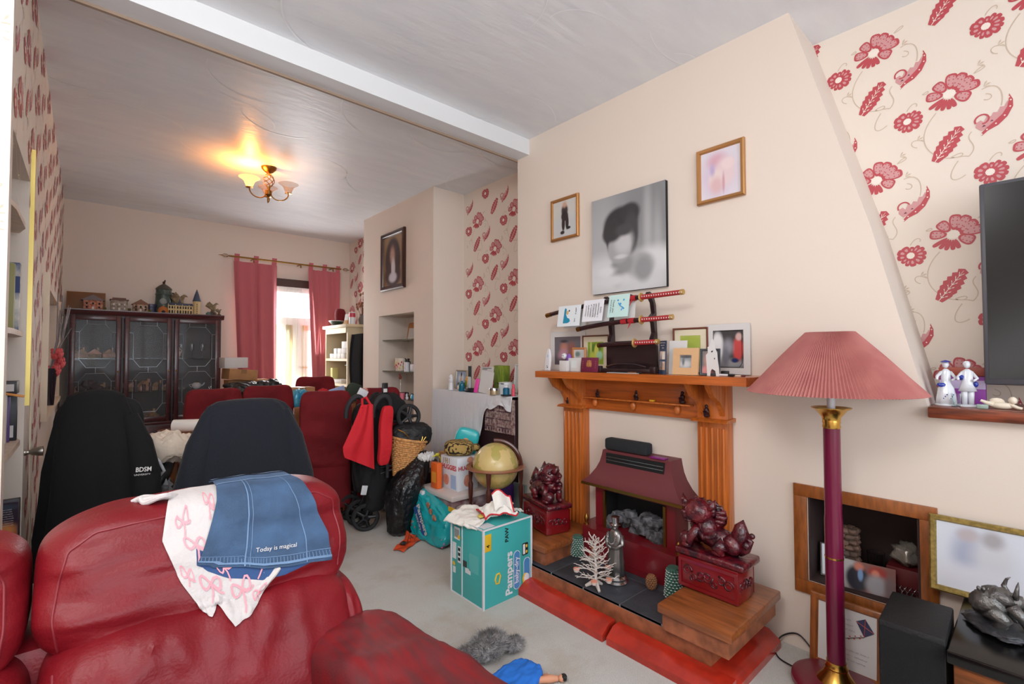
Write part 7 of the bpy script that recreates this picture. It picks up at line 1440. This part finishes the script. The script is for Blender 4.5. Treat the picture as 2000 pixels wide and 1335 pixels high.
tag(MB().lathe([(.036,0),(.038,.004),(.035,.008),(0,.008)],seg=24).build('coaster',m_blk,None,(2.07,2.375,ZK)),'dark round coaster under the pill bottle','coaster')
t=framed('photo_mount','large white framed notice with a yellow star note behind the pill bottle','picture frame',(2.27,2.40,ZK),(-.1,0,FW),.26,.21,.012,.008,m_wp,PIC('pic_note',(214,218,218),[(.35,.5,.16,.26,(226,214,150),.25)]))
framed('picture_frame','small gilt framed photo at the right end of the clothed chest','picture frame',(2.17,2.335,ZK),(-.15,0,FW-.25),.09,.13,.012,.012,m_goldd,PIC('pic_c2',(150,130,120),[(.5,.5,.3,.4,(206,180,160),.5),(.3,.3,.2,.3,(60,60,64),.4)]))
t=thing('lipstick_tube','coral pink tube at the right end of the clothed chest','cosmetic',(2.08,2.315,ZK)); MB().lathe([(.012,0),(.012,.05),(.009,.052),(.009,.08),(0,.082)],seg=16).build('tube',M('coral_pink',(216,80,100),.4),t)
for o in COL.objects:
    if o.name not in N0 and o.parent is None: o.location=(o.location.x*1.036,o.location.y*1.036-.0,o.location.z-.0155)
# ---------------------------------------------------------------- recess shelves and their contents
for i,(z,y0,y1) in enumerate(((1.345,3.76,4.44),(1.04,3.76,4.44))):
    tag(MB().box(2.22,2.49,y0,y1,z-.008,z).build('glass_shelf',M('smoked_glass_shelf',(120,126,110),.1,alpha=.8),None),('upper','lower')[i]+' glass shelf in the dining chimney recess','shelf')
tag(MB().box(2.185,2.49,3.76,4.44,.62,.78).build('shelf_block',M('recess_block',(126,108,94),.7),None),'boxed ledge at the bottom of the dining chimney recess','ledge')
t=thing('wooden_tray','rounded wooden tray standing on the upper recess shelf','tray',(2.40,4.12,1.345),(-.15,0,FW)); MB().extr(rr2(-.16,.16,0,.175,.03),(0,0,0),(1,0,0),(0,0,1),(0,.012,0)).build('tray',M('orange_wood',(196,124,56),.4,coat=.3),t)
sheet((2.35,4.06,1.345),.22,.11,'white card leaning on the wooden tray, upper recess shelf',m_card,(-.15,.05,FW))
t=thing('white_ornament','small white and black ornament at the right of the upper recess shelf','ornament',(2.28,3.86,1.345)); MB().blob((0,0,.02),(.03,.04,.02),.3,4,14).build('body',m_ceram,t)
t=thing('flower_pot','floral patterned white pot on the lower recess shelf','pot',(2.30,4.20,1.04)); MB().lathe([(.05,0),(.055,.005),(.06,.125),(.056,.125),(.05,.01),(0,.01)],seg=28).build('pot',M('floral_china',(232,222,206),.3,rgb2=(226,206,190),vs=9),t); b=MB(); rr=random.Random(6)
for i in range(16): a=2.2+i*.17; b.blob((.058*math.cos(a),.058*math.sin(a),.03+.07*((i*7)%5)/5),(.006,.009,.011),.3,5,8,m=i%3,seed=i)
b.build('flower_print',[m_r1,MC['yellow_print'],M('pink_petal',(222,140,150),.5)],t)
t=thing('dark_figure','dark figurine with a raised arm on the lower recess shelf','figurine',(2.30,4.06,1.04)); MB().loft([(0,0,0,.02,.02,2),(0,0,.05,.015,.018,2),(0,0,.09,.018,.02,2),(0,0,.1,.006,.006,2)],16).blob((0,0,.112),.011,0,4,10).tube([(0,.015,.09),(0,.05,.11),(0,.07,.125)],[.007,.006,.003],8).build('body',m_bronze,t)
t=thing('white_jar','white labelled jar on the lower recess shelf','jar',(2.25,4.0,1.04)); MB().lathe([(.026,0),(.027,.085),(.02,.09),(0,.09)],seg=20).build('body',M('jar_white',(216,216,222),.3),t); MB().lathe([(.021,.09),(.021,.105),(0,.106)],seg=20).build('lid',m_blk,t)
t=thing('black_speaker','black angular speaker on the lower recess shelf','speaker',(2.34,3.93,1.04)); MB().extr([(-.03,0),(-.02,.12),(-.05,.21),(.05,.21),(.03,.12),(.03,0)],(-.03,0,0),(0,1,0),(0,0,1),(.06,0,0)).build('body',m_blk,t)
tag(MB().rb(-.03,.03,-.05,.05,0,.07,.004).build('grey_carton',M('pale_grey_card',(206,206,214),.5),None,(2.27,3.88,1.04)),'pale carton at the right of the lower recess shelf','box')
t=thing('robin_ornament','red and brown bird ornament on a clear stem in the recess','ornament',(2.26,4.15,.78)); MB().blob((0,0,.20),(.014,.016,.02),.1,4,12).blob((-.003,0,.225),.011,0,4,10).build('bird',M('robin_red',(176,70,50),.6,rgb2=(110,70,50),vs=40),t); MB().cyl((0,0,0),(0,0,.185),.004).lathe([(.03,0),(.03,.004),(0,.004)],seg=20).build('stem',m_glas,t)
t=thing('dark_bowl','dark glass bowl on the recess ledge','bowl',(2.25,4.07,.78)); MB().lathe([(.03,0),(.05,.03),(.052,.06),(.048,.06),(.028,.005),(0,.005)],seg=24).build('bowl',m_bronze,t)
framed('picture_frame','dark framed black and white photo leaning in the bottom of the recess','picture frame',(2.33,3.90,.78),(-.2,.1,FW),.18,.2,.016,.012,MC['dark_frame'],PIC('pic_r',(120,118,120),[(.4,.6,.25,.25,(206,204,204),.5),(.6,.3,.25,.3,(70,68,70),.5)]))
t=thing('pink_candle','pink candle jar at the bottom of the recess','candle',(2.215,4.03,.78)); MB().lathe([(.027,0),(.027,.06),(0,.06)],seg=20).build('wax',M('candle_pink',(222,120,140),.5),t)
t=thing('blue_glass_disc','shiny blue glass disc in a dark mount at the bottom of the recess','ornament',(2.20,3.81,.78),(0,0,FW)); T_=Matrix.Translation((0,0,.035))@Matrix.Rotation(PI/2,4,'X'); MB().lathe([(.022,-.004),(.034,-.004),(.034,.004),(.022,.004)],seg=28,T=T_).build('mount',m_blk,t); MB().blob((0,-.005,.035),(.024,.006,.024)).build('glass',M('aqua_glass',(60,180,220),.05,coat=.6),t)
t=thing('cat_figurine','small white and yellow cat figurine at the bottom of the recess','figurine',(2.205,3.92,.78)); MB().blob((0,0,.02),(.014,.014,.02)).blob((0,0,.046),(.012,.013,.011)).tube([(0,.008,.054),(0,.010,.064)],[.004,.001],6).tube([(0,-.008,.054),(0,-.010,.064)],[.004,.001],6).build('body',m_ceram,t)
# ---------------------------------------------------------------- pendant light
ch=thing('pendant_light','antique brass three-arm ceiling light, one marbled glass shade lit','ceiling light',(1.016,3.926,2.4)); m_br=M('antique_brass',(166,122,62),.3,1)
MB().lathe([(.0,.23),(.055,.229),(.05,.215),(.03,.195),(.012,.185),(.01,.175)],seg=28).build('ceiling_rose',m_br,ch)
b=MB()
for k in range(5):
    P=[]
    for i in range(17): t_=i/16; a=2*PI*k/5+t_*PI*1.3; r=.008+.032*math.sin(PI*t_); P.append((r*math.cos(a),r*math.sin(a),.185-.11*t_))
    b.tube(P,.0028,6)
b.build('twisted_cage',m_br,ch)
MB().lathe([(.0,.08),(.012,.078),(.01,.06),(.022,.05),(.022,.02),(.014,.012),(.006,.0),(.01,-.015),(.005,-.035),(0,-.042)],seg=20).build('hub',m_br,ch)
lit=None
for k,(dx,dy) in enumerate(((-.132,.0),(.13,-.045),(.03,.14))):
    l=math.hypot(dx,dy); ux,uy=dx/l,dy/l; P=[]
    for i in range(13): t_=i/12; a=PI+PI*t_; P.append((ux*(.018+(l-.018)*(.5-.5*math.cos(PI*t_))),uy*(.018+(l-.018)*(.5-.5*math.cos(PI*t_))),.03-.052*math.sin(PI*t_)+.012*t_))
    arm=MB().tube(P,.0045,8).build('arm',m_br,ch)
    MB().lathe([(.006,-.004),(.026,.0),(.024,.006),(.012,.01)],(dx,dy,.045),18).build('shade_cup',m_br,arm)
    sh=MB().lathe([(.022,.0),(.03,.02),(.038,.04),(.055,.056),(.072,.066),(.070,.067),(.053,.058),(.036,.042),(.028,.021),(.02,.003)],(dx,dy,.054),32,cap=False)
    if k==0: sh.build('glass_shade',M('lit_shade',(255,196,110),.4,emit=1.5),ch)
    else: sh.build('glass_shade',M('amber_shade',(236,190,140),.3,alpha=.3),ch)
point('pendant_bulb',(1.016-.132,3.926,2.515),6,(1,.40,.07),.02)
# ---------------------------------------------------------------- left wall niche contents
def book(x,y,z,w,th,h,lab,cov,spine=None,lean=0,deco=None,grp='books in the near left niche'):
    # cover faces -Y, spine faces +X
    t=thing('book',lab,'book',(x,y,z),(lean,0,0),grp); MB().rb(-w,0,-th/2,th/2,0,h,.0015).build('cover',cov,t); MB().box(-w-.001,-.006,-th/2+.002,th/2-.002,.002,h+.0005).build('pages',m_card,t)
    return t
m_b1=M('dark_book',(26,26,34),.45); m_b2=M('purple_book',(84,56,120),.45); m_b3=M('cream_book',(206,200,190),.6)
t=book(-.185,2.50,.8855,.13,.02,.165,'black paperback with a white barcode panel, lower half of the near left niche',m_b1); MB().box(-.05,-.008,-.0108,-.010,.012,.055).build('barcode_panel',m_card,t); 
book(-.2,2.46,.8855,.12,.018,.16,'purple-spined book in front of the black paperback',m_b2); book(-.205,2.425,.8855,.12,.022,.168,'cream book nearest us on the barcode paperback shelf',m_b3)
t=thing('wrapped_box','dark box with white icons lying over the books in the niche','box',(-.235,2.48,1.056)); MB().rb(-.06,.052,-.04,.05,0,.045,.002).build('box',m_b1,t); MB().box(.0,.045,-.0405,-.04,.01,.035).build('icon',m_card,t)
t=thing('orange_ruler','orange strip lying across the top of the niche books','ruler',(-.205,2.40,1.056),(0,.25,0)); MB().rb(-.08,.045,-.006,.006,0,.008,.002).build('strip',M('orange_plastic',(222,146,64),.5),t)
t=thing('paperback','black and white paperback with a blue top edge, upper part of the near left niche','book',(-.186,2.5,1.2805)); MB().rb(-.12,0,-.02,.02,0,.25,.002).build('cover',M('white_spine',(210,206,196),.5,rgb2=(60,80,120),vs=14),t); MB().box(-.11,.001,-.0208,-.02,.14,.2).build('spine_band',M('navy_band',(34,56,110),.5),t)
book(-.195,2.44,1.2805,.11,.03,.24,'olive-spined book nearest us on the middle niche shelf',M('olive_book',(150,146,90),.5))
t=thing('small_figure','small pale ornament on the topmost niche shelf','ornament',(-.23,2.5,1.6805)); MB().blob((0,0,.015),(.03,.03,.015),.4,4,10).build('body',m_b3,t)
t=thing('game_case','dark case with a fiery orange picture in the bottom of the near left niche','case',(-.183,2.50,.4405)); MB().rb(-.13,.012,-.012,.012,0,.235,.002).build('case',M('case_dark',(44,34,44),.4),t); MB().box(-.10,.008,-.0128,-.012,.012,.225).build('print',PIC('pic_case',(56,40,58),[(.5,.42,.6,.10,(206,110,50),.6),(.7,.55,.25,.1,(226,150,90),.6),(.5,.25,.6,.06,(100,120,140),.5),(.5,.1,.5,.05,(180,80,60),.5),(.5,.92,.5,.06,(70,80,96),.4)]),t)
tx=MB(); [tx.scrib((-.045,-.0130,.200-i*.008),(1,0,0),(0,0,1),.085,.0045,seed=i) for i in range(8)]; tx.build('lettering',MC['pale_grey_card'],t)
t=thing('door_knob','brushed steel knob on the stile beside the near left niche','knob',(-.175,2.66,.815)); MB().lathe([(.0,0),(.012,0),(.012,.004),(.009,.008),(.009,.016),(.015,.024),(.019,.046),(.019,.053),(0,.055)],seg=24,T=Matrix.Rotation(PI/2,4,'Y')).build('knob',M('brushed_steel',(176,170,160),.3,1),t)
t=thing('cable','cream cable hanging down the wall beside the near left niche','cable',(-.17,2.72,0)); MB().tube([(.0,.0,1.3),(.006,.03,1.1),(0.004,.04,.9),(.008,.02,.6),(.012,.06,.42),(.03,.2,.2),(.05,.3,.02)],.004,6).build('wire',m_cream,t)
t=thing('flower_vase','dark glass vase of silver twigs and pink paper flowers in the far left niche','vase',(-.185,4.35,.871)); MB().loft([(0,0,0,.03,.03,4),(0,0,.24,.042,.042,4)],24).build('vase',M('smoked_glass',(40,36,46),.08,coat=.5),t)
b=MB(); rr=random.Random(12)
for i in range(16): a=rr.uniform(-1.3,1.3); l=rr.uniform(.10,.22); h=rr.uniform(.5,.72); b.tube([(0,0,.2),(.02+l*.25*math.cos(a),l*.3*math.sin(a),.42),(.01+l*.5*math.cos(a),l*.9*math.sin(a),h)],.0025,5)
b.build('twig',M('glitter_silver',(196,196,204),.25,.7),t)['kind']='stuff'
for k,(x,y,z) in enumerate(((.04,-.02,.33),(.05,.05,.27),(.03,.0,.22))):
    b=MB(); 
    for i in range(9): a=i*.7; b.blob((x+.018*math.cos(a),y+.022*math.sin(a),z+.022*math.sin(i*2)),(.014,.016,.02),.5,4,12,seed=i)
    b.build('paper_flower',M('coral_paper',(222,96,100),.8),t)
